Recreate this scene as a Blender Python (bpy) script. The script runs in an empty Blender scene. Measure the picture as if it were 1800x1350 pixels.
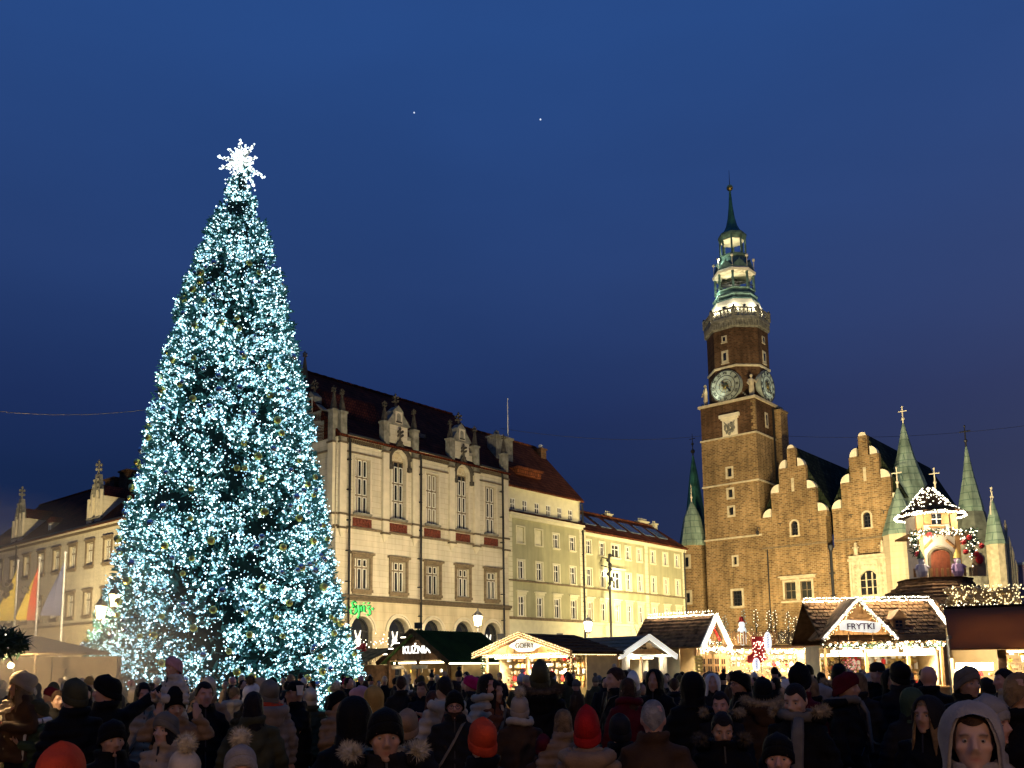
import bpy, bmesh, math, random
import numpy as np
from mathutils import Vector, Matrix
random.seed(7); rng = np.random.default_rng(7)
SC = bpy.context.scene; C = SC.collection
# ---------------------------------------------------------------- camera
FPX, CYP, PITCH, ROLL, YAW, CAMH = 1596.83, 963.94, 0.134165, -0.013041, 0.708019, 1.82
_cp, _sp = math.cos(PITCH), math.sin(PITCH)
FWD = Vector((0, _cp, _sp)); _U = Vector((0, -_sp, _cp)); _R = Vector((1, 0, 0))
RGT = _R*math.cos(ROLL) + _U*math.sin(ROLL); UPV = -_R*math.sin(ROLL) + _U*math.cos(ROLL)
cam = bpy.data.cameras.new('camera'); cam_o = bpy.data.objects.new('camera', cam); C.objects.link(cam_o)
cam_o.matrix_world = Matrix(((RGT.x, UPV.x, -FWD.x, 0), (RGT.y, UPV.y, -FWD.y, 0), (RGT.z, UPV.z, -FWD.z, CAMH), (0, 0, 0, 1)))
cam.lens = 36*FPX/1800; cam.sensor_width = 36; cam.shift_y = (CYP-675)/1800; cam.clip_end = 3000
SC.camera = cam_o
def at(px, py, D):                       # the point of a photograph pixel's sight line that lies D metres ahead
    d = FWD + RGT*((px-900)/FPX) - UPV*((py-CYP)/FPX)
    return Vector((0, 0, CAMH)) + d*(D/d.y)
UD = Vector((math.sin(YAW), math.cos(YAW), 0)); VD = Vector((-math.cos(YAW), math.sin(YAW), 0))   # the two street directions
ANG_F = math.atan2(UD.y, UD.x); ANG_G = math.atan2(-VD.y, -VD.x)
# ---------------------------------------------------------------- dusk sky
W = bpy.data.worlds.new('World'); SC.world = W; W.use_nodes = True
nt = W.node_tree; N = nt.nodes; LK = nt.links
tc = N.new('ShaderNodeTexCoord'); sx = N.new('ShaderNodeSeparateXYZ'); LK.new(tc.outputs['Generated'], sx.inputs[0])
rp = N.new('ShaderNodeValToRGB'); LK.new(sx.outputs['Z'], rp.inputs[0])
cr = rp.color_ramp
for i, (p, c) in enumerate([(0, (.0075, .017, .058)), (.2, (.0082, .021, .076)), (.27, (.0118, .0275, .104)), (.4, (.019, .048, .165)), (.6, (.02, .066, .232)), (1, (.024, .078, .27))]):
    e = cr.elements[i] if i < 2 else cr.elements.new(p)
    e.position = p; e.color = (*c, 1)
gx = N.new('ShaderNodeMapRange'); gx.inputs['From Min'].default_value = -.1; gx.inputs['From Max'].default_value = .75; LK.new(sx.outputs['X'], gx.inputs[0])
gz = N.new('ShaderNodeMapRange'); gz.inputs['From Min'].default_value = .75; gz.inputs['From Max'].default_value = .02; LK.new(sx.outputs['Z'], gz.inputs[0])
gm = N.new('ShaderNodeMath'); gm.operation = 'MULTIPLY'; LK.new(gx.outputs[0], gm.inputs[0]); LK.new(gz.outputs[0], gm.inputs[1])
gp = N.new('ShaderNodeMath'); gp.operation = 'POWER'; gp.inputs[1].default_value = 1.5; LK.new(gm.outputs[0], gp.inputs[0])
mx = N.new('ShaderNodeMixRGB'); mx.blend_type = 'ADD'; mx.inputs[2].default_value = (.062, .05, .05, 1)
LK.new(gp.outputs[0], mx.inputs[0]); LK.new(rp.outputs[0], mx.inputs[1])
cn = N.new('ShaderNodeTexNoise'); cn.inputs['Scale'].default_value = 3.2; cn.inputs['Detail'].default_value = 5; cm = N.new('ShaderNodeMapping'); cm.inputs['Scale'].default_value = (1, 1, 3); LK.new(tc.outputs['Generated'], cm.inputs[0]); LK.new(cm.outputs[0], cn.inputs['Vector'])
cl = N.new('ShaderNodeMapRange'); cl.inputs['From Min'].default_value = .3; cl.inputs['From Max'].default_value = .7; cl.inputs['To Min'].default_value = .96; cl.inputs['To Max'].default_value = 1.06; LK.new(cn.outputs[0], cl.inputs[0])
my = N.new('ShaderNodeMixRGB'); my.blend_type = 'MULTIPLY'; my.inputs[0].default_value = 1; LK.new(mx.outputs[0], my.inputs[1]); LK.new(cl.outputs[0], my.inputs[2])
LK.new(my.outputs[0], N['Background'].inputs[0]); N['Background'].inputs[1].default_value = 1.0
SC.view_settings.view_transform = 'Standard'; SC.view_settings.look = 'None'; SC.view_settings.exposure = 0; SC.view_settings.gamma = 1
SC.cycles.use_denoising = True; SC.cycles.max_bounces = 5; SC.cycles.diffuse_bounces = 2; SC.cycles.glossy_bounces = 2
SC.cycles.transparent_max_bounces = 6; SC.cycles.sample_clamp_indirect = 2.0; SC.cycles.use_light_tree = True
# ---------------------------------------------------------------- materials
MATS = {}
def mat(name, base, rough=.8, metal=0., var=.12, scale=6., bump=0., bscale=None, spec=.3, detail=4, second=None):
    if name in MATS: return MATS[name]
    m = bpy.data.materials.new(name); m.use_nodes = True; t = m.node_tree; b = t.nodes['Principled BSDF']
    b.inputs['Roughness'].default_value = rough; b.inputs['Metallic'].default_value = metal
    b.inputs['Specular IOR Level'].default_value = spec
    co = t.nodes.new('ShaderNodeTexCoord'); nz = t.nodes.new('ShaderNodeTexNoise'); nz.inputs['Scale'].default_value = scale; nz.inputs['Detail'].default_value = detail
    t.links.new(co.outputs['Object'], nz.inputs['Vector'])
    r = t.nodes.new('ShaderNodeValToRGB'); lo = [max(0, c*(1-var)) for c in base]; hi = [min(1, c*(1+var)) for c in base]
    if second: lo, hi = base, second
    r.color_ramp.elements[0].position = .32; r.color_ramp.elements[1].position = .68
    r.color_ramp.elements[0].color = (*lo, 1); r.color_ramp.elements[1].color = (*hi, 1)
    t.links.new(nz.outputs[0], r.inputs[0]); t.links.new(r.outputs[0], b.inputs['Base Color'])
    if bump:
        n2 = t.nodes.new('ShaderNodeTexNoise'); n2.inputs['Scale'].default_value = bscale or scale*4; n2.inputs['Detail'].default_value = 3
        t.links.new(co.outputs['Object'], n2.inputs['Vector'])
        bp = t.nodes.new('ShaderNodeBump'); bp.inputs['Strength'].default_value = bump; bp.inputs['Distance'].default_value = .03
        t.links.new(n2.outputs[0], bp.inputs['Height']); t.links.new(bp.outputs[0], b.inputs['Normal'])
    MATS[name] = m; return m
def brickmat(name, c1, c2, mortar, bw, bh, ms, vert=True, rough=.85, bump=.4, stain=.25, stain_scale=.35, bias=0., joint=.5):
    """Masonry: X/Y run along the wall (object x+y so that any upright face works), Z up."""
    m = bpy.data.materials.new(name); m.use_nodes = True; t = m.node_tree; b = t.nodes['Principled BSDF']; b.inputs['Roughness'].default_value = rough
    b.inputs['Specular IOR Level'].default_value = .06
    co = t.nodes.new('ShaderNodeTexCoord'); s = t.nodes.new('ShaderNodeSeparateXYZ'); t.links.new(co.outputs['Object'], s.inputs[0])
    ad = t.nodes.new('ShaderNodeMath'); ad.operation = 'ADD'; t.links.new(s.outputs[0], ad.inputs[0]); t.links.new(s.outputs[1], ad.inputs[1])
    cb = t.nodes.new('ShaderNodeCombineXYZ'); t.links.new(ad.outputs[0], cb.inputs[0]); t.links.new(s.outputs[2], cb.inputs[1])
    br = t.nodes.new('ShaderNodeTexBrick'); t.links.new(cb.outputs[0], br.inputs['Vector'])
    br.inputs['Color1'].default_value = (*c1, 1); br.inputs['Color2'].default_value = (*c2, 1); br.inputs['Mortar'].default_value = (*mortar, 1)
    br.inputs['Scale'].default_value = 1; br.inputs['Mortar Size'].default_value = ms; br.inputs['Brick Width'].default_value = bw; br.inputs['Row Height'].default_value = bh
    br.inputs['Bias'].default_value = bias; br.inputs['Mortar Smooth'].default_value = .2
    nz = t.nodes.new('ShaderNodeTexNoise'); nz.inputs['Scale'].default_value = stain_scale; nz.inputs['Detail'].default_value = 6; t.links.new(co.outputs['Object'], nz.inputs['Vector'])
    mr = t.nodes.new('ShaderNodeMapRange'); mr.inputs['From Min'].default_value = .3; mr.inputs['From Max'].default_value = .7; mr.inputs['To Min'].default_value = 1-stain; mr.inputs['To Max'].default_value = 1+stain*.4
    t.links.new(nz.outputs[0], mr.inputs[0])
    mp = t.nodes.new('ShaderNodeMapping'); mp.inputs['Scale'].default_value = (1.6, 1.6, .13); t.links.new(co.outputs['Object'], mp.inputs[0]); ns = t.nodes.new('ShaderNodeTexNoise'); ns.inputs['Scale'].default_value = 1.4; ns.inputs['Detail'].default_value = 5; t.links.new(mp.outputs[0], ns.inputs['Vector'])
    ms_ = t.nodes.new('ShaderNodeMapRange'); ms_.inputs['From Min'].default_value = .32; ms_.inputs['From Max'].default_value = .62; ms_.inputs['To Min'].default_value = 1-stain*.9; ms_.inputs['To Max'].default_value = 1; t.links.new(ns.outputs[0], ms_.inputs[0])
    mt = t.nodes.new('ShaderNodeMath'); mt.operation = 'MULTIPLY'; t.links.new(mr.outputs[0], mt.inputs[0]); t.links.new(ms_.outputs[0], mt.inputs[1]); mr = mt
    mm = t.nodes.new('ShaderNodeMixRGB'); mm.blend_type = 'MULTIPLY'; mm.inputs[0].default_value = 1
    t.links.new(br.outputs[0], mm.inputs[1]); t.links.new(mr.outputs[0], mm.inputs[2]); t.links.new(mm.outputs[0], b.inputs['Base Color'])
    bp = t.nodes.new('ShaderNodeBump'); bp.inputs['Strength'].default_value = bump; bp.inputs['Distance'].default_value = .02; bp.invert = True
    t.links.new(br.outputs['Fac'], bp.inputs['Height']); t.links.new(bp.outputs[0], b.inputs['Normal'])
    MATS[name] = m; return m
def emit(name, col, st):
    if name in MATS: return MATS[name]
    m = bpy.data.materials.new(name); m.use_nodes = True; t = m.node_tree; b = t.nodes['Principled BSDF']
    b.inputs['Base Color'].default_value = (*[min(.8, c) for c in col], 1); b.inputs['Emission Color'].default_value = (*col, 1); b.inputs['Emission Strength'].default_value = st
    MATS[name] = m; return m
# ---------------------------------------------------------------- mesh builder
class MB:
    def __init__(s): s.v = []; s.f = []; s.m = []; s.mi = 0; s.sm = []; s.smooth = False
    def add(s, vs, fs):
        o = len(s.v); s.v.extend([tuple(p) for p in vs]); s.f.extend([tuple(i+o for i in f) for f in fs]); s.m.extend([s.mi]*len(fs)); s.sm.extend([s.smooth]*len(fs)); return s
    def box(s, x0, x1, y0, y1, z0, z1):
        return s.add([(x0, y0, z0), (x1, y0, z0), (x1, y1, z0), (x0, y1, z0), (x0, y0, z1), (x1, y0, z1), (x1, y1, z1), (x0, y1, z1)],
                     [(0, 3, 2, 1), (4, 5, 6, 7), (0, 1, 5, 4), (1, 2, 6, 5), (2, 3, 7, 6), (3, 0, 4, 7)])
    def cbox(s, x, y, z, w, d, h): return s.box(x-w/2, x+w/2, y-d/2, y+d/2, z, z+h)
    def prism(s, poly, y0, y1):           # polygon given in x,z (counter-clockwise seen from -y), pushed from y0 to y1
        n = len(poly)
        return s.add([(x, y0, z) for x, z in poly]+[(x, y1, z) for x, z in poly],
                     [tuple(range(n)), tuple(range(2*n-1, n-1, -1))]+[(i, i+n, (i+1) % n+n, (i+1) % n) for i in range(n)])
    def hull(s, bot, top):                # two rings of the same length
        n = len(bot)
        return s.add(list(bot)+list(top), [tuple(range(n-1, -1, -1)), tuple(range(n, 2*n))]+[(i, (i+1) % n, (i+1) % n+n, i+n) for i in range(n)])
    def lathe(s, prof, n=12, c=(0, 0, 0), a0=0., cap=True, ell=(1, 1)):
        vs = []; fs = []
        for r, z in prof:
            for k in range(n):
                a = a0+2*math.pi*k/n; vs.append((c[0]+r*ell[0]*math.cos(a), c[1]+r*ell[1]*math.sin(a), c[2]+z))
        for i in range(len(prof)-1):
            for k in range(n): fs.append((i*n+k, i*n+(k+1) % n, (i+1)*n+(k+1) % n, (i+1)*n+k))
        if cap: fs += [tuple(range(n-1, -1, -1)), tuple(range((len(prof)-1)*n, len(prof)*n))]
        return s.add(vs, fs)
    def tube(s, pts, rad, n=6, cap=True):
        pts = [Vector(p) for p in pts]; vs = []; fs = []
        if not hasattr(rad, '__len__'): rad = [rad]*len(pts)
        t0 = (pts[1]-pts[0]).normalized(); up = Vector((0, 0, 1)) if abs(t0.z) < .9 else Vector((0, 1, 0))
        for i, p in enumerate(pts):
            t = (pts[min(i+1, len(pts)-1)]-pts[max(i-1, 0)]).normalized(); a = t.cross(up).normalized(); b = a.cross(t).normalized(); up = b
            rr = rad[i] if hasattr(rad[i], '__len__') else (rad[i], rad[i])
            for k in range(n):
                w = 2*math.pi*k/n; vs.append(p+a*(rr[0]*math.cos(w))+b*(rr[1]*math.sin(w)))
        for i in range(len(pts)-1):
            for k in range(n): fs.append((i*n+k, (i+1)*n+k, (i+1)*n+(k+1) % n, i*n+(k+1) % n))
        if cap: fs += [tuple(range(n)), tuple(range(len(pts)*n-1, (len(pts)-1)*n-1, -1))]
        return s.add(vs, fs)
    def ball(s, c, r, n=8, m=5, ell=(1, 1, 1)):
        prof = [(r*math.sin(math.pi*i/m), -r*math.cos(math.pi*i/m)) for i in range(m+1)]; prof[0] = (r*.02, -r); prof[-1] = (r*.02, r)
        o = len(s.v); s.lathe(prof, n); s.v[o:] = [(c[0]+x*ell[0], c[1]+y*ell[1], c[2]+z*ell[2]) for x, y, z in s.v[o:]]; return s
    def octa(s, c, r):
        x, y, z = c
        return s.add([(x+r, y, z), (x-r, y, z), (x, y+r, z), (x, y-r, z), (x, y, z+r), (x, y, z-r)],
                     [(0, 2, 4), (2, 1, 4), (1, 3, 4), (3, 0, 4), (2, 0, 5), (1, 2, 5), (3, 1, 5), (0, 3, 5)])
    def wall(s, x0, x1, z0, z1, holes=(), y=0., dep=.3):   # upright wall facing -y with rectangular or arched openings and their reveals
        xs = sorted({x0, x1, *[h[0] for h in holes], *[h[1] for h in holes]}); zs = sorted({z0, z1, *[h[2] for h in holes], *[h[3] for h in holes]})
        xs = [x for x in xs if x0 <= x <= x1]; zs = [z for z in zs if z0 <= z <= z1]
        for i in range(len(xs)-1):
            for j in range(len(zs)-1):
                a, b, c, d = xs[i], xs[i+1], zs[j], zs[j+1]; mx_, mz_ = (a+b)/2, (c+d)/2
                if any(h[0] < mx_ < h[1] and h[2] < mz_ < h[3] for h in holes): continue
                s.add([(a, y, c), (b, y, c), (b, y, d), (a, y, d)], [(0, 1, 2, 3)])
        for h in holes:
            a, b, c, d = h[:4]; ar = h[4] if len(h) > 4 else None
            if ar is None: ring = [(a, c), (b, c), (b, d), (a, d)]
            else:
                zc = d-ar; cx = (a+b)/2; hw = (b-a)/2; K = 12; pt = len(h) > 5 and h[5]
                def ap(t):
                    if pt:                                   # pointed arch
                        q = abs(math.cos(t)); return (cx+hw*math.cos(t), zc+ar*(1-q**1.7)**.62)
                    return (cx+hw*math.cos(t), zc+ar*math.sin(t))
                arc = [ap(math.pi*k/K) for k in range(K+1)]
                ring = [(a, c), (b, c)]+arc
                for k in range(K):
                    p, q = arc[k], arc[k+1]; s.add([(p[0], y, p[1]), (p[0], y, d), (q[0], y, d), (q[0], y, q[1])], [(0, 1, 2, 3)])
            n = len(ring)
            for k in range(n):
                p, q = ring[k], ring[(k+1) % n]
                if abs(p[0]-q[0])+abs(p[1]-q[1]) > 1e-5: s.add([(p[0], y, p[1]), (p[0], y+dep, p[1]), (q[0], y+dep, q[1]), (q[0], y, q[1])], [(0, 1, 2, 3)])
        return s
    def mesh(s, name):
        me = bpy.data.meshes.new(name); me.from_pydata(s.v, [], s.f)
        if s.mi or any(s.m): me.polygons.foreach_set('material_index', s.m)
        if any(s.sm): me.polygons.foreach_set('use_smooth', s.sm)
        me.update(); return me
    def build(s, name, material, parent=None, loc=(0, 0, 0), **kw):
        me = s.mesh(name)
        for m in (material if isinstance(material, (list, tuple)) else [material]): me.materials.append(m)
        return link(name, me, parent, loc, **kw)
def link(name, data, parent=None, loc=(0, 0, 0), rot=None, scale=None, **kw):
    o = bpy.data.objects.new(name, data); C.objects.link(o)
    if parent: o.parent = parent
    o.location = loc
    if rot is not None: o.rotation_euler = rot
    if scale is not None: o.scale = scale if hasattr(scale, '__len__') else (scale,)*3
    for k, v in kw.items(): o[k] = v
    return o
def thing(name, label, cat, loc=(0, 0, 0), rotz=0., group=None):
    o = link(name, None, None, loc, (0, 0, rotz), label=label, category=cat)
    if group: o['group'] = group
    return o
def tag(o, label, cat, group=None):
    o['label'] = label; o['category'] = cat
    if group: o['group'] = group
    return o
def copy_tree(o, parent=None):
    c = o.copy(); C.objects.link(c)
    if parent: c.parent = parent
    for ch in o.children: copy_tree(ch, c)
    return c
def text_mesh(s, size, ext=.02, align='CENTER', bold=0.):
    cu = bpy.data.curves.new('letters', 'FONT'); cu.body = s; cu.size = size; cu.extrude = ext; cu.align_x = align; cu.offset = bold; cu.resolution_u = 3
    o = bpy.data.objects.new('letters', cu); C.objects.link(o); dg = bpy.context.evaluated_depsgraph_get()
    me = bpy.data.meshes.new_from_object(o.evaluated_get(dg)); bpy.data.objects.remove(o); bpy.data.curves.remove(cu); return me
def lamp(kind, loc, energy, col, parent=None, size=.15, aim=None, spot=None, name='lamp_bulb', sy=None):
    l = bpy.data.lights.new(name, kind); l.energy = energy; l.color = col
    if kind == 'AREA':
        l.size = size
        if sy: l.shape = 'RECTANGLE'; l.size_y = sy
    else: l.shadow_soft_size = size
    if spot: l.spot_size, l.spot_blend = spot
    o = bpy.data.objects.new(name, l); C.objects.link(o); o.location = loc
    if aim is not None: o.rotation_euler = (Vector(aim)-Vector(loc)).to_track_quat('-Z', 'Y').to_euler()
    if parent: o.parent = parent
    return o
WARM = (1., .72, .38); GLOW = (1., .86, .6)
# ---------------------------------------------------------------- building materials
M = dict(
 cream=brickmat('cream_ashlar', (.56, .50, .36), (.60, .54, .40), (.42, .37, .26), 1.5, .42, .014, bump=.4, stain=.2, stain_scale=.5),
 ochre=brickmat('cream_plaster', (.54, .46, .30), (.57, .48, .31), (.42, .35, .22), 2.2, .62, .012, bump=.2, stain=.2, stain_scale=.5),
 trim=mat('cream_trim_stone', (.55, .49, .35), .8, var=.10, scale=2, bump=.1),
 darktrim=mat('dark_moulding', (.10, .075, .045), .8, var=.3, scale=4),
 stone=mat('weathered_grey_stone', (.19, .18, .14), .85, var=.4, scale=2.5, bump=.4, bscale=14),
 black=mat('sooty_carved_stone', (.055, .047, .035), .85, var=.4, scale=5, bump=.4),
 brown=mat('brown_stone_surround', (.16, .12, .07), .8, var=.3, scale=4, bump=.3),
 terra=mat('terracotta_relief', (.12, .03, .016), .8, var=.5, scale=9, bump=.8, bscale=12),
 roof=brickmat('red_roof_tile', (.16, .036, .014), (.10, .022, .010), (.035, .01, .006), .24, .3, .03, bump=.8, stain=.4, stain_scale=.6),
 roof2=brickmat('orange_roof_tile', (.24, .075, .028), (.15, .046, .02), (.06, .02, .01), .26, .33, .03, bump=.8, stain=.4, stain_scale=.5),
 pipe=mat('black_downpipe', (.012, .012, .012), .5),
 white=mat('white_sash_paint', (.66, .64, .56), .5, var=.05),
 glass=mat('dark_window_glass', (.012, .014, .018), .08, var=.4, scale=.8, spec=.6),
 green=brickmat('olive_render', (.36, .345, .20), (.37, .355, .205), (.36, .345, .20), 40, 40, .001, bump=.05, stain=.2, stain_scale=.5),
 greentrim=mat('pale_render_trim', (.58, .54, .36), .8, var=.08, scale=2),
 curtain=mat('drawn_blind', (.2, .17, .11), .9),
 brick=brickmat('town_hall_brick', (.41, .24, .098), (.15, .078, .032), (.38, .29, .155), .46, .2, .034, bump=.9, stain=.42, stain_scale=.28, bias=-.05),
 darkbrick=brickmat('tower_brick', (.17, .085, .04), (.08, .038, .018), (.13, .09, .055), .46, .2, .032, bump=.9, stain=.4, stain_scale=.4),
 sand=mat('pale_sandstone', (.50, .42, .27), .85, var=.22, scale=2.2, bump=.4, bscale=12),
 copper=brickmat('verdigris_copper', (.24, .33, .25), (.30, .39, .30), (.14, .22, .17), 1.6, .8, .05, rough=.55, bump=.5, stain=.4, stain_scale=.5),
 darkcopper=mat('dark_green_copper', (.035, .13, .095), .5, metal=.2, var=.35, scale=1.5, bump=.2),
 gold=mat('gilded_metal', (.75, .5, .12), .3, metal=1., var=.1),
 iron=mat('dark_iron', (.02, .02, .022), .5, var=.2),
 snowcap=mat('pale_cap_stone', (.72, .64, .46), .8, var=.1, scale=2),
 lgreen=mat('lantern_copper', (.10, .165, .13), .55, metal=.1, var=.4, scale=1.8, bump=.3),
 dial=mat('grey_green_dial', (.29, .32, .26), .6, var=.25, scale=1.6),
 slate=brickmat('glazed_green_roof', (.020, .030, .016), (.07, .085, .05), (.006, .008, .005), .5, .5, .04, bump=.8, stain=.5, stain_scale=.6, bias=-.3),
 cobble=None)
# ---------------------------------------------------------------- ground
def cobbles():
    m = bpy.data.materials.new('granite_setts'); m.use_nodes = True; t = m.node_tree; b = t.nodes['Principled BSDF']; b.inputs['Roughness'].default_value = .6
    co = t.nodes.new('ShaderNodeTexCoord'); vo = t.nodes.new('ShaderNodeTexVoronoi'); vo.feature = 'DISTANCE_TO_EDGE'; vo.inputs['Scale'].default_value = 9
    t.links.new(co.outputs['Object'], vo.inputs['Vector']); r = t.nodes.new('ShaderNodeValToRGB'); r.color_ramp.elements[1].position = .08
    r.color_ramp.elements[0].color = (.02, .018, .016, 1); r.color_ramp.elements[1].color = (.11, .1, .09, 1); t.links.new(vo.outputs['Distance'], r.inputs[0]); t.links.new(r.outputs[0], b.inputs['Base Color'])
    bp = t.nodes.new('ShaderNodeBump'); bp.inputs['Strength'].default_value = .6; t.links.new(r.outputs[0], bp.inputs['Height']); t.links.new(bp.outputs[0], b.inputs['Normal'])
    return m
g = MB(); n = 12
g.add([(-900+150*i, -300+150*j, 0) for j in range(n+1) for i in range(n+1)], [(j*(n+1)+i, j*(n+1)+i+1, (j+1)*(n+1)+i+1, (j+1)*(n+1)+i) for j in range(n) for i in range(n)])
g.build('ground', cobbles(), kind='structure')
# ---------------------------------------------------------------- windows
WC = {}
def window(parent, cx, z0, w, h, cols, rows, y, sash, bar=.06, edge=None, sur=None, sill=None, lintel=None, arch=0., split=None, pane=None, pointed=False, name='window'):
    """frame and bars (window) > pane, surround, sill; the meshes of like windows are shared"""
    key = (round(w, 2), round(h, 2), cols, rows, sash.name, bar, edge, str(sur), str(sill), str(lintel), arch, str(split), pane.name if pane else '', y, pointed)
    if key not in WC:
        f = MB(); hw = w/2; b = bar; out = []
        zt = h-arch
        f.box(-hw, -hw+b, y-.05, y+.03, 0, zt); f.box(hw-b, hw, y-.05, y+.03, 0, zt); f.box(-hw+b, hw-b, y-.05, y+.03, 0, b)
        if not arch: f.box(-hw+b, hw-b, y-.05, y+.03, h-b, h)
        else:
            K = 10; P = [(hw*math.cos(math.pi*k/K), zt+arch*math.sin(math.pi*k/K)) for k in range(K+1)]; Q = [((hw-b)*math.cos(math.pi*k/K), zt+(arch-b)*math.sin(math.pi*k/K)) for k in range(K+1)]
            for k in range(K): f.prism([P[k], P[k+1], Q[k+1], Q[k]][::-1], y-.05, y+.03)
            f.box(-hw+b, hw-b, y-.05, y+.03, zt-b/2, zt+b/2)
        xs = [-hw+w*i/cols for i in range(cols+1)]; zs = split or [zt*j/rows for j in range(rows+1)]
        mb = b*(1.0 if not edge else 1.5)
        for x in xs[1:-1]: f.box(x-mb/2, x+mb/2, y-.04, y+.02, b, zt-b)
        for z in zs[1:-1]: f.box(-hw+b, hw-b, y-.045, y+.025, z-mb/2, z+mb/2)
        out.append((None, f.mesh('window'), sash))
        if edge:                                            # pale putty rims inside every light
            e = MB(); t = .055
            for i in range(cols):
                for j in range(len(zs)-1):
                    a, c, d, g_ = xs[i]+mb*.6, xs[i+1]-mb*.6, zs[j]+mb*.6, zs[j+1]-mb*.6
                    e.box(a, a+t, y-.055, y+.01, d, g_); e.box(c-t, c, y-.055, y+.01, d, g_); e.box(a+t, c-t, y-.055, y+.01, d, d+t); e.box(a+t, c-t, y-.055, y+.01, g_-t, g_)
            out.append(('sash', e.mesh('sash'), M['white']))
        p = MB(); p.box(-hw, hw, y+.04, y+.08, 0, zt)
        if arch: p.prism([(hw*math.cos(math.pi*k/10), zt+arch*math.sin(math.pi*k/10)) for k in range(11)], y+.04, y+.08)
        out.append(('pane', p.mesh('pane'), pane or M['glass']))
        if sur:
            th, pr, sm = sur; q = MB()
            q.box(-hw-th, -hw, -pr, .02, -.0, zt); q.box(hw, hw+th, -pr, .02, -.0, zt)
            if not arch: q.box(-hw-th, hw+th, -pr, .02, h, h+th)
            else:
                K = 12; A = [((hw+th)*math.cos(math.pi*k/K), zt+(arch+th)*math.sin(math.pi*k/K)) for k in range(K+1)]; B = [(hw*math.cos(math.pi*k/K), zt+arch*math.sin(math.pi*k/K)) for k in range(K+1)]
                for k in range(K): q.prism([A[k], A[k+1], B[k+1], B[k]][::-1], -pr, .02)
            out.append(('surround', q.mesh('surround'), M[sm]))
        if sill:
            ov, th, pr, sm = sill; q = MB(); q.box(-hw-ov, hw+ov, -pr, .01, -th, -.003); q.box(-hw-ov*.6, hw+ov*.6, -pr*.6, .01, -th*1.7, -th-.003); out.append(('sill', q.mesh('sill'), M[sm]))
        if lintel:
            ov, g0, th, pr, sm = lintel; q = MB(); q.box(-hw-ov, hw+ov, -pr, .01, h+g0, h+g0+th); q.box(-hw-ov*.6, hw+ov*.6, -pr*.6, .01, h+g0-th*.8, h+g0-.003); out.append(('lintel', q.mesh('lintel'), M[sm]))
        for nm, me, ma in out: me.materials.append(ma)
        WC[key] = out
    top = None
    for nm, me, ma in WC[key]:
        if nm is None: top = link(name, me, parent, (cx, 0, z0))
        else: link(nm, me, top)
    return top
def finial(mb, x, y, z, h, r=.16):           # knobbed gothic finial: stem with two tiers of cross leaves
    mb.lathe([(r*.55, 0), (r*.35, h*.35), (r*.5, h*.4), (r*.3, h*.5), (r*.3, h*.8), (r*.55, h*.88), (.02, h)], 6, (x, y, z))
    for q in (.42, .68):
        for k in range(4):
            a = k*math.pi/2+.4; mb.ball((x+r*1.1*math.cos(a), y+r*1.1*math.sin(a), z+h*q), r*.55, 5, 3)
def pinnacle(parent, x, z0, z1, z2, w=.55, y0=-.25, y1=.3, m=None):
    p = MB(); m = m or M['stone']
    p.box(x-w/2, x+w/2, y0, y1, z0, z1); p.box(x-w/2-.06, x+w/2+.06, y0-.06, y1+.06, z1, z1+.14); yc = (y0+y1)/2
    o = p.build('pillar', m, parent)
    q = MB(); q.hull([(x-w*.36, yc-w*.36, z1+.14), (x+w*.36, yc-w*.36, z1+.14), (x+w*.36, yc+w*.36, z1+.14), (x-w*.36, yc+w*.36, z1+.14)],
                     [(x-.05, yc-.05, z2-.3), (x+.05, yc-.05, z2-.3), (x+.05, yc+.05, z2-.3), (x-.05, yc+.05, z2-.3)])
    finial(q, x, yc, z2-.45, .7, .13); q.build('pinnacle', M['black'], o)
def pilaster(parent, x, z0=12.9, z1=18.15, w=.58):
    p = MB(); p.box(x-w/2, x+w/2, -.24, -.002, z0, z1)
    o = p.build('pilaster', M['trim'], parent)
    q = MB(); q.box(x-w/2-.07, x+w/2+.07, -.32, -.004, z1, z1+.13); q.box(x-w/2-.05, x+w/2+.05, -.3, -.004, z0+.05, z0+.2)
    q.box(x-w/2-.08, x+w/2+.08, -.34, -.003, z0-.95, z0-.8); q.build('moulding', M['darktrim'], o)
    r = MB(); r.box(x-w/2, x+w/2, -.26, -.003, z0-.8, z0+.05)
    r.hull([(x-.05, -.06, z0-1.5), (x+.05, -.06, z0-1.5), (x+.05, -.003, z0-1.5), (x-.05, -.003, z0-1.5)], [(x-w/2, -.28, z0-.95), (x+w/2, -.28, z0-.95), (x+w/2, -.003, z0-.95), (x-w/2, -.003, z0-.95)])
    r.build('corbel', M['trim'], o)
def hood(parent, cx, zc, hw, top):           # dark crocketed ogee hood over an arched window
    P = []
    for k in range(13):
        t = math.pi*k/24; x = hw*math.cos(t); z = zc+hw*math.sin(t)
        if k > 7: q = (k-7)/5; x = (1-q)*hw*math.cos(math.pi*7/24)*(1-.35*q); z = zc+hw*math.sin(math.pi*7/24)+q**1.5*(top-zc-hw*math.sin(math.pi*7/24))
        P.append((x, z))
    h = MB()
    for sgn in (1, -1):
        h.tube([(cx+sgn*x, -.14, z) for x, z in [(hw, zc-.45)]+P], .12, 5)
        for x, z in P[1:-1]: h.ball((cx+sgn*(x*1.08+.07), -.16, z+.09), .13, 5, 3)
        h.box(cx+sgn*hw-.17, cx+sgn*hw+.17, -.3, -.002, zc-.75, zc-.42)
    finial(h, cx, -.16, top-.1, 1.15, .2); h.build('hood_mould', M['black'], parent)
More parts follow.
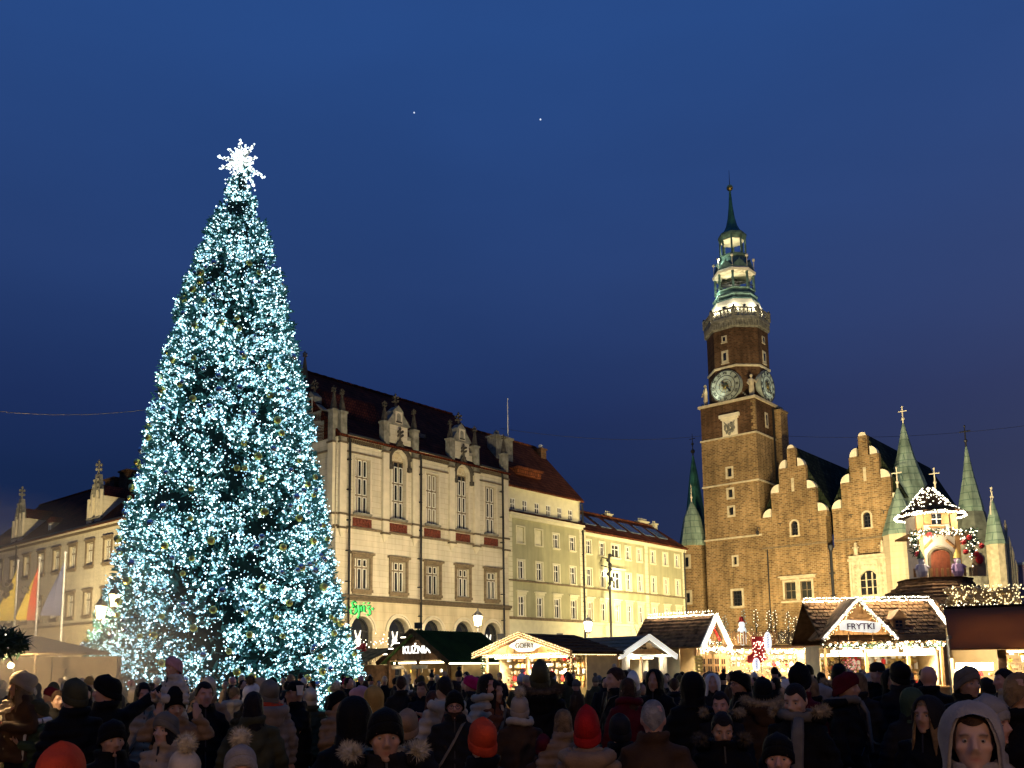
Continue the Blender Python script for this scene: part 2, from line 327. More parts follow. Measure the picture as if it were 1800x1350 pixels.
def gable(parent, cx, hw, z0, z1, z2, wall='cream'):
    w = MB(); w.prism([(cx-hw, z0), (cx+hw, z0), (cx+hw, z1-1.0), (cx+hw-.35, z1-1.0), (cx+hw-.35, z1), (cx-hw+.35, z1), (cx-hw+.35, z1-1.0), (cx-hw, z1-1.0)], .0, .55)
    g_ = w.build('gable', M[wall], parent)
    b = MB(); b.prism([(cx-.5, z1), (cx+.5, z1), (cx+.5, z2-.45), (cx, z2), (cx-.5, z2-.45)], .02, .85)
    b.box(cx+hw-.36, cx+hw+.02, -.03, .6, z1-1.0, z1-.72); b.box(cx-hw-.02, cx-hw+.36, -.03, .6, z1-1.0, z1-.72); b.box(cx-hw+.3, cx+hw-.3, -.04, .62, z1-.04, z1+.12)
    b.hull([(cx-hw+.05, .0, z1+.1), (cx-.5, .0, z1+.1), (cx-.5, .5, z1+.1), (cx-hw+.05, .5, z1+.1)], [(cx-.56, .02, z1+.85), (cx-.5, .02, z1+.85), (cx-.5, .5, z1+.85), (cx-.56, .5, z1+.85)])
    b.hull([(cx+.5, .0, z1+.1), (cx+hw-.05, .0, z1+.1), (cx+hw-.05, .5, z1+.1), (cx+.5, .5, z1+.1)], [(cx+.5, .02, z1+.85), (cx+.56, .02, z1+.85), (cx+.56, .5, z1+.85), (cx+.5, .5, z1+.85)])
    b.build('gable_block', M['stone'], g_)
    nic = MB(); nic.wall(cx-.36, cx+.36, z1+.15, z2-.5, [(cx-.22, cx+.22, z1+.35, z2-.62, .22)], -.02, .06); nic.build('niche', M['trim'], g_)
    f = MB(); finial(f, cx, .4, z2-.1, 1.15, .2); f.box(cx-.3, cx+.3, -.03, .08, z1+.2, z1+.34); f.build('finial', M['black'], g_)
def gutter_pipe(parent, x, z1, z0=.1, y=-.3, name='downpipe'):
    p = MB(); p.tube([(x, y, z0), (x, y, z1-.5), (x-.1, y-.02, z1)], .085, 6)
    for z in np.arange(z0+1.5, z1-1, 2.2): p.box(x-.13, x+.13, y-.02, y+.28, z, z+.07)
    p.build(name, M['pipe'], parent)
def roof(parent, x0, x1, ye, ze, yr, zr, m, yb=None, hipr=0., hipl=0., name='roof'):
    yb = yb or 2*yr-ye; t = .18; r = MB()
    a = [(x0, ye, ze), (x1, ye, ze), (x1-hipr, yr, zr), (x0+hipl, yr, zr)]; b = [(x1, yb, ze), (x0, yb, ze)]
    top = [Vector(p) for p in a+b]; bot = [p-Vector((0, 0, t)) for p in top]
    r.add(top+bot, [(0, 1, 2, 3), (3, 2, 4, 5), (1, 4, 2), (0, 3, 5), (6, 9, 8, 7), (9, 11, 10, 8), (0, 6, 7, 1), (4, 10, 11, 5), (1, 7, 8, 10, 4), (0, 5, 11, 9, 6)])
    o = r.build(name, m, parent)
    k = MB(); n_ = int((x1-hipr-x0-hipl)/.4)
    for i in range(n_):
        x = x0+hipl+.4*i; k.box(x+.02, x+.38, yr-.12, yr+.12, zr-.06, zr+.09+.02*(i % 2))
    k.build('ridge_tile', m, o, kind='stuff'); return o
# ================================================================ the tall cream gothic-revival building
P0 = at(609, 1150, 64); P0.z = 0
S = thing('civic_building', 'tall cream gothic revival building with stepped gables, pinnacles and a green glowing sign', 'building', P0, ANG_F)
WX = [1.29, 4.83, 8.40, 11.82, 15.26]
holes = [(c-1.02, c+1.02, .5, 5.83, 1.02) for c in WX]+[(c-.74, c+.74, 7.75, 10.05) for c in WX]
holes += [(c-.72, c+.72, 13.3, 17.35) for c in (WX[0], WX[2], WX[4])]+[(c-.74, c+.74, 13.3, 18.5, .74) for c in (WX[1], WX[3])]
m_ = MB(); m_.wall(-1.1, 17.45, 7.2, 18.62, holes, 0, .42); m_.add([(17.45, 0, 0), (17.45, 12.5, 0), (17.45, 12.5, 18.6), (17.45, 0, 18.6)], [(0, 1, 2, 3)]); m_.build('wall', M['cream'], S)
m_ = MB(); m_.wall(-1.1, 17.45, 0, 7.2, holes[:5], -.06, .5); m_.build('arcade_wall', M['ochre'], S)
for c in WX:                                       # recessed arch rings
    r = MB(); K = 14
    for rr, pr in ((1.32, .12), (1.16, .09)):
        for k in range(K):
            a, b = math.pi*k/K, math.pi*(k+1)/K
            r.prism([(c+rr*math.cos(a), 4.81+rr*math.sin(a)), (c+rr*math.cos(b), 4.81+rr*math.sin(b)), (c+(rr-.13)*math.cos(b), 4.81+(rr-.13)*math.sin(b)), (c+(rr-.13)*math.cos(a), 4.81+(rr-.13)*math.sin(a))][::-1], -.06-pr, -.055)
    r.build('arch_ring', M['trim'], S)
    w = window(S, c, .5, 2.0, 5.3, 4, 4, .42, M['iron'], .09, arch=1.0)
    d = MB(); d.ball((0, .36, 3.6), .3, 8, 6, (1, .4, 1)); d.tube([(-.1, .36, 3.8), (-.26, .36, 4.35)], [.09, .05], 5); d.tube([(.1, .36, 3.8), (.26, .36, 4.35)], [.09, .05], 5); d.ball((0, .36, 3.15), .42, 8, 6, (1, .4, 1))
    d.build('lit_ornament', emit('lit_ornament', (1, .93, .8), .9), w)
for c in WX:
    window(S, c, 7.75, 1.48, 2.3, 3, 2, .3, M['brown'], .07, True, sur=(.2, .12, 'brown'), sill=(.22, .2, .2, 'brown'), lintel=(.34, .22, .16, .26, 'brown'), split=[.0, 1.62, 2.3])
for i in (0, 2, 4): window(S, WX[i], 13.3, 1.44, 4.05, 3, 3, .36, M['brown'], .07, True, sill=(.14, .14, .14, 'stone'), sur=(.1, .06, 'trim'), pane=M['curtain'] if i == 2 else None)
for i in (1, 3):
    c = WX[i]; w = window(S, c, 13.3, 1.48, 5.2, 3, 3, .36, M['brown'], .07, True, sill=(.14, .14, .14, 'stone'), sur=(.13, .08, 'trim'), arch=.74, split=[0, 1.38, 2.76, 4.14])
    t_ = MB(); t_.prism([(.7*math.cos(math.pi*k/12), 4.5+.68*math.sin(math.pi*k/12)) for k in range(13)], .3, .36); t_.build('tympanum', M['sand'], w)
    q = MB()
    for dx, dz, rr in ((0, .36, .27), (-.38, .2, .17), (.38, .2, .17)):
        for k in range(10):
            a, b = 2*math.pi*k/10, 2*math.pi*(k+1)/10
            q.tube([(dx+rr*math.cos(a), .28, 4.5+dz+rr*math.sin(a)), (dx+rr*math.cos(b), .28, 4.5+dz+rr*math.sin(b))], .035, 4)
    q.build('tracery', M['trim'], w); hood(S, c, 17.76, .95, 19.35)
rel = MB(); rel.box(-.88, .88, -.04, .0, 0, .62)
for i in range(6):
    for j in range(2): rel.ball((-.72+.29*i, -.05, .17+.29*j), .1, 6, 4, (1, .5, 1)); rel.box(-.86+.29*i, -.84+.29*i, -.07, -.04, .03, .6)
rme = rel.mesh('terracotta_panel'); rme.materials.append(M['terra'])
for c in WX: link('terracotta_panel', rme, S, (c, 0, 12.29))
PX = [-.65, 3.4, 6.42, 10.45, 13.36, 17.05]
for x in PX: pilaster(S, x); pinnacle(S, x, 18.3, 20.35 if x not in (PX[1], PX[3]) else 20.45, 22.0)
for a, b in ((-1.1, 17.45),):
    q = MB(); q.box(a, b, -.13, -.001, 12.97, 13.1); q.box(a, b, -.16, -.001, 12.08, 12.22); q.build('string_course', M['brown'], S)
    q = MB(); q.box(a, b, -.36, -.061, 7.08, 7.3); q.box(a, b, -.22, -.061, 6.93, 7.077); q.build('cornice', M['darktrim'], S)
for a, b in ((-.35, 3.1), (6.72, 10.15), (13.66, 16.75)):
    q = MB(); q.box(a, b, -.1, -.001, 17.62, 17.72); q.build('string_course', M['brown'], S)
    q = MB(); q.box(a, b, -.34, .0, 18.63, 18.8); q.box(a, b, -.1, -.001, 18.2, 18.3); q.build('eaves_cornice', M['trim'], S)
    q = MB(); x = a+.05
    while x < b-.1: q.box(x, x+.1, -.2, -.002, 18.36, 18.6); x += .2
    q.build('dentil', M['darktrim'], S, kind='stuff')
    q = MB(); q.tube([(a, -.42, 18.86), (b, -.42, 18.82)], .09, 6); q.build('gutter', M['pipe'], S)
for i in (1, 3): gable(S, WX[i], 1.25 if i == 1 else 1.2, 18.62, 20.55, 22.15)
for x in (-.1, 6.9, 16.5): gutter_pipe(S, x, 18.6)
roof(S, -1.1, 17.5, -.35, 18.75, 6.5, 25.35, M['roof'])
for sx_, sz in ((8.6, 1.8), (12.6, 2.1)):
    q = MB(); y = -.35+sz*1.03; q.hull([(sx_-.5, y-.1, 18.75+sz), (sx_+.5, y-.1, 18.75+sz), (sx_+.5, y+.6, 18.75+sz+.4), (sx_-.5, y+.6, 18.75+sz+.4)], [(sx_-.45, y-.1, 18.85+sz+.25), (sx_+.45, y-.1, 18.85+sz+.25), (sx_+.45, y+.6, 18.85+sz+.55), (sx_-.45, y+.6, 18.85+sz+.55)]); q.build('skylight', M['glass'], S)
# green lettering sign
sg = link('letter_sign', None, S, (1.28, -.22, 6.06))
halo = emit('green_halo', (.10, .95, .22), .75); dark_g = mat('dark_green_letter', (.004, .05, .012), .5)
for ch, strokes in (('S', [[(-.60, .66), (-.78, .80), (-.98, .66), (-.86, .46), (-.62, .30), (-.58, .06), (-.80, -.14), (-1.06, -.06)], [(-1.06, -.06), (-1.08, .14), (-.94, .16)], [(-.98, .34), (-.76, .40), (-.62, .52)]]),
                    ('p', [[(-.38, .54), (-.34, .2), (-.36, -.24), (-.48, -.34)], [(-.36, .44), (-.2, .54), (-.1, .34), (-.16, .08), (-.34, .08)]]),
                    ('i', [[(.06, .54), (.12, .46), (.12, .14), (.24, .06)], [(.1, .68), (.14, .74)]]),
                    ('z', [[(.34, .52), (.70, .54), (.46, .32), (.66, .24), (.68, -.06), (.50, -.18), (.36, -.08)], [(.52, .70), (.60, .78)]]),
                    ('ornament', [[(-1.34, .26), (-1.22, .34), (-1.32, .40)], [(.86, .26), (.98, .34), (.88, .40)]])):
    q = MB(); h_ = MB()
    for s_ in strokes:
        q.tube([(x, -.08, z) for x, z in s_], .042, 6); h_.tube([(x, .06, z) for x, z in s_], [(.12, .03)]*len(s_), 8)
    lt = q.build('letter' if ch != 'ornament' else 'ornament', dark_g, sg); h_.build('glow_strip', halo, lt)
# ================================================================ the long cream wing to its left (recedes to the left)
PL = P0-UD*1.1
L = thing('civic_wing', 'long cream two-storey wing with dark roof and gothic dormers behind the flagpoles', 'building', PL, ANG_G)
LW = [-56.35-3.72*2, -56.35-3.72, -56.35, -52.7, -49.0, -45.3, -41.58, -37.86, -34.15, -30.45, -26.7, -23, -19.3, -15.6, -11.9]
hol = [(c-.72, c+.72, 12.55, 14.75) for c in LW]+[(c-.72, c+.72, 7.7, 9.95) for c in LW]
m_ = MB(); m_.wall(-66, -6.4, 6.95, 16.2, hol, 0, .35); m_.build('wall', M['cream'], L)
al = [(c-1.1, c+1.1, .3, 5.7, 1.9, True) for c in np.arange(-62, -8, 3.95)+.85]
m_ = MB(); m_.wall(-66, -6.4, 0, 6.95, al, -.05, .8); m_.build('arcade_wall', M['ochre'], L)
m_ = MB(); m_.box(-66, -6.4, .9, 1.0, 0, 6.5); m_.build('arcade_back', M['brown'], L)
for c in LW:
    for z in (12.55, 7.7): window(L, c, z, 1.44, 2.2, 3, 2, .26, M['brown'], .07, True, sur=(.2, .1, 'brown'), sill=(.26, .2, .2, 'brown'), lintel=(.32, .22, .15, .22, 'brown'), split=[0, 1.5, 2.2], pane=M['curtain'] if int(c*7) % 5 == 0 else None)
q = MB(); q.box(-66, -6.4, -.3, -.051, 6.8, 7.0); q.build('cornice', M['brown'], L)
q = MB(); q.box(-66, -6.4, -.32, 0, 16.1, 16.32); q.build('eaves_cornice', M['trim'], L)
q = MB()
for x in np.arange(-65.9, -6.6, .25): q.box(x, x+.13, -.2, -.002, 15.85, 16.06)
q.build('dentil', M['darktrim'], L, kind='stuff')
q = MB(); q.tube([(-66, -.42, 16.42), (-6.4, -.42, 16.42)], .1, 6); q.build('gutter', M['pipe'], L)
roof(L, -66, -6.4, -.35, 16.4, 6.2, 22.9, M['roof'], hipl=0)
gutter_pipe(L, -55.0, 16.3)
for c in (-37.6, -56.1, -17.0):                         # tall gothic dormers standing on the eaves
    d = MB(); d.wall(c-1.35, c+1.35, 16.5, 19.4, [(c-.2, c+.2, 17.0, 19.1, .3, True)], .25, .2); d.box(c-1.35, c-1.3, .26, 3.2, 16.5, 19.3); d.box(c+1.3, c+1.35, .26, 3.2, 16.5, 19.3); d.box(c-.25, c+.25, .46, .5, 16.9, 19.2)
    dm = d.build('dormer', M['cream'], L)
    f = MB()
    for dx, z1 in ((-1.3, 19.2), (-.9, 18.5), (-.5, 19.6), (.45, 19.9), (.85, 19.0), (1.3, 19.9)): f.box(c+dx-.12, c+dx+.12, .02, .24, 16.4, z1)
    f.build('rib', M['trim'], dm)
    f = MB(); f.box(c-1.5, c+1.5, -.03, .26, 17.1, 17.22); f.prism([(c-.95, 19.4), (c+.95, 19.4), (c+.3, 21.6), (c-.3, 21.6)], .2, .6)
    for dx in (-.9, -.45, .45, .9): f.tube([(c+dx, .15, 19.3), (c+dx*.75, .15, 20.5+.5*(abs(dx) < .6))], [.12, .05], 5)
    finial(f, c, .35, 21.4, 1.7, .26)
    for z in (20, 20.5, 21.0): f.ball((c-.6+.22*(z-20), .15, z), .17, 5, 3); f.ball((c+.6-.22*(z-20), .15, z), .17, 5, 3)
    f.build('crocketed_gablet', M['stone'], dm)
    r = MB(); r.prism([(c-1.5, 19.3), (c+1.5, 19.3), (c, 20.6)], .6, 5); r.build('dormer_roof', M['roof'], dm)
for c in (-31.2, -48.8):
    d = MB(); d.box(c-.5, c+.5, .6, 2.4, 17.0, 18.1); dm = d.build('dormer', M['stone'], L); d = MB(); d.prism([(c-.6, 18.1), (c+.6, 18.1), (c, 18.75)], .5, 3); d.build('dormer_roof', M['roof'], dm)
    window(dm, c, 17.15, .5, .8, 1, 1, .58, M['white'], .1)
for c, w, zt in ((-43.4, 2.1, 21.6), (-40.4, 1.7, 22.0), (-33.0, 1.0, 22.9), (-30.0, 1.7, 23.6)):
    d = MB(); d.box(c-w/2, c+w/2, 4.2, 5.4, 18.5, zt+.9); d.box(c-w/2-.12, c+w/2+.12, 4.05, 5.55, zt+.9, zt+1.08); d.build('chimney', M['darkbrick'], L)
# the corner bay of the wing, as tall as the front
B = thing('corner_bay', 'tall gabled corner bay of the cream building, half hidden by the Christmas tree', 'building', PL, ANG_G)
m_ = MB(); m_.wall(-6.4, 0, 0, 18.62, [(-3.95, -2.5, 13.3, 17.35), (-3.95, -2.5, 7.75, 10.05)], 0, .4); m_.add([(-6.4, 0, 0), (-6.4, 12, 0), (-6.4, 12, 18.6), (-6.4, 0, 18.6)], [(3, 2, 1, 0)])
m_.build('wall', M['cream'], B)
window(B, -3.22, 13.3, 1.44, 4.05, 3, 3, .36, M['brown'], .07, True, sill=(.14, .14, .14, 'stone')); window(B, -3.22, 7.75, 1.44, 2.3, 3, 2, .3, M['brown'], .07, True, sur=(.2, .12, 'brown'))
gable(B, -3.2, 1.7, 18.62, 20.75, 22.6)
m_ = MB(); m_.prism([(-6.2, 18.7), (-.25, 18.7), (-3.2, 22.9)], .7, 6.2); m_.build('roof', M['roof'], B)
for x in (-.42, -5.9): pilaster(B, x); pinnacle(B, x, 18.3, 20.5, 22.2)
pinnacle(B, -5.2, 18.6, 23.6, 26.2, .7, .6, 1.3)
q = MB(); q.box(-6.4, 0, -.13, -.001, 12.97, 13.1); q.box(-6.4, 0, -.16, -.001, 12.08, 12.22); q.box(-6.4, -.8, -.13, -.001, 17.62, 17.74); q.build('string_course', M['brown'], B)
# ================================================================ the two olive houses
def house(label, x0, x1, wz, name='town_house'):
    h = thing(name, label, 'building', P0, ANG_F); return h
H2 = house('olive house with an attic row of six windows under a steep brown roof', 17.45, 28.25, 15.3)
X2 = [19.15, 21.67, 24.15, 26.63]; A2 = [18.45, 20.1, 21.8, 23.47, 25.14, 26.8]
def sashwin(h, c, z, w, hh, pane=None):
    if pane is None and int(c*13+z*7) % 5 == 0: pane = M['curtain']
    return window(h, c, z, w, hh, 2, 2, .14, M['white'], .075, sur=(.13, .06, 'greentrim'), sill=(.16, .09, .12, 'greentrim'), split=[0, hh*.64, hh], pane=pane)
hol = [(c-.42, c+.42, 9.75, 11.35) for c in X2]+[(c-.42, c+.42, 6.5, 8.25) for c in X2]+[(c-.42, c+.42, 12.9, 14.2) for c in X2[2:]]+[(c-.5, c+.5, 12.92, 14.3) for c in X2[:2]]
m_ = MB(); m_.wall(17.46, 28.25, 6.3, 15.3, hol, .02, .22); m_.build('wall', M['green'], H2)
m_ = MB(); m_.wall(17.46, 28.25, 15.3, 17.8, [(c-.34, c+.34, 15.8, 16.83) for c in A2], .25, .2); m_.build('attic_wall', M['greentrim'], H2)
m_ = MB(); m_.wall(17.46, 28.25, 0, 6.3, [(c-.75, c+.75, .3, 4.6, .75) for c in np.arange(18.8, 28, 2.4)], -.04, .5); m_.box(17.5, 28.2, .5, .56, 0, 5); m_.build('ground_floor_wall', M['greentrim'], H2)
for c in X2:
    for z, hh in ((9.75, 1.6), (6.5, 1.75)): sashwin(H2, c, z, .84, hh)
    q = MB(); q.box(c-.72, c+.72, -.2, .01, 8.62, 8.74); q.box(c-.6, c+.6, -.1, .01, 8.4, 8.617); q.build('window_hood', M['greentrim'], H2)
for c in X2[2:]: sashwin(H2, c, 12.9, .84, 1.3)
for c in X2[:2]:
    q = MB(); q.box(c-.5, c+.5, .16, .2, 12.92, 14.3); q.box(c-.6, c+.6, -.07, .015, 12.78, 12.9); q.box(c-.6, c+.6, -.06, .015, 14.32, 14.42); q.box(c-.6, c-.51, -.05, .015, 12.9, 14.32); q.box(c+.51, c+.6, -.05, .015, 12.9, 14.32); q.build('blind_niche', M['greentrim'], H2)
for c in A2: window(H2, c, 15.8, .68, 1.03, 2, 2, .34, M['white'], .075, sill=(.05, .06, -.15, 'greentrim'))
for a, b, H_, nm in ((17.46, 28.25, H2, 15.3),):
    q = MB(); q.box(a, b, -.38, .0, 15.22, 15.42); q.box(a, b, -.22, .0, 15.0, 15.217); q.build('cornice', M['greentrim'], H_)
    q = MB(); q.hull([(a, -.45, 15.43), (b, -.45, 15.43), (b, .24, 15.43), (a, .24, 15.43)], [(a, .1, 15.72), (b, .1, 15.72), (b, .24, 15.72), (a, .24, 15.72)]); q.build('tiled_strip', M['roof2'], H_)
    q = MB(); q.box(a, b, -.2, .019, 9.5, 9.62); q.build('string_course', M['brown'], H_)
    q = MB(); q.box(a, b, -.3, -.03, 6.2, 6.42); q.build('cornice', M['brown'], H_)
    q = MB(); q.box(a, b, -.08, .25, 17.72, 17.9); q.build('eaves_board', M['greentrim'], H_)
for x in (17.46, 27.75):
    q = MB()
    for k in range(20): q.box(x, x+.5, -.05, .019, 6.45+.43*k, 6.45+.43*k+.39)
    q.build('quoin', M['greentrim'], H2, kind='stuff')
roof(H2, 17.5, 28.4, -.2, 17.85, 5.5, 24.0, M['roof2'])
m_ = MB(); m_.add([(28.25, .2, 14), (28.25, 11, 14), (28.25, 11, 17.8), (28.25, 5.5, 23.8), (28.25, .2, 17.8)], [(0, 1, 2, 3, 4)]); m_.build('gable_wall', M['greentrim'], H2)
q = MB(); q.box(20.0, 23.3, .9, 2.4, 19.35, 19.9); q.box(19.85, 23.45, .75, 2.9, 19.9, 20.05)
for x in (20.3, 21.3, 22.3): q.box(x-.03, x+.03, .86, .9, 19.35, 19.9)
q.build('shed_dormer', M['roof2'], H2)
c_ = onp = None
q = MB(); q.box(19.0, 21.3, 2.6, 3.7, 19.5, 22.9); q.box(18.9, 21.4, 2.5, 3.8, 22.9, 23.1); q.lathe([(.25, 0), (.3, .1), (.22, .4), (.05, .55)], 8, (19.5, 3.0, 23.1)); q.build('chimney', M['stone'], H2)
q = MB(); q.tube([(21.1, 3.0, 23.1), (21.1, 3.0, 27.0)], [.06, .03], 6); q.build('antenna_mast', M['white'], H2)
q = MB(); q.box(27.5, 28.3, 4.2, 5.0, 21.5, 23.5); q.box(27.4, 28.4, 4.1, 5.1, 23.5, 23.65); q.build('chimney', M['darkbrick'], H2)
q = MB(); q.ball((27.9, 4.6, 23.9), .25, 8, 6); q.build('chimney_cowl', M['white'], H2)
gutter_pipe(H2, 28.2, 17.5, y=-.15)
H3 = house('olive house with roof skylights beside the brick tower, partly floodlit', 28.25, 47.3, 14.9)
X3 = [29.2, 31.45, 33.82, 36.02, 38.12, 40.75, 43.25, 45.68]
hol = []
for i, c in enumerate(X3):
    w = .72 if i == 2 else .42
    hol += [(c-w, c+w, 12.85, 14.15), (c-w, c+w, 9.75, 11.4), (c-.42, c+.42, 6.5, 8.2)]
m_ = MB(); m_.wall(28.25, 47.3, 6.3, 14.95, hol, .02, .22); m_.add([(47.3, .02, 0), (47.3, 12, 0), (47.3, 12, 14.9), (47.3, .02, 14.9)], [(0, 1, 2, 3)]); m_.build('wall', M['green'], H3)
m_ = MB(); m_.wall(28.25, 47.3, 0, 6.3, [(c-.8, c+.8, .3, 4.6, .8) for c in np.arange(29.5, 47, 2.4)], -.04, .5); m_.box(28.3, 47.2, .5, .56, 0, 5); m_.build('ground_floor_wall', M['greentrim'], H3)
for i, c in enumerate(X3):
    w = 1.44 if i == 2 else .84
    sashwin(H3, c, 12.85, w, 1.3); sashwin(H3, c, 9.75, w, 1.65); sashwin(H3, c, 6.5, .84, 1.7)
    q = MB(); q.box(c-.72, c+.72, -.2, .01, 8.58, 8.7); q.box(c-.6, c+.6, -.1, .01, 8.36, 8.577); q.build('window_hood', M['greentrim'], H3)
q = MB(); q.box(32.6, 35.0, -.4, .01, 11.6, 11.75); q.build('window_hood', M['greentrim'], H3)
q = MB(); q.box(28.25, 47.4, -.35, .0, 14.78, 14.98); q.box(28.25, 47.4, -.2, .0, 14.55, 14.777); q.build('cornice', M['greentrim'], H3)
q = MB(); q.box(28.25, 47.3, -.2, .019, 9.46, 9.58); q.build('string_course', M['brown'], H3)
q = MB(); q.box(28.25, 47.3, -.3, -.03, 6.05, 6.3); q.build('cornice', M['greentrim'], H3)
for x in (28.26, 39.2, 46.8):
    q = MB()
    for k in range(19): q.box(x, x+.5, -.05, .019, 6.45+.43*k, 6.45+.43*k+.39)
    q.build('quoin', M['greentrim'], H3, kind='stuff')
roof(H3, 28.3, 47.5, -.4, 15.0, 3.2, 17.75, M['roof2'], hipr=1.5)
for i in range(6):
    x = 29.8+2.7*i; q = MB(); sl = 2.75/3.6
    def pt(xx, yy, dz): return (xx, yy, 15.0+(yy+.4)*sl+dz)
    for k in (0, .95): q.hull([pt(x+k, .7, .02), pt(x+k+.85, .7, .02), pt(x+k+.85, 2.3, .02), pt(x+k, 2.3, .02)], [pt(x+k, .7, .12), pt(x+k+.85, .7, .12), pt(x+k+.85, 2.3, .12), pt(x+k, 2.3, .12)])
    q.build('skylight', mat('blue_skylight_glass', (.10, .13, .16), .15, spec=.7), H3)
for x, w in ((37.8, 1.0), (44.6, 1.8), (47.0, .6)):
    q = MB(); q.box(x-w/2, x+w/2, 3.3, 3.9, 16.5, 18.1); q.box(x-w/2-.08, x+w/2+.08, 3.2, 4.0, 18.1, 18.2)
    for k in np.arange(x-w/2+.15, x+w/2, .3): q.lathe([(.09, 0), (.07, .3)], 6, (k, 3.6, 18.2))
    q.build('chimney', M['greentrim'], H3)
gutter_pipe(H3, 47.1, 14.8, y=-.12)
# ================================================================ brick clock tower
T0 = at(1245, 1071, 110); T0.z = 0
TW = thing('clock_tower', 'tall brick clock tower with two pale dials and a green lantern spire', 'tower', T0, ANG_G)
A_ = 3.65
def slab(par, x0, x1, y0, y1, z, h=.22, name='string_course', m='sand', d=.12):
    q = MB(); q.box(x0-d, x1+d, y0-d, y1+d, z, z+h); return q.build(name, M[m], par)
slit = [(3.05, 4.2, 24.5, 26.05), (3.05, 4.2, 21.95, 23.45), (3.05, 4.2, 19.8, 21.25), (3.35, 4.35, 13.8, 15.2)]
m_ = MB(); m_.wall(0, 7.3, 0, 29.6, [(a+.3, b-.3, c+.25, d-.2) for a, b, c, d in slit]+[(3.3, 4.5, 9.1, 10.9)], 0, .5)
m_.add([(7.3, 0, 0), (7.3, 7.3, 0), (7.3, 7.3, 29.6), (7.3, 0, 29.6)], [(0, 1, 2, 3)]); m_.add([(0, 0, 0), (0, 7.3, 0), (0, 7.3, 29.6), (0, 0, 29.6)], [(3, 2, 1, 0)]); m_.build('lower_shaft', M['brick'], TW)
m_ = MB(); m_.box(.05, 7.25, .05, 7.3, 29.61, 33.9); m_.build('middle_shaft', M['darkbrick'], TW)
for z in (17.15, 23.75, 29.55): slab(TW, 0, 7.3, 0, 7.3, z, .2)
slab(TW, 0, 7.3, 0, 7.3, 33.85, .3, d=.2)
m_ = MB()
for z in np.arange(.2, 33.6, .42):
    k = int(z/.42) % 2; w = .55 if k else .3
    m_.box(7.3-w, 7.325, -.025, w if not k else .3, z, z+.38) if z > 29.7 else None
m_.build('quoin', M['brick'], TW, kind='stuff')
for a, b, c, d in slit:
    f = MB(); f.box(a+.05, a+.3, -.05, .2, c, d-.05); f.box(b-.3, b-.05, -.05, .2, c, d-.05); f.box(a+.3, b-.3, -.05, .2, c, c+.25); f.box(a+.3, b-.3, -.05, .2, d-.25, d-.05)
    o = f.build('window', M['sand'], TW); p = MB(); p.box(a+.3, b-.3, .22, .26, c+.25, d-.25); p.build('pane', M['glass'], o); p = MB(); p.box((a+b)/2-.03, (a+b)/2+.03, .16, .22, c+.25, d-.25); p.build('bar', M['iron'], o)
window(TW, 3.9, 9.1, 1.2, 1.8, 3, 4, .3, M['iron'], .06, sur=(.25, .06, 'sand'), sill=(.35, .14, .16, 'sand'))
f = MB(); f.box(3.0, 4.95, -.12, .049, 29.75, 31.8); f.box(2.85, 5.1, -.22, .049, 31.8, 32.05); f.box(2.65, 5.3, -.3, .049, 32.05, 32.45); o = f.build('coat_of_arms_plaque', M['snowcap'], TW)
f = MB()
for k in range(26): f.ball((3.98+.7*math.sin(k*2.4)*(.3+.7*((k*7) % 10)/10), -.15, 30.7+.75*math.cos(k*1.7)*(.4+.6*((k*3) % 10)/10)), .09+.05*((k*5) % 3), 6, 4, (1, .7, 1.2))
for s_ in (-1, 1): f.tube([(3.98+s_*.3, -.16, 30.1), (3.98+s_*.62, -.18, 30.6), (3.98+s_*.45, -.18, 31.2), (3.98+s_*.7, -.16, 31.5)], [.1, .13, .12, .05], 6)
f.build('relief', M['stone'], o)
for x in (5.3,):                                         # windows, pipe and buttress on the receding side
    f = MB(); f.box(7.3, 7.36, 2.6, 3.4, 30.7, 32.6); o = f.build('window', M['sand'], TW); f = MB(); f.box(7.361, 7.38, 2.85, 3.15, 31, 32.3); f.build('pane', M['glass'], o)
f = MB(); f.tube([(7.5, 4.6, 12), (7.5, 4.6, 33.5)], .13, 6); f.build('downpipe', M['pipe'], TW)
f = MB(); f.box(7.3, 8.1, 5.4, 7.4, 10, 33.2); f.box(7.25, 8.2, 5.3, 7.5, 33.2, 33.45); f.build('stair_buttress', M['brick'], TW)
# octagon
def octring(r, z, c=(A_, A_)): return [(c[0]+r/math.cos(math.pi/8)*math.cos(math.pi/8+k*math.pi/4), c[1]+r/math.cos(math.pi/8)*math.sin(math.pi/8+k*math.pi/4), z) for k in range(8)]
def octo(levels, name, m, par=TW, closed=True):
    q = MB()
    for i in range(len(levels)-1):
        a = octring(*levels[i]); b = octring(*levels[i+1]); q.add(a+b, [(k, (k+1) % 8, (k+1) % 8+8, k+8) for k in range(8)])
    q.add(octring(*levels[-1]), [tuple(range(8))]); q.add(octring(*levels[0]), [tuple(range(7, -1, -1))]); return q.build(name, m, par)
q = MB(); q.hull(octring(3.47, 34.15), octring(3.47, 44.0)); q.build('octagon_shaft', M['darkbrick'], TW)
octo([(3.47, 38.3), (3.6, 38.36), (3.6, 38.56), (3.47, 38.62)], 'string_course', M['sand'])
octo([(3.47, 43.3), (3.55, 43.6), (3.62, 44.0), (3.78, 44.3), (3.78, 44.7), (3.6, 44.75)], 'cornice', M['stone'])
q = MB()
for k in range(8):
    a = octring(3.66, 43.6); p, r_ = Vector(a[k]), Vector(a[(k+1) % 8])
    for t in np.linspace(.06, .94, 9): c = p.lerp(r_, t); q.box(c.x-.1, c.x+.1, c.y-.1, c.y+.1, 43.5, 44.2)
q.build('corbel', M['stone'], TW, kind='stuff')
q = MB(); bal = MB()
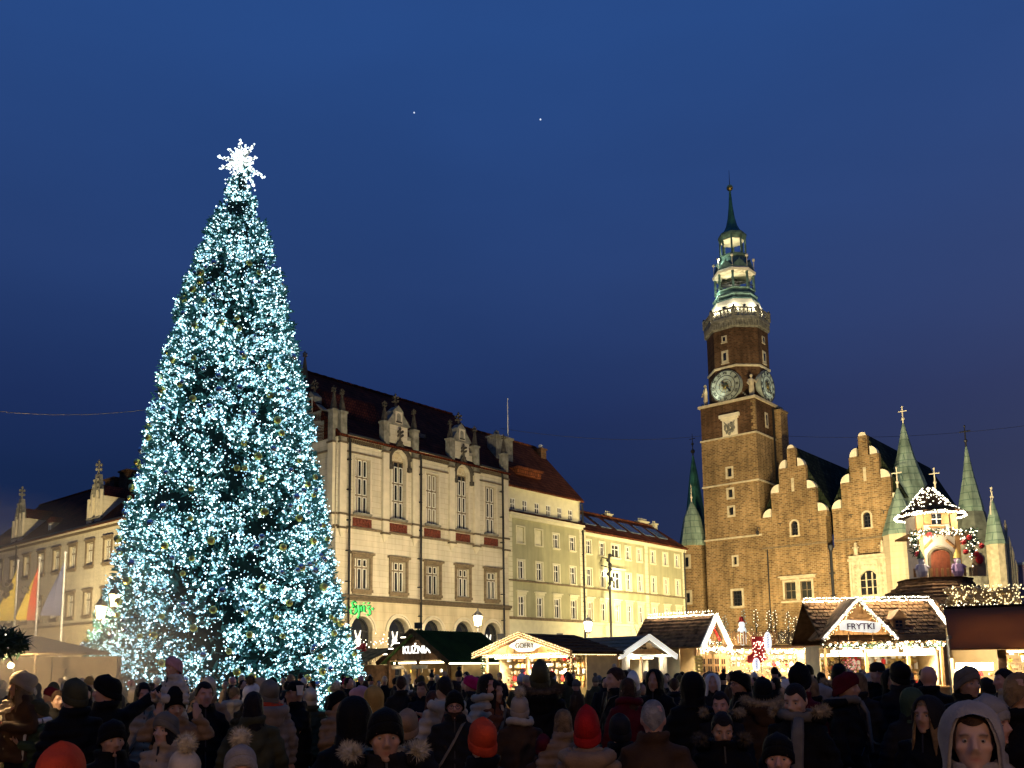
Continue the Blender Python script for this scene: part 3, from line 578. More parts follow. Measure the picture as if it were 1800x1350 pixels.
for k in range(8):
    lo, hi = octring(3.7, 44.75), octring(3.7, 45.75); p, r_ = Vector(lo[k]), Vector(lo[(k+1) % 8])
    bal.tube([Vector(hi[k]), Vector(hi[(k+1) % 8])], .1, 5); bal.cbox(p.x, p.y, 44.7, .3, .3, 1.2)
    for t in np.linspace(.1, .9, 6):
        c = p.lerp(r_, t); q.lathe([(.05, .1), (.12, .3), (.05, .5), (.12, .75), (.05, .98)], 5, (c.x, c.y, 44.7))
        n2 = p.lerp(r_, min(1, t+.08)); q.tube([(c.x, c.y, 45.0), (n2.x, n2.y, 45.25), (c.x, c.y, 45.5)], .04, 4)
o = bal.build('balustrade', M['stone'], TW); q.build('tracery', M['stone'], o, kind='stuff')
octo([(3.12, 44.7), (3.1, 45.9), (2.95, 46.7), (2.72, 47.35)], 'lit_drum', M['snowcap'])
q = MB()
for k in (5, 6, 7):
    a = octring(2.98, 46.0); c = (Vector(a[k])+Vector(a[(k+1) % 8]))/2; q.cbox(c.x, c.y, 45.9, .5 if k != 7 else .25, .2, .5)
q.build('drum_window', M['glass'], TW)
octo([(2.75, 47.2), (2.72, 47.5), (2.5, 47.62), (2.5, 48.0), (2.62, 48.1), (2.55, 48.35), (2.25, 48.45), (2.25, 48.9), (2.38, 49.0), (2.2, 49.15)], 'lantern_base', M['lgreen'])
def posts(r, z0, z1, w, name='lantern_post', m='lgreen'):
    for k in range(8):
        p = octring(r, 0)[k]; q = MB(); q.lathe([(w*1.3, 0), (w, .2), (w, z1-z0-.3), (w*1.4, z1-z0)], 6, (p[0], p[1], z0)); q.build(name, M[m], TW)
posts(2.2, 49.1, 51.3, .17)
q = MB()
for k in range(8):
    a = octring(2.2, 49.75); q.tube([a[k], a[(k+1) % 8]], .05, 4); a = octring(2.2, 49.4); b = octring(2.2, 49.75); q.tube([a[k], b[(k+1) % 8]], .03, 4); q.tube([b[k], a[(k+1) % 8]], .03, 4)
q.build('railing', M['iron'], TW)
octo([(2.1, 51.05), (2.45, 51.2), (2.52, 51.5), (2.3, 51.7), (2.25, 51.9)], 'lantern_cornice', M['snowcap'])
octo([(2.05, 51.0), (2.05, 51.1)], 'lantern_ceiling', M['snowcap'])
q = MB(); q.lathe([(.75, -.9), (.6, -.5), (.35, -.1), (.1, 0)], 10, (A_, A_, 51.0)); q.lathe([(.62, -.8), (.45, -.4), (.1, -.1)], 8, (A_-.9, A_-.8, 50.9)); q.build('bell', M['iron'], TW)
octo([(2.2, 51.9), (1.9, 52.4), (1.75, 53.0), (1.6, 53.3)], 'lantern_roof', M['lgreen'])
for k in range(8):                                           # ogee gables round the lantern roof
    a = octring(2.3, 51.75); p, r_ = Vector(a[k]), Vector(a[(k+1) % 8]); mid = (p+r_)/2; n_ = (Vector((A_, A_, 51.75))-mid).normalized()*.5; q = MB()
    prof = [(0, 0), (.12, .42), (.3, .75), (.42, .9), (.5, 1.25), (.58, .9), (.7, .75), (.88, .42), (1, 0)]
    q.hull([p.lerp(r_, t)+Vector((0, 0, z)) for t, z in prof], [p.lerp(r_, t)+Vector((0, 0, z*.9))+n_ for t, z in prof]); o = q.build('ogee_gable', M['lgreen'], TW)
    q = MB(); q.tube([p+Vector((0, 0, .1)), p+Vector((0, 0, 1.3))], .05, 5); q.ball((p.x, p.y, p.z+1.45), .2, 8, 6); q.build('ball_finial', M['snowcap'], o)
octo([(1.6, 53.1), (1.6, 53.55), (1.75, 53.65), (1.75, 53.85), (1.5, 54.0)], 'upper_lantern_base', M['lgreen'])
posts(1.45, 53.9, 56.4, .13)
octo([(1.3, 56.0), (1.55, 56.3), (1.66, 56.55), (1.66, 56.8), (1.5, 56.85)], 'upper_cornice', M['lgreen'])
octo([(1.35, 55.95), (1.35, 56.05)], 'upper_ceiling', M['snowcap'])
octo([(1.62, 56.85), (1.3, 57.1), (1.0, 57.45), (.66, 58.2), (.42, 59.3), (.24, 60.9), (.1, 63.1)], 'spire', M['darkcopper'])
q = MB(); q.ball((A_, A_, 63.45), .42, 10, 8); q.build('gilded_ball', M['gold'], TW)
q = MB(); q.tube([(A_, A_, 63.8), (A_, A_, 65.9)], [.05, .02], 5); q.build('lightning_rod', M['iron'], TW)
for rz_, wx in ((0, 0), (math.pi/2, 1)):                      # small framed windows of the octagon
    for z, hh, w in ((39.0, 1.6, .9), (41.65, .85, .7)):
        f = MB(); f.box(-w/2, w/2, -.08, .02, z, z+hh); f.box(-w/2-.08, w/2+.08, -.12, .02, z-.1, z-.001); o = f.build('window', M['sand'], TW, (A_, A_-3.47, 0) if not wx else (A_+3.47, A_, 0)); o.rotation_euler.z = rz_
        f = MB(); f.box(-w*.22, w*.22, -.1, -.081, z+hh*.2, z+hh*.8); f.build('pane', M['glass'], o)
# clock dials
def clock(x, y, rz, z=36.05, R=2.0):
    e = link('clock', None, TW, (x, y, z), (0, 0, rz)); q = MB(); K = 28
    q.prism([(R*math.cos(2*math.pi*k/K), R*math.sin(2*math.pi*k/K)) for k in range(K)], -.12, .55); q.build('dial', M['dial'], e)
    q = MB()
    for rr, w in ((R-.04, .08), (R*.66, .06), (R*.42, .05)):
        for k in range(K):
            a, b = 2*math.pi*k/K, 2*math.pi*(k+1)/K; q.prism([(rr*math.cos(a), rr*math.sin(a)), (rr*math.cos(b), rr*math.sin(b)), ((rr-w)*math.cos(b), (rr-w)*math.sin(b)), ((rr-w)*math.cos(a), (rr-w)*math.sin(a))][::-1], -.16, -.118)
    q.build('dial_ring', M['iron'], e)
    for h, s in enumerate(('XII', 'I', 'II', 'III', 'IIII', 'V', 'VI', 'VII', 'VIII', 'IX', 'X', 'XI')):
        a = math.pi/2-h*math.pi/6; me = text_mesh(s, .55 if len(s) < 3 else .46, .02, bold=.004); me.materials.append(M['iron'])
        link('numeral', me, e, (R*.82*math.cos(a)+.2*math.sin(a)*0-(.2*math.cos(a-math.pi/2+math.pi/2)), -.15, R*.82*math.sin(a)-.2*math.sin(a)), (math.pi/2, -(a-math.pi/2), 0))
    q = MB()
    for k in range(20):
        a = 2*math.pi*k/20; r2 = R*(.6 if k % 2 else .45); c, s_ = math.cos(a), math.sin(a); q.add([(c*.3-s_*.05, -.17, s_*.3+c*.05), (c*.3+s_*.05, -.17, s_*.3-c*.05), (c*r2, -.15, s_*r2)], [(0, 1, 2), (2, 1, 0)])
    q.ball((0, -.16, 0), .33, 10, 6, (1, .4, 1)); q.build('gilded_sun', M['gold'], e)
    for a, r2, w in ((math.radians(90-140), .95, .14), (math.radians(90+38), .55, .16)):
        q = MB(); c, s_ = math.cos(a), math.sin(a); q.hull([(-s_*w, -.24, c*w), (s_*w, -.24, -c*w), (s_*.05+c*r2, -.24, -c*.05+s_*r2), (-s_*.05+c*r2, -.24, c*.05+s_*r2)], [(-s_*w, -.2, c*w), (s_*w, -.2, -c*w), (s_*.05+c*r2, -.2, -c*.05+s_*r2), (-s_*.05+c*r2, -.2, c*.05+s_*r2)])
        q.ball((c*r2, -.22, s_*r2), .16, 6, 4); q.build('hand', M['iron'], e)
clock(A_, -.0, 0); clock(7.3, A_, math.pi/2)
for x, y, rz in ((6.75, .55, .8), (.55, .55, -.8)):                  # statues standing on the corners between the dials
    e = link('corner_statue', None, TW, (x, y, 34.15), (0, 0, rz)); q = MB()
    q.lathe([(.38, 0), (.3, .3), (.34, .9), (.3, 1.5), (.36, 1.9), (.3, 2.2), (.12, 2.4), (.12, 2.5)], 8, ell=(1, .8)); q.ball((0, 0, 2.68), .2, 8, 6); q.tube([(-.3, 0, 2.15), (-.55, -.2, 1.7), (-.35, -.35, 1.4)], [.13, .11, .08], 6); q.tube([(.3, 0, 2.15), (.6, -.1, 1.8), (.75, -.1, 2.2)], [.13, .11, .08], 6)
    q.build('figure', M['sand'], e); q = MB(); q.ball((0, .05, -.05), .6, 8, 5, (1.3, .8, .6))
    for k in range(5): q.ball((-.5-.2*k, -.1, -.05+.18*k), .11, 5, 3)
    q.build('console', M['stone'], e)
# ================================================================ gabled brick front of the town hall
HL = thing('town_hall', 'floodlit brick town hall front with two stepped gables and a dark glazed roof', 'building', T0, ANG_G)
gw = [(11.0, 11.78, 16.75, 18.4, .39), (19.18, 19.96, 16.75, 18.45, .39), (9.85, 11.15, 9.5, 11.45), (11.7, 13.0, 9.5, 11.45), (18.35, 20.15, 9.5, 12.0, .8, True)]
m_ = MB(); m_.wall(7.3, 15.05, 0, 19.2, [h for h in gw if h[1] < 15], 0, .4); m_.wall(15.85, 23.4, 0, 19.2, [h for h in gw if h[0] > 15], 0, .4); m_.wall(15.05, 15.85, 0, 14.9, (), .05)
m_.add([(15.05, 0, 14.9), (15.05, 1.6, 14.9), (15.05, 1.6, 19.2), (15.05, 0, 19.2)], [(0, 1, 2, 3)]); m_.add([(15.85, 0, 14.9), (15.85, 1.6, 14.9), (15.85, 1.6, 19.2), (15.85, 0, 19.2)], [(3, 2, 1, 0)])
m_.build('wall', M['brick'], HL)
for gx, hw in ((11.45, 3.8), (19.65, 3.8)):
    g_ = MB()
    prof = [(-3.8, 19.2), (-2.68, 22.0), (-1.5, 24.75), (-.52, 26.9)]
    def band(x0, x1, z0, z1): g_.box(gx+x0, gx+x1, 0, .6, z0, z1)
    band(-2.68, -1.62 if gx < 15 else -1.62, 19.2, 21.95); band(1.62, 2.68, 19.2, 21.95); band(-1.5-.12, 1.62, 19.2, 24.7); band(-.5, .5, 24.7, 26.9)
    go = g_.build('gable', M['brick'], HL)
    for x0, x1, zb in ((-3.8, -2.8, 19.2), (-2.68, -1.7, 21.95), (-1.5, -.72, 24.7), (-.42, .42, 26.9), (.72, 1.5, 24.7), (1.7, 2.68, 21.95), (2.8, 3.8, 19.2)):
        c, w = gx+(x0+x1)/2, (x1-x0)/2
        b = MB(); b.box(c-w-.02, c+w+.02, -.08, .68, zb-.62, zb+.001); b.build('merlon', M['brick'], go)
        b = MB(); ctr = x0 < 0 < x1; s_ = 1 if c > gx else -1
        if ctr: b.prism([(c+w*math.cos(math.pi*k/8), zb+.003+w*math.sin(math.pi*k/8)) for k in range(9)], -.08, .68)
        else: b.prism([(c-s_*w, zb+.003)][::1]+[(c-s_*w+s_*2*w*math.cos(math.pi/2-math.pi/2*k/7)*1., zb+.003+.95*math.sin(math.pi/2-math.pi/2*k/7)) for k in range(8)][::1] if s_ < 0 else [(c-w, zb+.003)]+[(c-w+2*w*math.cos(math.pi/2*k/7), zb+.003+.95*math.sin(math.pi/2*k/7)) for k in range(8)], -.08, .68)
        b.build('merlon_cap', M['snowcap'], go)
    b = MB(); b.box(gx-.16, gx+.16, -.03, .01, 21.85, 23.4); b.build('niche', M['sand'], go)
    for dx in (-1.75, 1.75):                                  # iron wall anchors
        b = MB(); b.box(gx+dx-.25, gx+dx+.25, -.06, -.001, 18.3, 18.37); b.box(gx+dx-.04, gx+dx+.04, -.06, -.001, 18.0, 18.3); b.build('wall_anchor', M['iron'], HL)
    for rx, sl in ((1, 1),):
        r = MB(); r.prism([(gx-4.1, 19.6), (gx+4.1, 19.6), (gx+.15, 27.2), (gx-.15, 27.2)], .62, 24); r.build('roof', M['slate'], go)
for a, b in ((7.35, 15.05), (15.85, 23.3)):
    q = MB(); q.box(a, b, -.1, -.001, 15.5, 15.68); q.build('string_course', M['brown'], HL)
for c in (11.39, 19.57):
    window(HL, c, 16.75, .78, 1.65, 2, 3, .3, M['iron'], .06, arch=.39, sur=(.2, .05, 'sand'), sill=(.25, .1, .12, 'sand'))
for c in (10.5, 12.35): window(HL, c, 9.5, 1.3, 1.95, 2, 2, .25, M['brown'], .08, sur=(.24, .08, 'sand'))
q = MB(); q.box(9.4, 13.5, -.2, -.001, 11.75, 12.0); q.box(9.2, 13.7, -.32, -.001, 12.0, 12.15); q.box(9.4, 13.5, -.24, -.001, 9.1, 9.3); q.box(11.24, 11.6, -.14, -.002, 9.3, 11.75); q.build('window_cornice', M['sand'], HL)
q = MB(); q.hull([(13.55, -.15, 7.8), (13.9, -.15, 7.8), (13.9, -.002, 7.8), (13.55, -.002, 7.8)], [(13.4, -.15, 9.2), (13.85, -.15, 9.2), (13.85, -.002, 9.2), (13.4, -.002, 9.2)]); q.build('console', M['sand'], HL)
q = MB(); q.tube([(15.45, -.15, 1), (15.45, -.15, 14.6)], .16, 7); q.lathe([(.16, 0), (.35, .5), (.35, .7)], 8, (15.45, -.1, 14.5))
for z in np.arange(2, 14, 2.5): q.box(15.2, 15.7, -.3, .04, z, z+.12)
q.build('downpipe', M['iron'], HL)
q = MB(); q.tube([(8.0, -.1, 5), (8.0, -.1, 15.4)], .07, 6); q.tube([(23.4, -.12, 5), (23.35, -.12, 15.6)], .09, 6); q.build('downpipe', M['iron'], HL)
# carved oriel window of the right gable
OR = link('oriel_window', None, HL, (19.6, 0, 0)); q = MB(); q.wall(-1.95, 1.95, 9.0, 13.1, [(-.95, .95, 9.4, 12.0, .9, True)], -.75, .3); q.box(-1.95, 1.95, -.74, 0, 9.0, 9.3); q.add([(-1.95, -.75, 9), (-1.95, 0, 9), (-1.95, 0, 13.1), (-1.95, -.75, 13.1)], [(3, 2, 1, 0)]); q.add([(1.95, -.75, 9), (1.95, 0, 9), (1.95, 0, 13.1), (1.95, -.75, 13.1)], [(0, 1, 2, 3)])
q.hull([(-1.2, -.1, 7.9), (1.2, -.1, 7.9), (1.2, -.003, 7.9), (-1.2, -.003, 7.9)], [(-1.95, -.75, 8.995), (1.95, -.75, 8.995), (1.95, -.003, 8.995), (-1.95, -.003, 8.995)]); q.build('surround', M['sand'], OR)
q = MB(); q.box(-2.1, 2.1, -.9, .0, 13.1, 13.35); q.box(-2.0, 2.0, -.8, -.001, 13.36, 13.7)
for x in (-1.85, -.95, .95, 1.85): q.box(x-.12, x+.12, -.86, -.755, 9.1, 13.05)
for x in np.arange(-1.7, 1.8, .34): q.ball((x, -.8, 12.55), .12, 5, 3)
for z in np.arange(9.5, 12.3, .4):
    for x in (-1.4, 1.4): q.ball((x, -.78, z), .16, 5, 3)
q.build('carving', M['sand'], OR)
q = MB()
for x in (-1.3, 1.5): q.lathe([(.26, 0), (.2, .4), (.25, .7), (.16, 1.1), (.2, 1.2)], 7, (x, -.4, 13.7)); q.ball((x, -.4, 15.05), .16, 6, 4); q.tube([(x-.35, -.4, 14.6), (x+.35, -.4, 14.6)], .08, 5)
q.build('statuette', M['sand'], OR)
q = MB(); q.box(-.95, .95, -.5, -.46, 9.4, 11.95); q.build('pane', M['glass'], OR)
q = MB()
for x in (-.32, .32): q.box(x-.07, x+.07, -.6, -.5, 9.4, 11.8)
for z in (10.2, 11.0): q.box(-.95, .95, -.54, -.505, z-.03, z+.03)
q.build('mullion', M['sand'], OR)
# wall lamp under the gables
q = MB(); q.tube([(7.2, -.02, 18.0), (7.2, -.7, 18.1), (7.2, -.75, 17.7)], .04, 5); q.lathe([(.16, 0), (.22, .3), (.05, .5)], 6, (7.2, -.75, 17.2)); q.build('wall_lantern', M['iron'], HL)
# ================================================================ small round stair turret left of the tower
B0 = at(1223, 1071, 112.2); B0.z = 0
TU = thing('stair_turret', 'slim brick stair turret with a pale green cone between the olive house and the tower', 'tower', B0, ANG_G)
def octa_at(levels, name, m, par, c=(0, 0), n=8):
    q = MB(); q.lathe([(r/math.cos(math.pi/8), z) for r, z in levels], n, (c[0], c[1], 0), math.pi/8); return q.build(name, m, par)
octa_at([(1.42, 0), (1.42, 17.0)], 'shaft', M['brick'], TU); octa_at([(1.42, 16.9), (1.6, 17.1), (1.62, 17.25), (.95, 20.6), (.14, 22.5)], 'cone_roof', M['copper'], TU)
q = MB(); q.tube([(0, 0, 22.4), (0, 0, 24.8)], [.09, .03], 5); q.ball((0, 0, 23.1), .16, 6, 4); q.build('rod', M['snowcap'], TU)
for z in (14.0, 9.6):
    q = MB(); q.box(-.55, .4, -1.55, -1.43, z, z+1.75); o = q.build('window', M['sand'], TU); q = MB(); q.box(-.28, .13, -1.565, -1.551, z+.25, z+1.4); q.build('pane', M['glass'], o)
TU2 = thing('spired_turret', 'dark slender spire rising behind the stair turret', 'tower', at(1229, 1071, 117)*Vector((1, 1, 0)) if False else Vector((at(1229, 1071, 117).x, 117, 0)), ANG_G)
octa_at([(1.5, 0), (1.5, 18.6)], 'shaft', M['darkbrick'], TU2); octa_at([(1.7, 18.5), (1.1, 22), (.5, 27), (.1, 29.6)], 'cone_roof', M['darkcopper'], TU2)
q = MB(); q.tube([(0, 0, 29.5), (0, 0, 32.6)], [.1, .03], 5); q.ball((0, 0, 30.2), .3, 7, 5); q.ball((0, 0, 31.2), .2, 6, 4); q.tube([(-.45, 0, 31.9), (.45, 0, 31.9)], .05, 4); q.build('rod', M['iron'], TU2)
# ================================================================ green-spired corner turrets on the right
def cross(mb, x, y, z, h): mb.tube([(x, y, z), (x, y, z+h)], [.1, .06], 5); mb.tube([(x-h*.22, y, z+h*.72), (x+h*.22, y, z+h*.72)], .07, 4); mb.ball((x, y, z+h*.3), .2, 6, 4); mb.ball((x, y, z+h*.95), .12, 6, 4)
Q0 = Vector((43.3, 97.5, 0))
RT = thing('green_spire_turret', 'town hall corner turret under a tall pale green spire, behind the light-roofed hut', 'tower', Q0, ANG_G)
octa_at([(3.0, 0), (3.0, 14.9), (3.25, 15.1), (3.25, 15.5)], 'shaft', M['ochre'], RT)
q = MB()
for k in range(48): a = 2*math.pi*k/48; q.ball((3.35*math.cos(a), 3.35*math.sin(a), 14.85), .17, 5, 3)
q.build('frieze', M['sand'], RT, kind='stuff')
octa_at([(3.35, 15.5), (2.5, 18.6), (1.95, 20.9), (.85, 24.6), (.1, 28.3)], 'spire', M['copper'], RT, (.0, .0))
q = MB(); cross(q, 0, 0, 28.2, 2.1); q.build('cross', M['snowcap'], RT)
for px, D, z0, z1, r0 in ((1588, 95, 15.5, 20.6, 1.75), (1655, 96.5, 15.5, 20.8, 1.7)):
    p = at(px, 1000, D); lx = (p-Q0).dot(-VD); ly = (p-Q0).dot(UD)
    octa_at([(r0, z0), (r0*.55, z0+(z1-z0)*.55), (.08, z1)], 'corner_cone', M['copper'], RT, (lx, ly)); octa_at([(r0*.95, 0), (r0*.95, z0)], 'corner_shaft', M['ochre'], RT, (lx, ly))
    q = MB(); cross(q, lx, ly, z1-.1, 2.4); q.build('cross', M['snowcap'], RT)
Q1 = Vector((49.0, 95.5, 0))
R2 = thing('dark_spire_turret', 'dark grey turret under a slim green spire, second from the right edge', 'tower', Q1, ANG_G)
octa_at([(1.95, 0), (1.95, 14.2), (2.1, 14.4)], 'shaft', M['stone'], R2); octa_at([(2.0, 14.4), (1.25, 17.9)], 'roof_skirt', mat('grey_slate', (.12, .13, .10), .7, var=.3, scale=1.5), R2); octa_at([(1.2, 17.9), (1.15, 18.5), (.5, 22), (.09, 25.1)], 'spire', M['copper'], R2)
q = MB(); cross(q, 0, 0, 25, 2.5); q.build('cross', M['iron'], R2)
Q2 = Vector((49.6, 92.3, 0))
R3 = thing('pale_gothic_gable', 'pale stone gothic gable with pinnacles and a short green cone at the right end', 'building', Q2, ANG_F)
octa_at([(.85, 0), (.85, 14)], 'shaft', M['sand'], R3); octa_at([(.98, 14), (.55, 16.6), (.1, 18.6)], 'cone_roof', M['copper'], R3)
q = MB(); cross(q, 0, 0, 18.5, 1.5); q.tube([(-1.1, 0, 17.0), (-1.0, 0, 17.8), (-.5, 0, 18.6), (-.1, 0, 18.9)], .07, 5); q.build('cross', M['snowcap'], R3)
q = MB(); q.prism([(.9, 0), (9, 0), (9, 10.5), (6.5, 13.2), (4.4, 15.0), (2.4, 13.4), (.9, 12.2)], .0, 1.2); wl = q.build('gable', M['sand'], R3)
q = MB()
for i, (x, z) in enumerate([(1.3, 13.4), (2.3, 14.4), (3.3, 15.4), (4.4, 16.6), (5.5, 15), (6.6, 14), (7.8, 12.6)]): q.box(x-.12, x+.12, -.2, -.001, 6, z-.8); q.lathe([(.17, 0), (.17, .5), (.02, 1.3)], 5, (x, -.1, z-.8))
q.build('pinnacle', M['sand'], wl)
q = MB()
for x in (1.8, 2.8, 3.85, 4.95): q.box(x-.28, x+.28, -.03, -.002, 8, 12)
q.build('tracery_panel', M['stone'], wl)
pk = thing('pink_house', 'pink plaster house with white windows at the right edge', 'building', Vector((62.5, 104, 0)), ANG_F); q = MB(); q.box(-2, 14, 0, 10, 0, 13.2); q.build('wall', mat('pink_plaster', (.42, .27, .30), .85), pk)
q = MB(); q.box(-2.2, 14, -.3, 10, 13.2, 13.5)
for k in range(6): q.box(-1.6+.9*k, -1.2+.9*k, -.3, 0, 13.5, 14.1)
q.build('parapet', M['white'], pk)
for z in (4.5, 7.5, 10.5):
    for x in (-.6, 1.4, 3.4): window(pk, x, z, .9, 1.6, 2, 2, -.05, M['white'], .09, sur=(.12, .1, 'white'))
# ================================================================ the giant lit Christmas tree
TB = at(396, 1172, 42); TB.z = 0
TREE = thing('christmas_tree', 'giant Christmas tree covered in thousands of white lights with a star on top', 'christmas tree', TB)
PROF = [(.3, 6.5), (2.18, 6.3), (3.28, 5.95), (4.32, 5.55), (5.37, 5.2), (6.7, 4.95), (8.04, 4.75), (9.38, 4.46), (10.75, 4.24), (12.12, 3.98), (13.5, 3.72), (14.9, 3.42), (16.3, 3.12), (17.7, 2.88), (19.16, 2.52), (20.6, 2.18), (22.06, 1.67), (23.5, 1.2), (24.3, .82), (25.2, .52), (26.2, .42)]
PZ = np.array([p[0] for p in PROF]); PROF = [(z, r*(.97 if z < 2 else .93)) for z, r in [(z, r) for z, r in PROF]]; PR = np.array([p[1] for p in PROF])
def prad(z): return np.interp(z, PZ, PR)
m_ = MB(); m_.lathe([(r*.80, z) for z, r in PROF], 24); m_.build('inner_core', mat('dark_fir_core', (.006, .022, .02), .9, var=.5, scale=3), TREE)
m_ = MB(); m_.lathe([(.35, 0), (.3, 1.0)], 10); m_.build('trunk', M['brown'], TREE)
# cluster centres: tiers of bushy branch ends; gaps between them stay dark
area = np.concatenate([[0], np.cumsum(PR[:-1]*np.hypot(np.diff(PZ), np.diff(PR)))]); 
def sample_z(n): return np.interp(rng.random(n)*area[-1], area, PZ)
NC = 1900; cz = sample_z(NC); ca = rng.random(NC)*2*np.pi; csz = rng.uniform(.26, .46, NC)
cz = cz+.16*np.sin(ca*4+np.floor(cz/.62))            # boughs hang in loose tiers
fv, ff, bulbs = [], [], []
def spray(px, py, pz, dx, dy, dz, L, n):
    for _ in range(n):
        d = np.array([dx, dy, dz])+rng.normal(0, .45, 3); d /= np.linalg.norm(d)+1e-6; s = np.cross(d, rng.normal(0, 1, 3)); s /= np.linalg.norm(s)+1e-6; l = L*rng.uniform(.6, 1.2); w = .045*rng.uniform(.8, 1.4)
        o = len(fv); p = np.array([px, py, pz]); fv.extend([p+s*w, p-s*w, p+d*l*.6-s*w*.9, p+d*l, p+d*l*.6+s*w*.9]); ff.append((o, o+1, o+2, o+3, o+4))
for i in range(NC):
    R_ = prad(cz[i]); out = rng.uniform(.90, 1.045); r = R_*out; cs = csz[i]*(.6+.4*min(1, R_/1.6)); nx, ny = math.cos(ca[i]), math.sin(ca[i]); c = np.array([r*nx, r*ny, cz[i]])
    dens = .5+.5*math.sin(ca[i]*5.3+cz[i]*1.9)*math.sin(ca[i]*2.1-cz[i]*.83+1.0)+.25*math.sin(cz[i]*2.6); fade = np.clip(.72+.6*dens, .35, 1.2)
    if cz[i] > 13 or cz[i] < 4: fade = max(fade, 1.0)
    for k in range(16):
        q = rng.normal(0, .6, 3)*cs; q[2] *= .75; p = c+q; lim = R_*1.05+.1; rr = math.hypot(p[0], p[1])
        if rr > lim: p[:2] *= lim/rr
        spray(p[0]*.97, p[1]*.97, p[2], nx*.9, ny*.9, .12, .36 if R_ > 1 else .22, 2)
    for k in range(int(27*fade*rng.uniform(.75, 1.2)*(csz[i]/.36)**2)):
        th = rng.uniform(0, 6.283); el = rng.uniform(-.55, 1.0)                 # over the upper outer face of the bough
        d = np.array([nx, ny, 0])*rng.uniform(.1, .85)+np.array([-ny, nx, 0])*math.cos(th)*.95+np.array([0, 0, 1])*(math.sin(th)*.72+.12); d *= cs*rng.uniform(.55, 1.12)
        p = c+d; bulbs.append((p[0], p[1], p[2], rng.uniform(.022, .05)))
for k in range(9000):
    z = sample_z(1)[0]; a_ = rng.random()*6.283; r = prad(z)*rng.uniform(.93, 1.02); bulbs.append((r*math.cos(a_), r*math.sin(a_), z, rng.uniform(.018, .036)))
me = bpy.data.meshes.new('foliage'); me.from_pydata([tuple(v) for v in fv], [], ff); me.materials.append(mat('fir_needles', (.05, .20, .185), .6, var=.5, scale=2.5, spec=.4)); link('foliage', me, TREE, kind='stuff')
BW = [emit('cool_white_led', (.68, .93, 1.), 4.2), emit('ice_blue_glow', (.42, .74, 1.), 1.35), emit('mint_glow', (.40, .82, .85), .95)]  # dimmer blue and mint bulbs imitate the halo round the white ones
def bulb_mesh(name, bl, mats):
    b = MB()
    for x, y, z, r in bl: b.mi = int(rng.choice(len(mats), p=[.36, .28, .36] if len(mats) == 3 else None)); b.octa((x, y, z), r)
    b.mi = 1; me = b.mesh(name)
    for m in mats: me.materials.append(m)
    return me
link('light_string', bulb_mesh('light_string', bulbs, BW), TREE, kind='stuff')
# star of light-covered spikes
st = MB(); sb = []; sc_ = np.array([.05, -.1, 26.85])
for k, (ax, az, L) in enumerate([(-.62, .85, 1.35), (.02, 1, 1.25), (.6, .85, 1.3), (-1, .25, 1.2), (1, .3, .95), (-1, -.45, 1.15), (1, -.6, 1.5), (.6, -1, 1.4), (-.35, -1, 1.2), (-.8, -.05, .8), (.3, .9, 1.0), (-.3, .95, .95), (.9, -.15, .8)]):
    d = np.array([ax, rng.uniform(-.3, .3), az]); d /= np.linalg.norm(d); e = sc_+d*L*.9; st.tube([tuple(sc_), tuple(e)], [.12, .03], 5)
    for t in np.linspace(.08, 1, int(17*L)):
        for _ in range(2): q = sc_+d*L*.9*t+rng.normal(0, .12*(1.15-t), 3); sb.append((*q, rng.uniform(.04, .06)))
for _ in range(170): q = np.array([0, 0, 25.2])+np.array([rng.normal(0, .3), rng.normal(0, .3), rng.uniform(-.1, 1.7)]); sb.append((*q, rng.uniform(.035, .055)))
s_o = st.build('star_topper', M['white'], TREE); link('star_light', bulb_mesh('star_light', sb, [emit('star_white_led', (.8, .97, 1.), 2.2)]), s_o, kind='stuff')
# baubles
bb = MB(); bb.smooth = True; bb.ball((0, 0, 0), .15, 12, 8); bme = bb.mesh('bauble'); wme = bme.copy(); bme.materials.append(mat('gold_bauble', (.95, .72, .18), .28, metal=1, var=.05)); wme.materials.append(mat('silver_bauble', (.7, .75, .8), .15, metal=1, var=.05))
for k in range(210):
    z = sample_z(1)[0]; a = -math.pi/2+rng.uniform(-1.5, 1.5)
    if z > 21: continue
    r = prad(z)*1.05+.1; g_ = rng.random() < .66
    tag(link('bauble', bme if g_ else wme, None, (TB.x+r*math.cos(a), TB.y+r*math.sin(a), z), scale=rng.uniform(.7, 1.25)), 'shiny gold ball hanging among the white lights of the giant Christmas tree' if g_ else 'shiny silver ball hanging among the white lights of the giant Christmas tree', 'bauble', 'gold balls on the Christmas tree' if g_ else 'silver balls on the Christmas tree')
# two bright stars
for px, py, r in ((728, 198, 2.0), (950, 210, 2.2)):
    b = MB(); b.ball((0, 0, 0), r, 8, 6); o = b.build('bright_star', emit('starlight', (.75, .85, 1), 1.1)); o.location = at(px, py, 2200)
    tag(o, 'tiny bright star in the blue sky '+('between the lit tree and the middle' if px < 800 else 'right of the middle, level with the other star'), 'star')
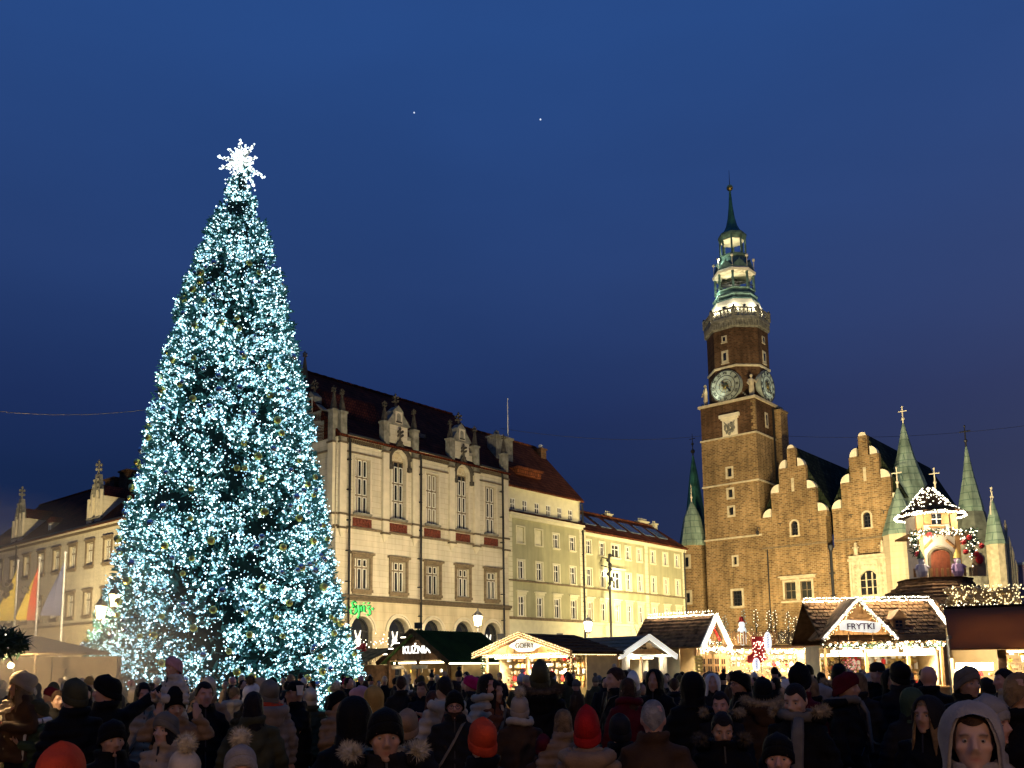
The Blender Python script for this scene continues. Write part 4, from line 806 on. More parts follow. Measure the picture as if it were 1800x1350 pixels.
# ================================================================ market: shared pieces
def canvas(name, c):                      # cloth that lets part of the lamplight below it through
    m = mat(name, c, .8, var=.12, scale=1.2); t = m.node_tree; b = t.nodes['Principled BSDF']; tr = t.nodes.new('ShaderNodeBsdfTranslucent'); tr.inputs['Color'].default_value = (c[0]*1.6, c[1]*1.5, c[2]*1.4, 1); mx_ = t.nodes.new('ShaderNodeMixShader'); mx_.inputs[0].default_value = .55
    out = t.nodes['Material Output']; t.links.new(b.outputs[0], mx_.inputs[1]); t.links.new(tr.outputs[0], mx_.inputs[2]); t.links.new(mx_.outputs[0], out.inputs['Surface']); return m
M.update(
 wood=mat('honey_timber', (.42, .22, .08), .6, var=.25, scale=5, bump=.2, bscale=30), darkwood=mat('dark_stained_timber', (.05, .026, .013), .8, var=.4, scale=5, bump=.2, spec=.05),
 greywood=mat('grey_timber', (.16, .12, .075), .7, var=.3, scale=5, bump=.2), shingle=mat('dark_wood_shingle', (.15, .085, .042), .85, var=.6, scale=3.5, bump=.3, spec=.04),
 greenroof=mat('dark_green_roof_sheet', (.022, .042, .010), .8, var=.25, scale=2, spec=.05), tarp=canvas('brown_canvas_awning', (.17, .10, .048)),
 tan=mat('tan_canvas', (.34, .22, .12), .8, var=.12, scale=1), render=mat('white_hut_render', (.62, .52, .40), .8, var=.08), fir=mat('fir_green', (.012, .035, .014), .7, var=.5, scale=6),
 red=mat('red_gloss', (.45, .02, .02), .35, var=.2), whitep=mat('white_gloss', (.75, .72, .68), .4), blue=mat('blue_print', (.04, .09, .4), .5), yellow=mat('yellow_wares', (.6, .4, .08), .5), lilac=mat('lilac_print', (.13, .08, .16), .6),
 backlit=mat('pale_hut_interior', (.42, .30, .15), .7, var=.15, scale=3))
LEDW = emit('warm_string_led', (1., .76, .38), 2.4); LEDC = emit('white_string_led', (1., .9, .68), 5); STRIP = emit('warm_light_tube', (1., .84, .5), 9)
BULBM = None
def fairy(parent, pts, step, mtl, r=.03, jit=.02, drop=0., name='fairy_light'):
    """small bulbs along a path, some on short drops: one part, far too small to pick apart"""
    b = MB()
    for p, q in zip(pts[:-1], pts[1:]):
        p, q = Vector(p), Vector(q); n_ = max(1, int((q-p).length/step))
        for i in range(n_):
            c = p.lerp(q, (i+.5)/n_)+Vector(rng.normal(0, jit, 3)); c.z -= rng.random()*drop; b.octa(c, r*rng.uniform(.8, 1.2))
    return b.build(name, mtl, parent, kind='stuff')
def garland(parent, pts, rad, dens, name='fir_garland', bulbs=None, br=.028, bd=14):
    f = MB(); lb = MB()
    for p, q in zip(pts[:-1], pts[1:]):
        p, q = Vector(p), Vector(q); L_ = (q-p).length
        for i in range(int(L_*dens)):
            c = p.lerp(q, rng.random())+Vector(rng.normal(0, rad*.35, 3)); d = Vector(rng.normal(0, 1, 3)).normalized()*rad; s = d.cross(Vector(rng.normal(0, 1, 3))).normalized()*rad*.16
            f.add([c-s, c+s, c+d], [(0, 1, 2)])
        for i in range(int(L_*bd) if bulbs else 0):
            c = p.lerp(q, rng.random())+Vector(rng.normal(0, rad*.55, 3)); lb.octa(c, br*rng.uniform(.7, 1.2))
    o = f.build(name, M['fir'], parent, kind='stuff')
    if bulbs: lb.build('fairy_light', bulbs, o, kind='stuff')
    return o
def wares(parent, x0, x1, y, z0, z1, n, rows=4, size=.09):
    """goods on shelves: boxes, jars, balls and hanging ornaments, each its own child"""
    kinds = []
    for k in range(6):
        b = MB()
        if k == 0: b.cbox(0, 0, 0, 1.2, .8, 1.0)
        elif k == 1: b.lathe([(.5, 0), (.55, .2), (.55, 1.0), (.3, 1.15), (.35, 1.3)], 8)
        elif k == 2: b.ball((0, 0, .5), .5, 8, 6)
        elif k == 3: b.lathe([(.6, 0), (.5, .8), (.02, 1.5)], 7)
        elif k == 4: b.lathe([(.02, 0), (.5, .3), (.62, .8), (.4, 1.1), (.1, 1.2)], 8)
        else: b.cbox(0, 0, 0, .7, .5, 1.6)
        kinds.append(b.mesh('ware'))
    cols = [M['red'], M['whitep'], M['yellow'], M['wood'], M['tan'], M['greywood'], M['whitep'], M['brown']]
    nm = ('gift_box', 'jar', 'glass_ball', 'candle_cone', 'mug', 'carved_figure')
    for i in range(n):
        r_ = i % rows; x = x0+(x1-x0)*((i//rows)+.5)/math.ceil(n/rows)+rng.normal(0, .03); k = int(rng.integers(6)); s = size*rng.uniform(.8, 1.3)
        o = link(nm[k], kinds[k], parent, (x, y+rng.uniform(-.05, .1), z0+(z1-z0)*r_/max(1, rows-1)), (0, 0, rng.uniform(-.6, .6)), s)
        if not o.data.materials: o.data.materials.append(M['wood'])
        o.material_slots[0].link = 'OBJECT'; o.material_slots[0].material = cols[int(rng.integers(len(cols)))]
def planks(parent, poly_fn, x0, x1, y, n, m, horizontal=False, z0=0, z1=0):
    """gable or wall boarding: one object per board, clipped to the roof line by poly_fn(x) -> top z"""
    if not horizontal:
        w = (x1-x0)/n
        for i in range(n):
            a, b = x0+w*i+.006, x0+w*(i+1)-.006; dy = .012*(i % 2); q = MB(); q.prism([(a, z0), (b, z0), (b, poly_fn(b)), (a, poly_fn(a))], y-dy, y+.03); q.build('plank', m, parent)
    else:
        h = (z1-z0)/n
        for i in range(n):
            a, b = z0+h*i+.004, z0+h*(i+1)-.004; xa, xb = poly_fn(a); xc, xd = poly_fn(b); q = MB(); dy = .012*(i % 2); q.prism([(xa, a), (xb, a), (xd, b), (xc, b)], y-dy, y+.03); q.build('plank', m, parent)
def hut(name, label, loc, rz, w, d, ze, zr, roofm, wallm, ov=.25, rows=0, posts=True, counter=True, inner=(.68, .56, .34), light=120, lightcol=GLOW, barge=None, board='v', nb=14, rowname='plank', rt=.06, group='wooden huts of the Christmas market'):
    """gabled market hut: front is -y, ridge runs along y; parts: post, counter, back_wall, plank, roof (> plank rows), bargeboard, light_tube"""
    t = thing(name, label, 'market stall', loc, rz, group); hw = w/2
    q = MB(); q.box(-hw, hw, d-.06, d, 0, ze); q.box(-hw, -hw+.05, .9, d-.06, 0, ze); q.box(hw-.05, hw, .9, d-.06, 0, ze); q.build('back_wall', M['backlit'], t)
    q = MB(); q.box(-hw+.05, hw-.05, .06, d-.06, ze-.06, ze-.02); q.build('ceiling', M['backlit'], t)
    if counter:
        q = MB(); q.box(-hw, hw, -.02, .06, 0, 1.05); q.box(-hw-.06, hw+.06, -.15, .35, 1.05, 1.1); q.build('counter', wallm, t)
    for x in ((-hw+.06, hw-.06, 0) if posts else ()):
        q = MB(); q.box(x-.06, x+.06, -.01, .11, 1.1 if counter else 0, ze-.02); q.build('post', wallm, t)
    sl = (zr-ze)/hw
    top = lambda x: zr-abs(x)*sl-.03
    if board == 'v': planks(t, top, -hw, hw, 0, nb, wallm, z0=ze-.02)
    else: planks(t, lambda z: (-(zr-z-.03)/sl, (zr-z-.03)/sl), 0, 0, 0, nb, wallm, True, ze, zr-.06)
    for s in (-1, 1):
        n_ = math.hypot(hw+ov, (hw+ov)*sl); ux, uz = s*(hw+ov)/n_, -(hw+ov)*sl/n_; nx, nz = -uz*s*s*(1 if s > 0 else -1), ux*s
        nx, nz = (-uz, ux) if s > 0 else (uz, -ux)
        q = MB(); ya, yb = -.35, d+.1
        def P(u_, v_, y): return (ux*u_+nx*v_, y, zr+uz*u_+nz*v_)
        q.hull([P(0, 0, ya), P(n_, 0, ya), P(n_, 0, yb), P(0, 0, yb)], [P(0, rt, ya), P(n_, rt, ya), P(n_, rt, yb), P(0, rt, yb)]); ro = q.build('roof', roofm, t)
        if rows:
            h = n_/rows
            for i in range(rows):
                q = MB(); u0, u1 = h*i+.005, h*(i+1)+.05; q.hull([P(u0, rt+.004, ya-.03), P(min(u1, n_+.04), rt+.03, ya-.03), P(min(u1, n_+.04), rt+.03, yb), P(u0, rt+.004, yb)], [P(u0, rt+.03, ya-.03), P(min(u1, n_+.04), rt+.065, ya-.03), P(min(u1, n_+.04), rt+.065, yb), P(u0, rt+.03, yb)]); q.build(rowname, roofm, ro)
        if barge:
            q = MB(); q.hull([P(-.02, -.1, ya-.09), P(n_+.03, -.1, ya-.09), P(n_+.03, -.1, ya-.036), P(-.02, -.1, ya-.036)], [P(-.02, rt+.08, ya-.09), P(n_+.03, rt+.08, ya-.09), P(n_+.03, rt+.08, ya-.036), P(-.02, rt+.08, ya-.036)]); q.build('bargeboard', barge, t)
    if light:
        q = MB(); q.tube([(-hw+.3, .5, ze-.14), (hw-.3, .5, ze-.14)], .045, 6); q.build('light_tube', STRIP, t)
        for x in (-hw*.6, hw*.6):
            q = MB(); q.ball((0, 0, 0), .045, 8, 6); q.build('lamp_globe', STRIP, t, (x, -.3, ze-.16)); lamp('POINT', (x, -.45, ze-.2), light*.22, lightcol, t, .06, name='eaves_fill')  # globes and lamps added under the eaves as warm fill for the crowd
        o = lamp('AREA', (0, .8, ze-.12), light, lightcol, t, size=w*.8, sy=.4, name='hut_lamp'); o.rotation_euler = (math.radians(-28), 0, 0)
    return t
def rake_pts(w, ze, zr, ov, y, dz=0.): sl = (zr-ze)/(w/2); return [(-(w/2+ov), y, ze-ov*sl+dz), (0, y, zr+dz), (w/2+ov, y, ze-ov*sl+dz)]
def sign_text(parent, s, size, loc, m, ext=.015, bold=.0, name='lettering'):
    me = text_mesh(s, size, ext, bold=bold); me.materials.append(m); return link(name, me, parent, loc, (math.pi/2, 0, 0))
# ---- dark hut with the green sheet roof
k1 = Vector((-4.62, 44, 0))
K1 = hut('market_hut', 'dark wooden hut with a green sheet roof and white KUZNIA letters on its gable', k1, ANG_G, 4.3, 4.4, 2.42, 3.78, M['greenroof'], M['darkwood'], ov=.3, light=130, barge=M['darkwood'], nb=22)
sign_text(K1, 'KUŹNIA', .52, (.02, -.1, 2.72), emit('white_letters', (1, .97, .9), 1.0), .03, .004)
q = MB(); q.tube([(0, -.25, 3.55), (0, -.1, 3.62)], .05, 6); q.build('spot_lamp', M['iron'], K1); lamp('SPOT', (0, -.55, 3.55), 60, (1, .97, .85), K1, .04, spot=(2.0, .6), name='gable_spot').rotation_euler = (.35, 0, 0)
for i in range(4):
    q = MB(); u_ = .5+i*.42; q.cbox(-u_*1.05, -.42, 3.78-u_*.62, .35, .05, .05); q.build('step_light', LEDC, K1)
for x, w, z in ((-1.35, .8, 2.0), (.2, 1.0, 2.0)):
    q = MB(); q.box(x-w/2, x+w/2, -.06, -.02, z, z+.14); q.box(x-w/2-.02, x+w/2+.02, -.05, -.021, z-.02, z+.16); q.build('menu_board', M['greywood'], K1)
q = MB()
for i in range(24): x = -.3-.18*i; 
for i in range(26):
    y = -.3+.18*i
    for s in (1,):
        q.tube([(.05, y, 3.84), (2.5, y, 2.32)], .018, 4)
q.build('roof_rib', M['greenroof'], K1, kind='stuff')
q = MB(); q.tube([(2.45, -.3, 2.2), (2.45, 4.4, 2.2)], .03, 5); q.build('eaves_tube', STRIP, K1)
lamp('POINT', (1.8, .9, 1.95), 40, GLOW, K1, .08, name='hut_lamp')
wares(K1, -1.7, 1.7, .5, 1.12, 1.8, 24, 3, .12)
# low dark kiosk half behind the tree
k1b = thing('low_kiosk', 'low dark kiosk with a tiled awning roof beside the lit tree under the green sign', 'market stall', Vector((-8.6, 45.5, 0)), ANG_G)
q = MB(); q.box(-1.8, 1.8, 0, 2, 0, 2.2); q.build('body', M['darkwood'], k1b)
for i in range(7):
    q = MB(); y = 1.6-.32*i; z = 3.0-.115*i; q.hull([(-2.3, y-.36, z-.13), (2.3, y-.36, z-.13), (2.3, y, z), (-2.3, y, z)], [(-2.3, y-.36, z-.09), (2.3, y-.36, z-.09), (2.3, y, z+.04), (-2.3, y, z+.04)]); q.build('plank', M['shingle'], k1b)
q = MB(); q.box(-1.1, .2, -.75, -.7, 2.02, 2.3); q.build('violet_sign', emit('violet_sign', (.55, .4, 1), 1.6), k1b)
q = MB(); q.box(-.2, 1.6, -.06, -.02, 1.3, 2.1); q.build('lit_window', emit('lit_window', (1, .85, .6), .8), k1b)
fairy(k1b, [(-2.0, 1.7, 3.5), (0, 1.9, 3.45), (1.6, 1.7, 3.6)], .09, LEDC, .035, .12, .3); 
for x, z in ((-1.5, 3.1), (.1, 2.95)):
    q = MB(); q.ball((x, 1.2, z), .28, 8, 6, (1.4, 1, .8)); q.ball((x+.3, 1.1, z+.2), .17, 8, 6); q.build('red_toy', M['red'], k1b)
# ---- waffle hut
k2 = Vector((.52, 36, 0))
K2 = hut('waffle_hut', 'bright honey coloured hut outlined in warm lights with a white GOFRY sign', k2, ANG_G, 4.5, 3.0, 2.5, 3.2, M['darkwood'], M['wood'], ov=.25, rows=6, light=900, barge=M['wood'], nb=22)
rk = rake_pts(4.5, 2.5, 3.2, .25, -.5)
for dz, m in ((.12, LEDW), (.04, LEDW), (-.06, LEDW)): fairy(K2, [(x, y, z+dz) for x, y, z in rk], .06, m, .026, .006)
fairy(K2, [(-2.2, -.2, 2.46), (2.2, -.2, 2.46)], .06, LEDW, .028, .006); fairy(K2, [(-2.2, -.2, 2.38), (2.2, -.2, 2.38)], .07, LEDW, .024, .006)
fairy(K2, [(2.28, -.2, 2.42), (2.28, 2.9, 2.42)], .06, LEDW, .03, .006)
q = MB(); q.prism([(.75*math.cos(a)+.1*math.cos(5*a), .26*math.sin(a)) for a in np.linspace(0, 2*math.pi, 20, endpoint=False)], -.09, -.05); q.build('sign_board', emit('waffle_sign', (1, .95, .8), .7), K2).location = (0, 0, 2.82)
sign_text(K2, 'GOFRY', .30, (0, -.12, 2.71), M['brown'], .012, .004)
wares(K2, -2, 2, 1.2, 1.15, 2.2, 90, 5, .13)
for i in range(3): q = MB(); q.box(-1.6+1.3*i, -.9+1.3*i, 2.8, 2.86, 1.7, 2.2); q.build('picture_board', M[('whitep', 'yellow', 'red')[i]], K2)
for x in (-2.2, 2.2): garland(K2, [(x, -.12, .9), (x, -.12, 2.4)], .16, 60, bulbs=LEDW, bd=12)
# ---- pale hut with white bargeboards and a fascia that glow in place of lamplight
k3 = Vector((5.62, 40, 0))
K3 = hut('timber_hut', 'plain timber hut with bright white bargeboards and a small wooden name board', k3, ANG_F, 3.9, 3.2, 2.46, 3.2, M['greywood'], M['wood'], ov=.3, rows=5, light=330, lightcol=(.8, .95, 1), barge=emit('glowing_bargeboard', (1, .92, .74), .62), board='h', nb=5)
q = MB(); q.box(-.72, .72, -.07, -.04, 2.64, 2.98); q.build('name_board', M['wood'], K3); sign_text(K3, 'Produkty', .11, (0, -.085, 2.86), M['darkwood'], .005); sign_text(K3, 'od Rolnika', .13, (0, -.085, 2.7), M['darkwood'], .005, .004)
q = MB(); q.box(-1.95, 1.95, -.3, -.1, 2.36, 2.46); q.build('fascia', emit('glowing_fascia', (1, .85, .55), .45), K3)  # lamplight put into the board as a faint glow
for s in (-1, 1):
    q = MB()
    for i in range(6): q.tube([(s*(1.25+.1*i), -.12, 2.36), (s*(1.3+.1*i+.02*(i % 2)), -.12, 1.1)], .05, 5)
    q.build('curtain', M['tan'], K3)
wares(K3, -1.1, 1.1, 1.5, 1.15, 2.0, 20, 3, .14)
# ---- pointed kiosk with a long shingled roof
k4 = Vector((9.42, 44, 0))
K4 = hut('pointed_kiosk', 'steep-roofed kiosk outlined in white lights with striped ridge and carved shutters', k4, ANG_F, 2.5, 3.4, 2.98, 4.3, M['shingle'], M['wood'], ov=.2, rows=9, light=420, barge=M['whitep'], nb=10)
rk = rake_pts(2.5, 2.98, 4.3, .2, -.5)
for dz in (.14, .06, -.02, -.1): fairy(K4, [(x, y, z+dz) for x, y, z in rk], .055, LEDC, .032, .01)
fairy(K4, [(0, -.3, 4.42), (0, 3.4, 4.42)], .05, LEDC, .036, .015, .05); fairy(K4, [(0, -.3, 4.56), (0, 3.4, 4.56)], .16, LEDC, .03, .01)
garland(K4, [(-.95, -.12, 3.05), (.95, -.12, 3.05)], .14, 60, bulbs=LEDC, bd=16); garland(K4, [(-.7, -.12, 3.35), (0, -.12, 4.0), (.7, -.12, 3.35)], .1, 40, bulbs=emit('red_led', (1, .12, .06), 3), bd=14)
q = MB(); q.hull([(.22, -.16, 3.75), (.34, -.16, 3.82), (.95, -.16, 3.2), (.83, -.16, 3.13)], [(.22, -.12, 3.75), (.34, -.12, 3.82), (.95, -.12, 3.2), (.83, -.12, 3.13)]); q.build('red_ski', M['red'], K4)
fairy(K4, [(-1.6, -.4, 2.85), (1.6, -.4, 2.85)], .05, LEDC, .034, .03, .25)
for x in (-1.0, -.35, .35, 1.0):
    q = MB(); q.box(x-.26, x+.26, -.2, -.16, 1.5, 2.5); q.box(x-.3, x+.3, -.19, -.15, 1.46, 1.5); so = q.build('shutter', M['wood'], K4)
    q = MB()
    for dx in (-.11, .11):
        for dz in (1.66, 2.02): q.box(x+dx-.07, x+dx+.07, -.215, -.201, dz, dz+.26)
    q.build('lattice_opening', M['darkwood'], so)
q = MB()
for i in range(5): q.tube([(-1.9, -.3, 1.7+.16*i), (-1.6, -.42, 1.74+.16*i), (-1.3, -.3, 1.68+.16*i)], .07, 6)
q.build('striped_scarf', M['yellow'], K4)
o = lamp('AREA', (0, 1.5, 4.62), 120, GLOW, K4, size=.06, sy=3.4, name='ridge_strip'); o.rotation_euler = (0, math.radians(-30), 0)
# ---- long booth crowned with little firs
k5 = Vector((13.1, 45, 0))
K5 = thing('fir_topped_booth', 'long booth with a fence of lights, lit snowman and small firs on its roof', 'market stall', k5, -.05)
q = MB(); q.box(-2.6, 2.9, .2, 3, 0, 2.75); q.build('body', M['backlit'], K5); q = MB(); q.box(-2.7, 3.0, -.4, 3.1, 2.75, 2.9); q.build('roof', M['darkwood'], K5)
for i in range(44):
    x = -2.62+.128*i; q = MB(); q.box(x-.05, x+.05, -.3, -.26, 2.95, 3.55+.06*(i % 2)); q.build('plank', M['wood'] if i < 20 else M['greywood'], K5)
fv_ = MB()
for k in range(170): fv_.octa((rng.uniform(-2.6, 2.9), -.36, rng.uniform(2.98, 3.55)), rng.uniform(.012, .022))
fv_.build('fairy_light', LEDW, K5, kind='stuff')
fv_ = MB()
for k in range(330): fv_.octa((rng.uniform(-2.6, 2.9), rng.uniform(-.5, -.1), rng.uniform(1.55, 2.75)), rng.uniform(.012, .026))
fv_.build('fairy_light', LEDW, K5, kind='stuff')
fairy(K5, [(-2.6, -.4, 2.72), (2.9, -.4, 2.72)], .05, LEDC, .034, .04, .2)
wares(K5, -2.4, 2.8, -.05, 1.3, 2.5, 110, 5, .13)
for x, m in ((-1.4, 'wood'), (.9, 'wood'), (2.0, 'wood')):
    q = MB(); q.box(x-.16, x+.16, -.42, -.36, 1.7, 2.5); q.build('carved_board', M[m], K5)
lamp('AREA', (0, -.9, 2.7), 480, GLOW, K5, size=4.5, sy=.3, name='booth_lamp').rotation_euler = (math.radians(20), 0, 0)
q = MB()
for x, z, r in ((0, 0, .3), (0, .42, .22), (0, .72, .16)): q.ball((x, 0, z+.28), r, 10, 7)
sn = q.build('snowman', emit('lit_snowman', (.85, .98, .95), .85), None); sn.location = (k5.x-1.75, 45.2, 2.95); tag(sn, 'glowing white snowman figure standing on the fir-topped booth roof', 'snowman')
q = MB(); q.lathe([(.2, 0), (.19, .06), (.12, .07), (.1, .25)], 8, (0, 0, 1.14)); q.build('hat', M['red'], sn)
def fir(name, label, loc, h, r, m, bulbs=None, n=120, cat='fir tree', group=None):
    t = thing(name, label, cat, loc, 0, group); q = MB(); q.lathe([(.03+.012*h, 0), (.01, h)], 5); q.build('trunk', M['brown'], t); f = MB(); lb = MB()
    for k in range(n):
        z = h*(.12+.86*(k/n)); rr = r*(1-z/h)*rng.uniform(.75, 1.15)+.03; a = k*2.4+rng.uniform(-.4, .4); c, s = math.cos(a), math.sin(a)
        tip = Vector((c*rr, s*rr, z+rr*.35)); base = Vector((0, 0, z-rr*.05)); f.tube([base, tip], [.008, .004], 3)
        for u_ in np.linspace(.25, 1, 6):
            p = base.lerp(tip, u_)
            for sd in (-1, 1): e = p+Vector((c*.5-s*sd, s*.5+c*sd, .25)).normalized()*rr*.24*(1.25-u_*.6); w = (e-p).cross(Vector((0, 0, 1))).normalized()*.014; f.add([p-w, p+w, e], [(0, 1, 2)])
        if bulbs and k % 4 == 0: lb.octa(base.lerp(tip, rng.uniform(.6, 1.02)), .02)
    f.build('crown', m, t)
    if bulbs: lb.build('fairy_light', bulbs, t, kind='stuff')
    return t
for i, (px, top, mm, lab) in enumerate([(1262, 1076, 'fir', 'dark little fir leftmost on the fir-topped booth'), (1278, 1080, 'ice', 'icy blue-white little fir left of the glowing snowman'), (1308, 1070, 'ice', 'icy blue-white little fir touching the glowing snowman on its right'), (1334, 1068, 'fir', 'dark fir with white lights, first right of the icy fir'), (1352, 1072, 'fir', 'dark fir with white lights, second right of the icy fir'), (1368, 1070, 'fir', 'dark fir with white lights in the middle of the booth roof'), (1386, 1074, 'fir', 'dark fir with white lights, second from the booth roof right end'), (1404, 1082, 'fir', 'dark fir with white lights, last before the pale reindeer figure')]):
    p = at(px, 1105, 45.8); hgt = at(px, top, 45.8).z-2.92
    fir('fir_tree', lab, (p.x, p.y+.5*(i % 2), 2.92), hgt, .55, M['fir'] if mm == 'fir' else mat('frosted_fir', (.25, .5, .45), .6, var=.3), LEDC if mm == 'fir' else BW[2], 70, group='little firs on the booth roof')
q = MB(); q.tube([(-.1, 0, 0), (-.1, 0, .45)], .04, 5); q.tube([(.35, 0, 0), (.35, 0, .45)], .04, 5); q.tube([(-.2, 0, .5), (.45, 0, .5)], [.12, .14], 7); q.tube([(-.15, 0, .5), (-.4, 0, .95)], [.09, .06], 6); q.ball((-.48, 0, 1.0), .11, 7, 5, (1.4, .8, .8)); q.tube([(-.4, 0, 1.05), (-.3, 0, 1.4), (-.45, 0, 1.55)], .02, 4)
rd = q.build('reindeer', emit('lit_reindeer', (.6, .9, .85), .35)); rd.location = at(1424, 1105, 45.2); rd.location.z = 2.92; tag(rd, 'pale glowing reindeer figure at the right end of the fir-topped booth', 'reindeer')
q = MB(); q.prism([(-.5, 0), (.1, 0), (.35, .12), (.35, 1.25), (-.25, 1.25), (-.25, .45), (-.5, .35)], 0, .12); sk = q.build('stocking', M['red']); sk.location = at(1332, 1143, 43.5); tag(sk, 'big red stocking shape covered in white bulbs, hung in front of the booth', 'stocking'); fv_ = MB()
for k in range(60): fv_.octa((rng.uniform(-.25, .33), -.03, rng.uniform(.1, 1.2)), .022)
fv_.build('fairy_light', LEDC, sk, kind='stuff'); sk.location.z = 2.05
for px, py, h, lab in ((1350, 1128, .95, 'tall white lit panel with blue marks beside the big red stocking'), (1330, 1168, .62, 'small white lit panel with blue marks just above the crowd')):
    p = at(px, py, 43.2); q = MB(); K = 14; q.prism([(.17*math.cos(2*math.pi*k/K), h/2*math.sin(2*math.pi*k/K)) for k in range(K)], 0, .08); o = q.build('lit_panel', emit('lit_panel', (.95, .97, 1), 1.1)); o.location = p; tag(o, lab, 'lit sign')
    q = MB()
    for i in range(6): z = -h*.3+h*.12*i; q.tube([(-.05, -.012, z), (.05, -.012, z+h*.07)], .018, 4)
    q.build('blue_mark', M['blue'], o)
# ---- fries stall
k6 = Vector((13.35, 33, 0)); rz6 = -.03
K6 = thing('fries_stall', 'long chalet stall with shingled roof, dormer and glowing FRYTKI sign', 'market stall', k6, rz6, 'wooden huts of the Christmas market')
W6 = 2.15
q = MB(); q.box(-W6, W6, 2.2, 2.26, 0, 2.6); q.box(-W6, -W6+.05, .5, 2.2, 0, 2.6); q.box(W6-.05, W6, .5, 2.2, 0, 2.6); q.box(-W6, W6, .1, 2.2, 2.5, 2.55); q.build('back_wall', M['backlit'], K6)
q = MB(); q.box(-W6, W6, -.05, .05, 0, 1.05); q.box(-W6-.05, W6+.05, -.2, .35, 1.05, 1.1); q.build('counter', M['wood'], K6)
for x in (-W6+.07, -.6, .9, W6-.07): q = MB(); q.box(x-.05, x+.05, 0, .1, 1.1, 2.5); q.build('post', M['wood'], K6)
ya, za, yb_, zb_ = -.55, 2.62, 1.6, 4.22; sl_len = math.hypot(yb_-ya, zb_-za); uy, uz_ = (yb_-ya)/sl_len, (zb_-za)/sl_len
def R6(x, s, lift=0.): return (x, ya+uy*s-uz_*lift, za+uz_*s+uy*lift)
q = MB(); q.hull([R6(-W6-.2, 0), R6(W6+.25, 0), R6(W6+.25, sl_len), R6(-W6-.2, sl_len)], [R6(-W6-.2, 0, .05), R6(W6+.25, 0, .05), R6(W6+.25, sl_len, .05), R6(-W6-.2, sl_len, .05)]); q.hull([R6(-W6-.2, sl_len), R6(W6+.25, sl_len), (W6+.25, 3.4, 2.7), (-W6-.2, 3.4, 2.7)], [R6(-W6-.2, sl_len, .05), R6(W6+.25, sl_len, .05), (W6+.25, 3.45, 2.75), (-W6-.2, 3.45, 2.75)]); r6 = q.build('roof', M['darkwood'], K6)
sh = MB(); sh.hull([(-.095, 0, .055), (.095, 0, .055), (.095, .33, .055), (-.095, .33, .055)], [(-.09, 0, .095), (.09, 0, .095), (.09, .33, .06), (-.09, .33, .06)]); shm = sh.mesh('shingle'); shm.materials.append(M['shingle'])
ang6 = math.atan2(zb_-za, yb_-ya)
for j in range(11):
    for i in range(22):
        x = -W6-.1+.205*i+(.1 if j % 2 else 0)
        if x > W6+.2 or (x < -.35 and j < 9 and j > 0 and abs(x+1.1) < .95*(1-j/10)) : continue
        link('shingle', shm, r6, R6(x, .235*j, .0), (ang6, 0, rng.normal(0, .012)), (1, 1, 1+.3*rng.random()))
fairy(K6, [R6(-W6-.2, sl_len, .12), R6(W6+.25, sl_len, .12)], .05, LEDC, .034, .012, .05); fairy(K6, [R6(-W6-.2, sl_len, .24), R6(W6+.25, sl_len, .24)], .07, LEDC, .03, .012)
fairy(K6, [R6(W6+.25, 0, .1), R6(W6+.25, sl_len, .1)], .035, LEDC, .042, .012); fairy(K6, [R6(W6+.32, 0, .1), R6(W6+.32, sl_len, .1)], .035, LEDC, .04, .012)
q = MB(); q.hull([R6(W6+.38, 0, -.05), R6(W6+.52, 0, -.05), R6(W6+.52, sl_len, -.05), R6(W6+.38, sl_len, -.05)], [R6(W6+.38, 0, .1), R6(W6+.52, 0, .1), R6(W6+.52, sl_len, .1), R6(W6+.38, sl_len, .1)]); q.build('bargeboard', M['wood'], K6)
garland(K6, [(-W6-.2, -.6, 2.56), (W6+.2, -.6, 2.56)], .13, 160, bulbs=LEDC, br=.04, bd=30)
q = MB(); q.box(-W6-.15, W6+.2, -.58, -.5, 2.6, 2.72); q.build('fascia', M['wood'], K6)
for i in range(3): q = MB(); q.box(-W6-.15, W6+.2, -.52+.05*i, -.48+.05*i, 2.73+.07*i, 2.79+.07*i); q.build('plank', M['wood'], K6)
o = lamp('AREA', R6(0, sl_len-.05, .55), 150, GLOW, K6, size=4.2, sy=.06, name='ridge_strip'); o.rotation_euler = (math.radians(-25), 0, 0)
for x in (-1.6, -.5, .6, 1.7):
    q = MB(); q.ball((0, 0, 0), .05, 8, 6); q.build('lamp_globe', STRIP, K6, (x, -.62, 2.42)); lamp('POINT', (x, -.78, 2.4), 130, GLOW, K6, .06, name='eaves_fill')  # added globes and lamps, throwing warm fill light on the crowd
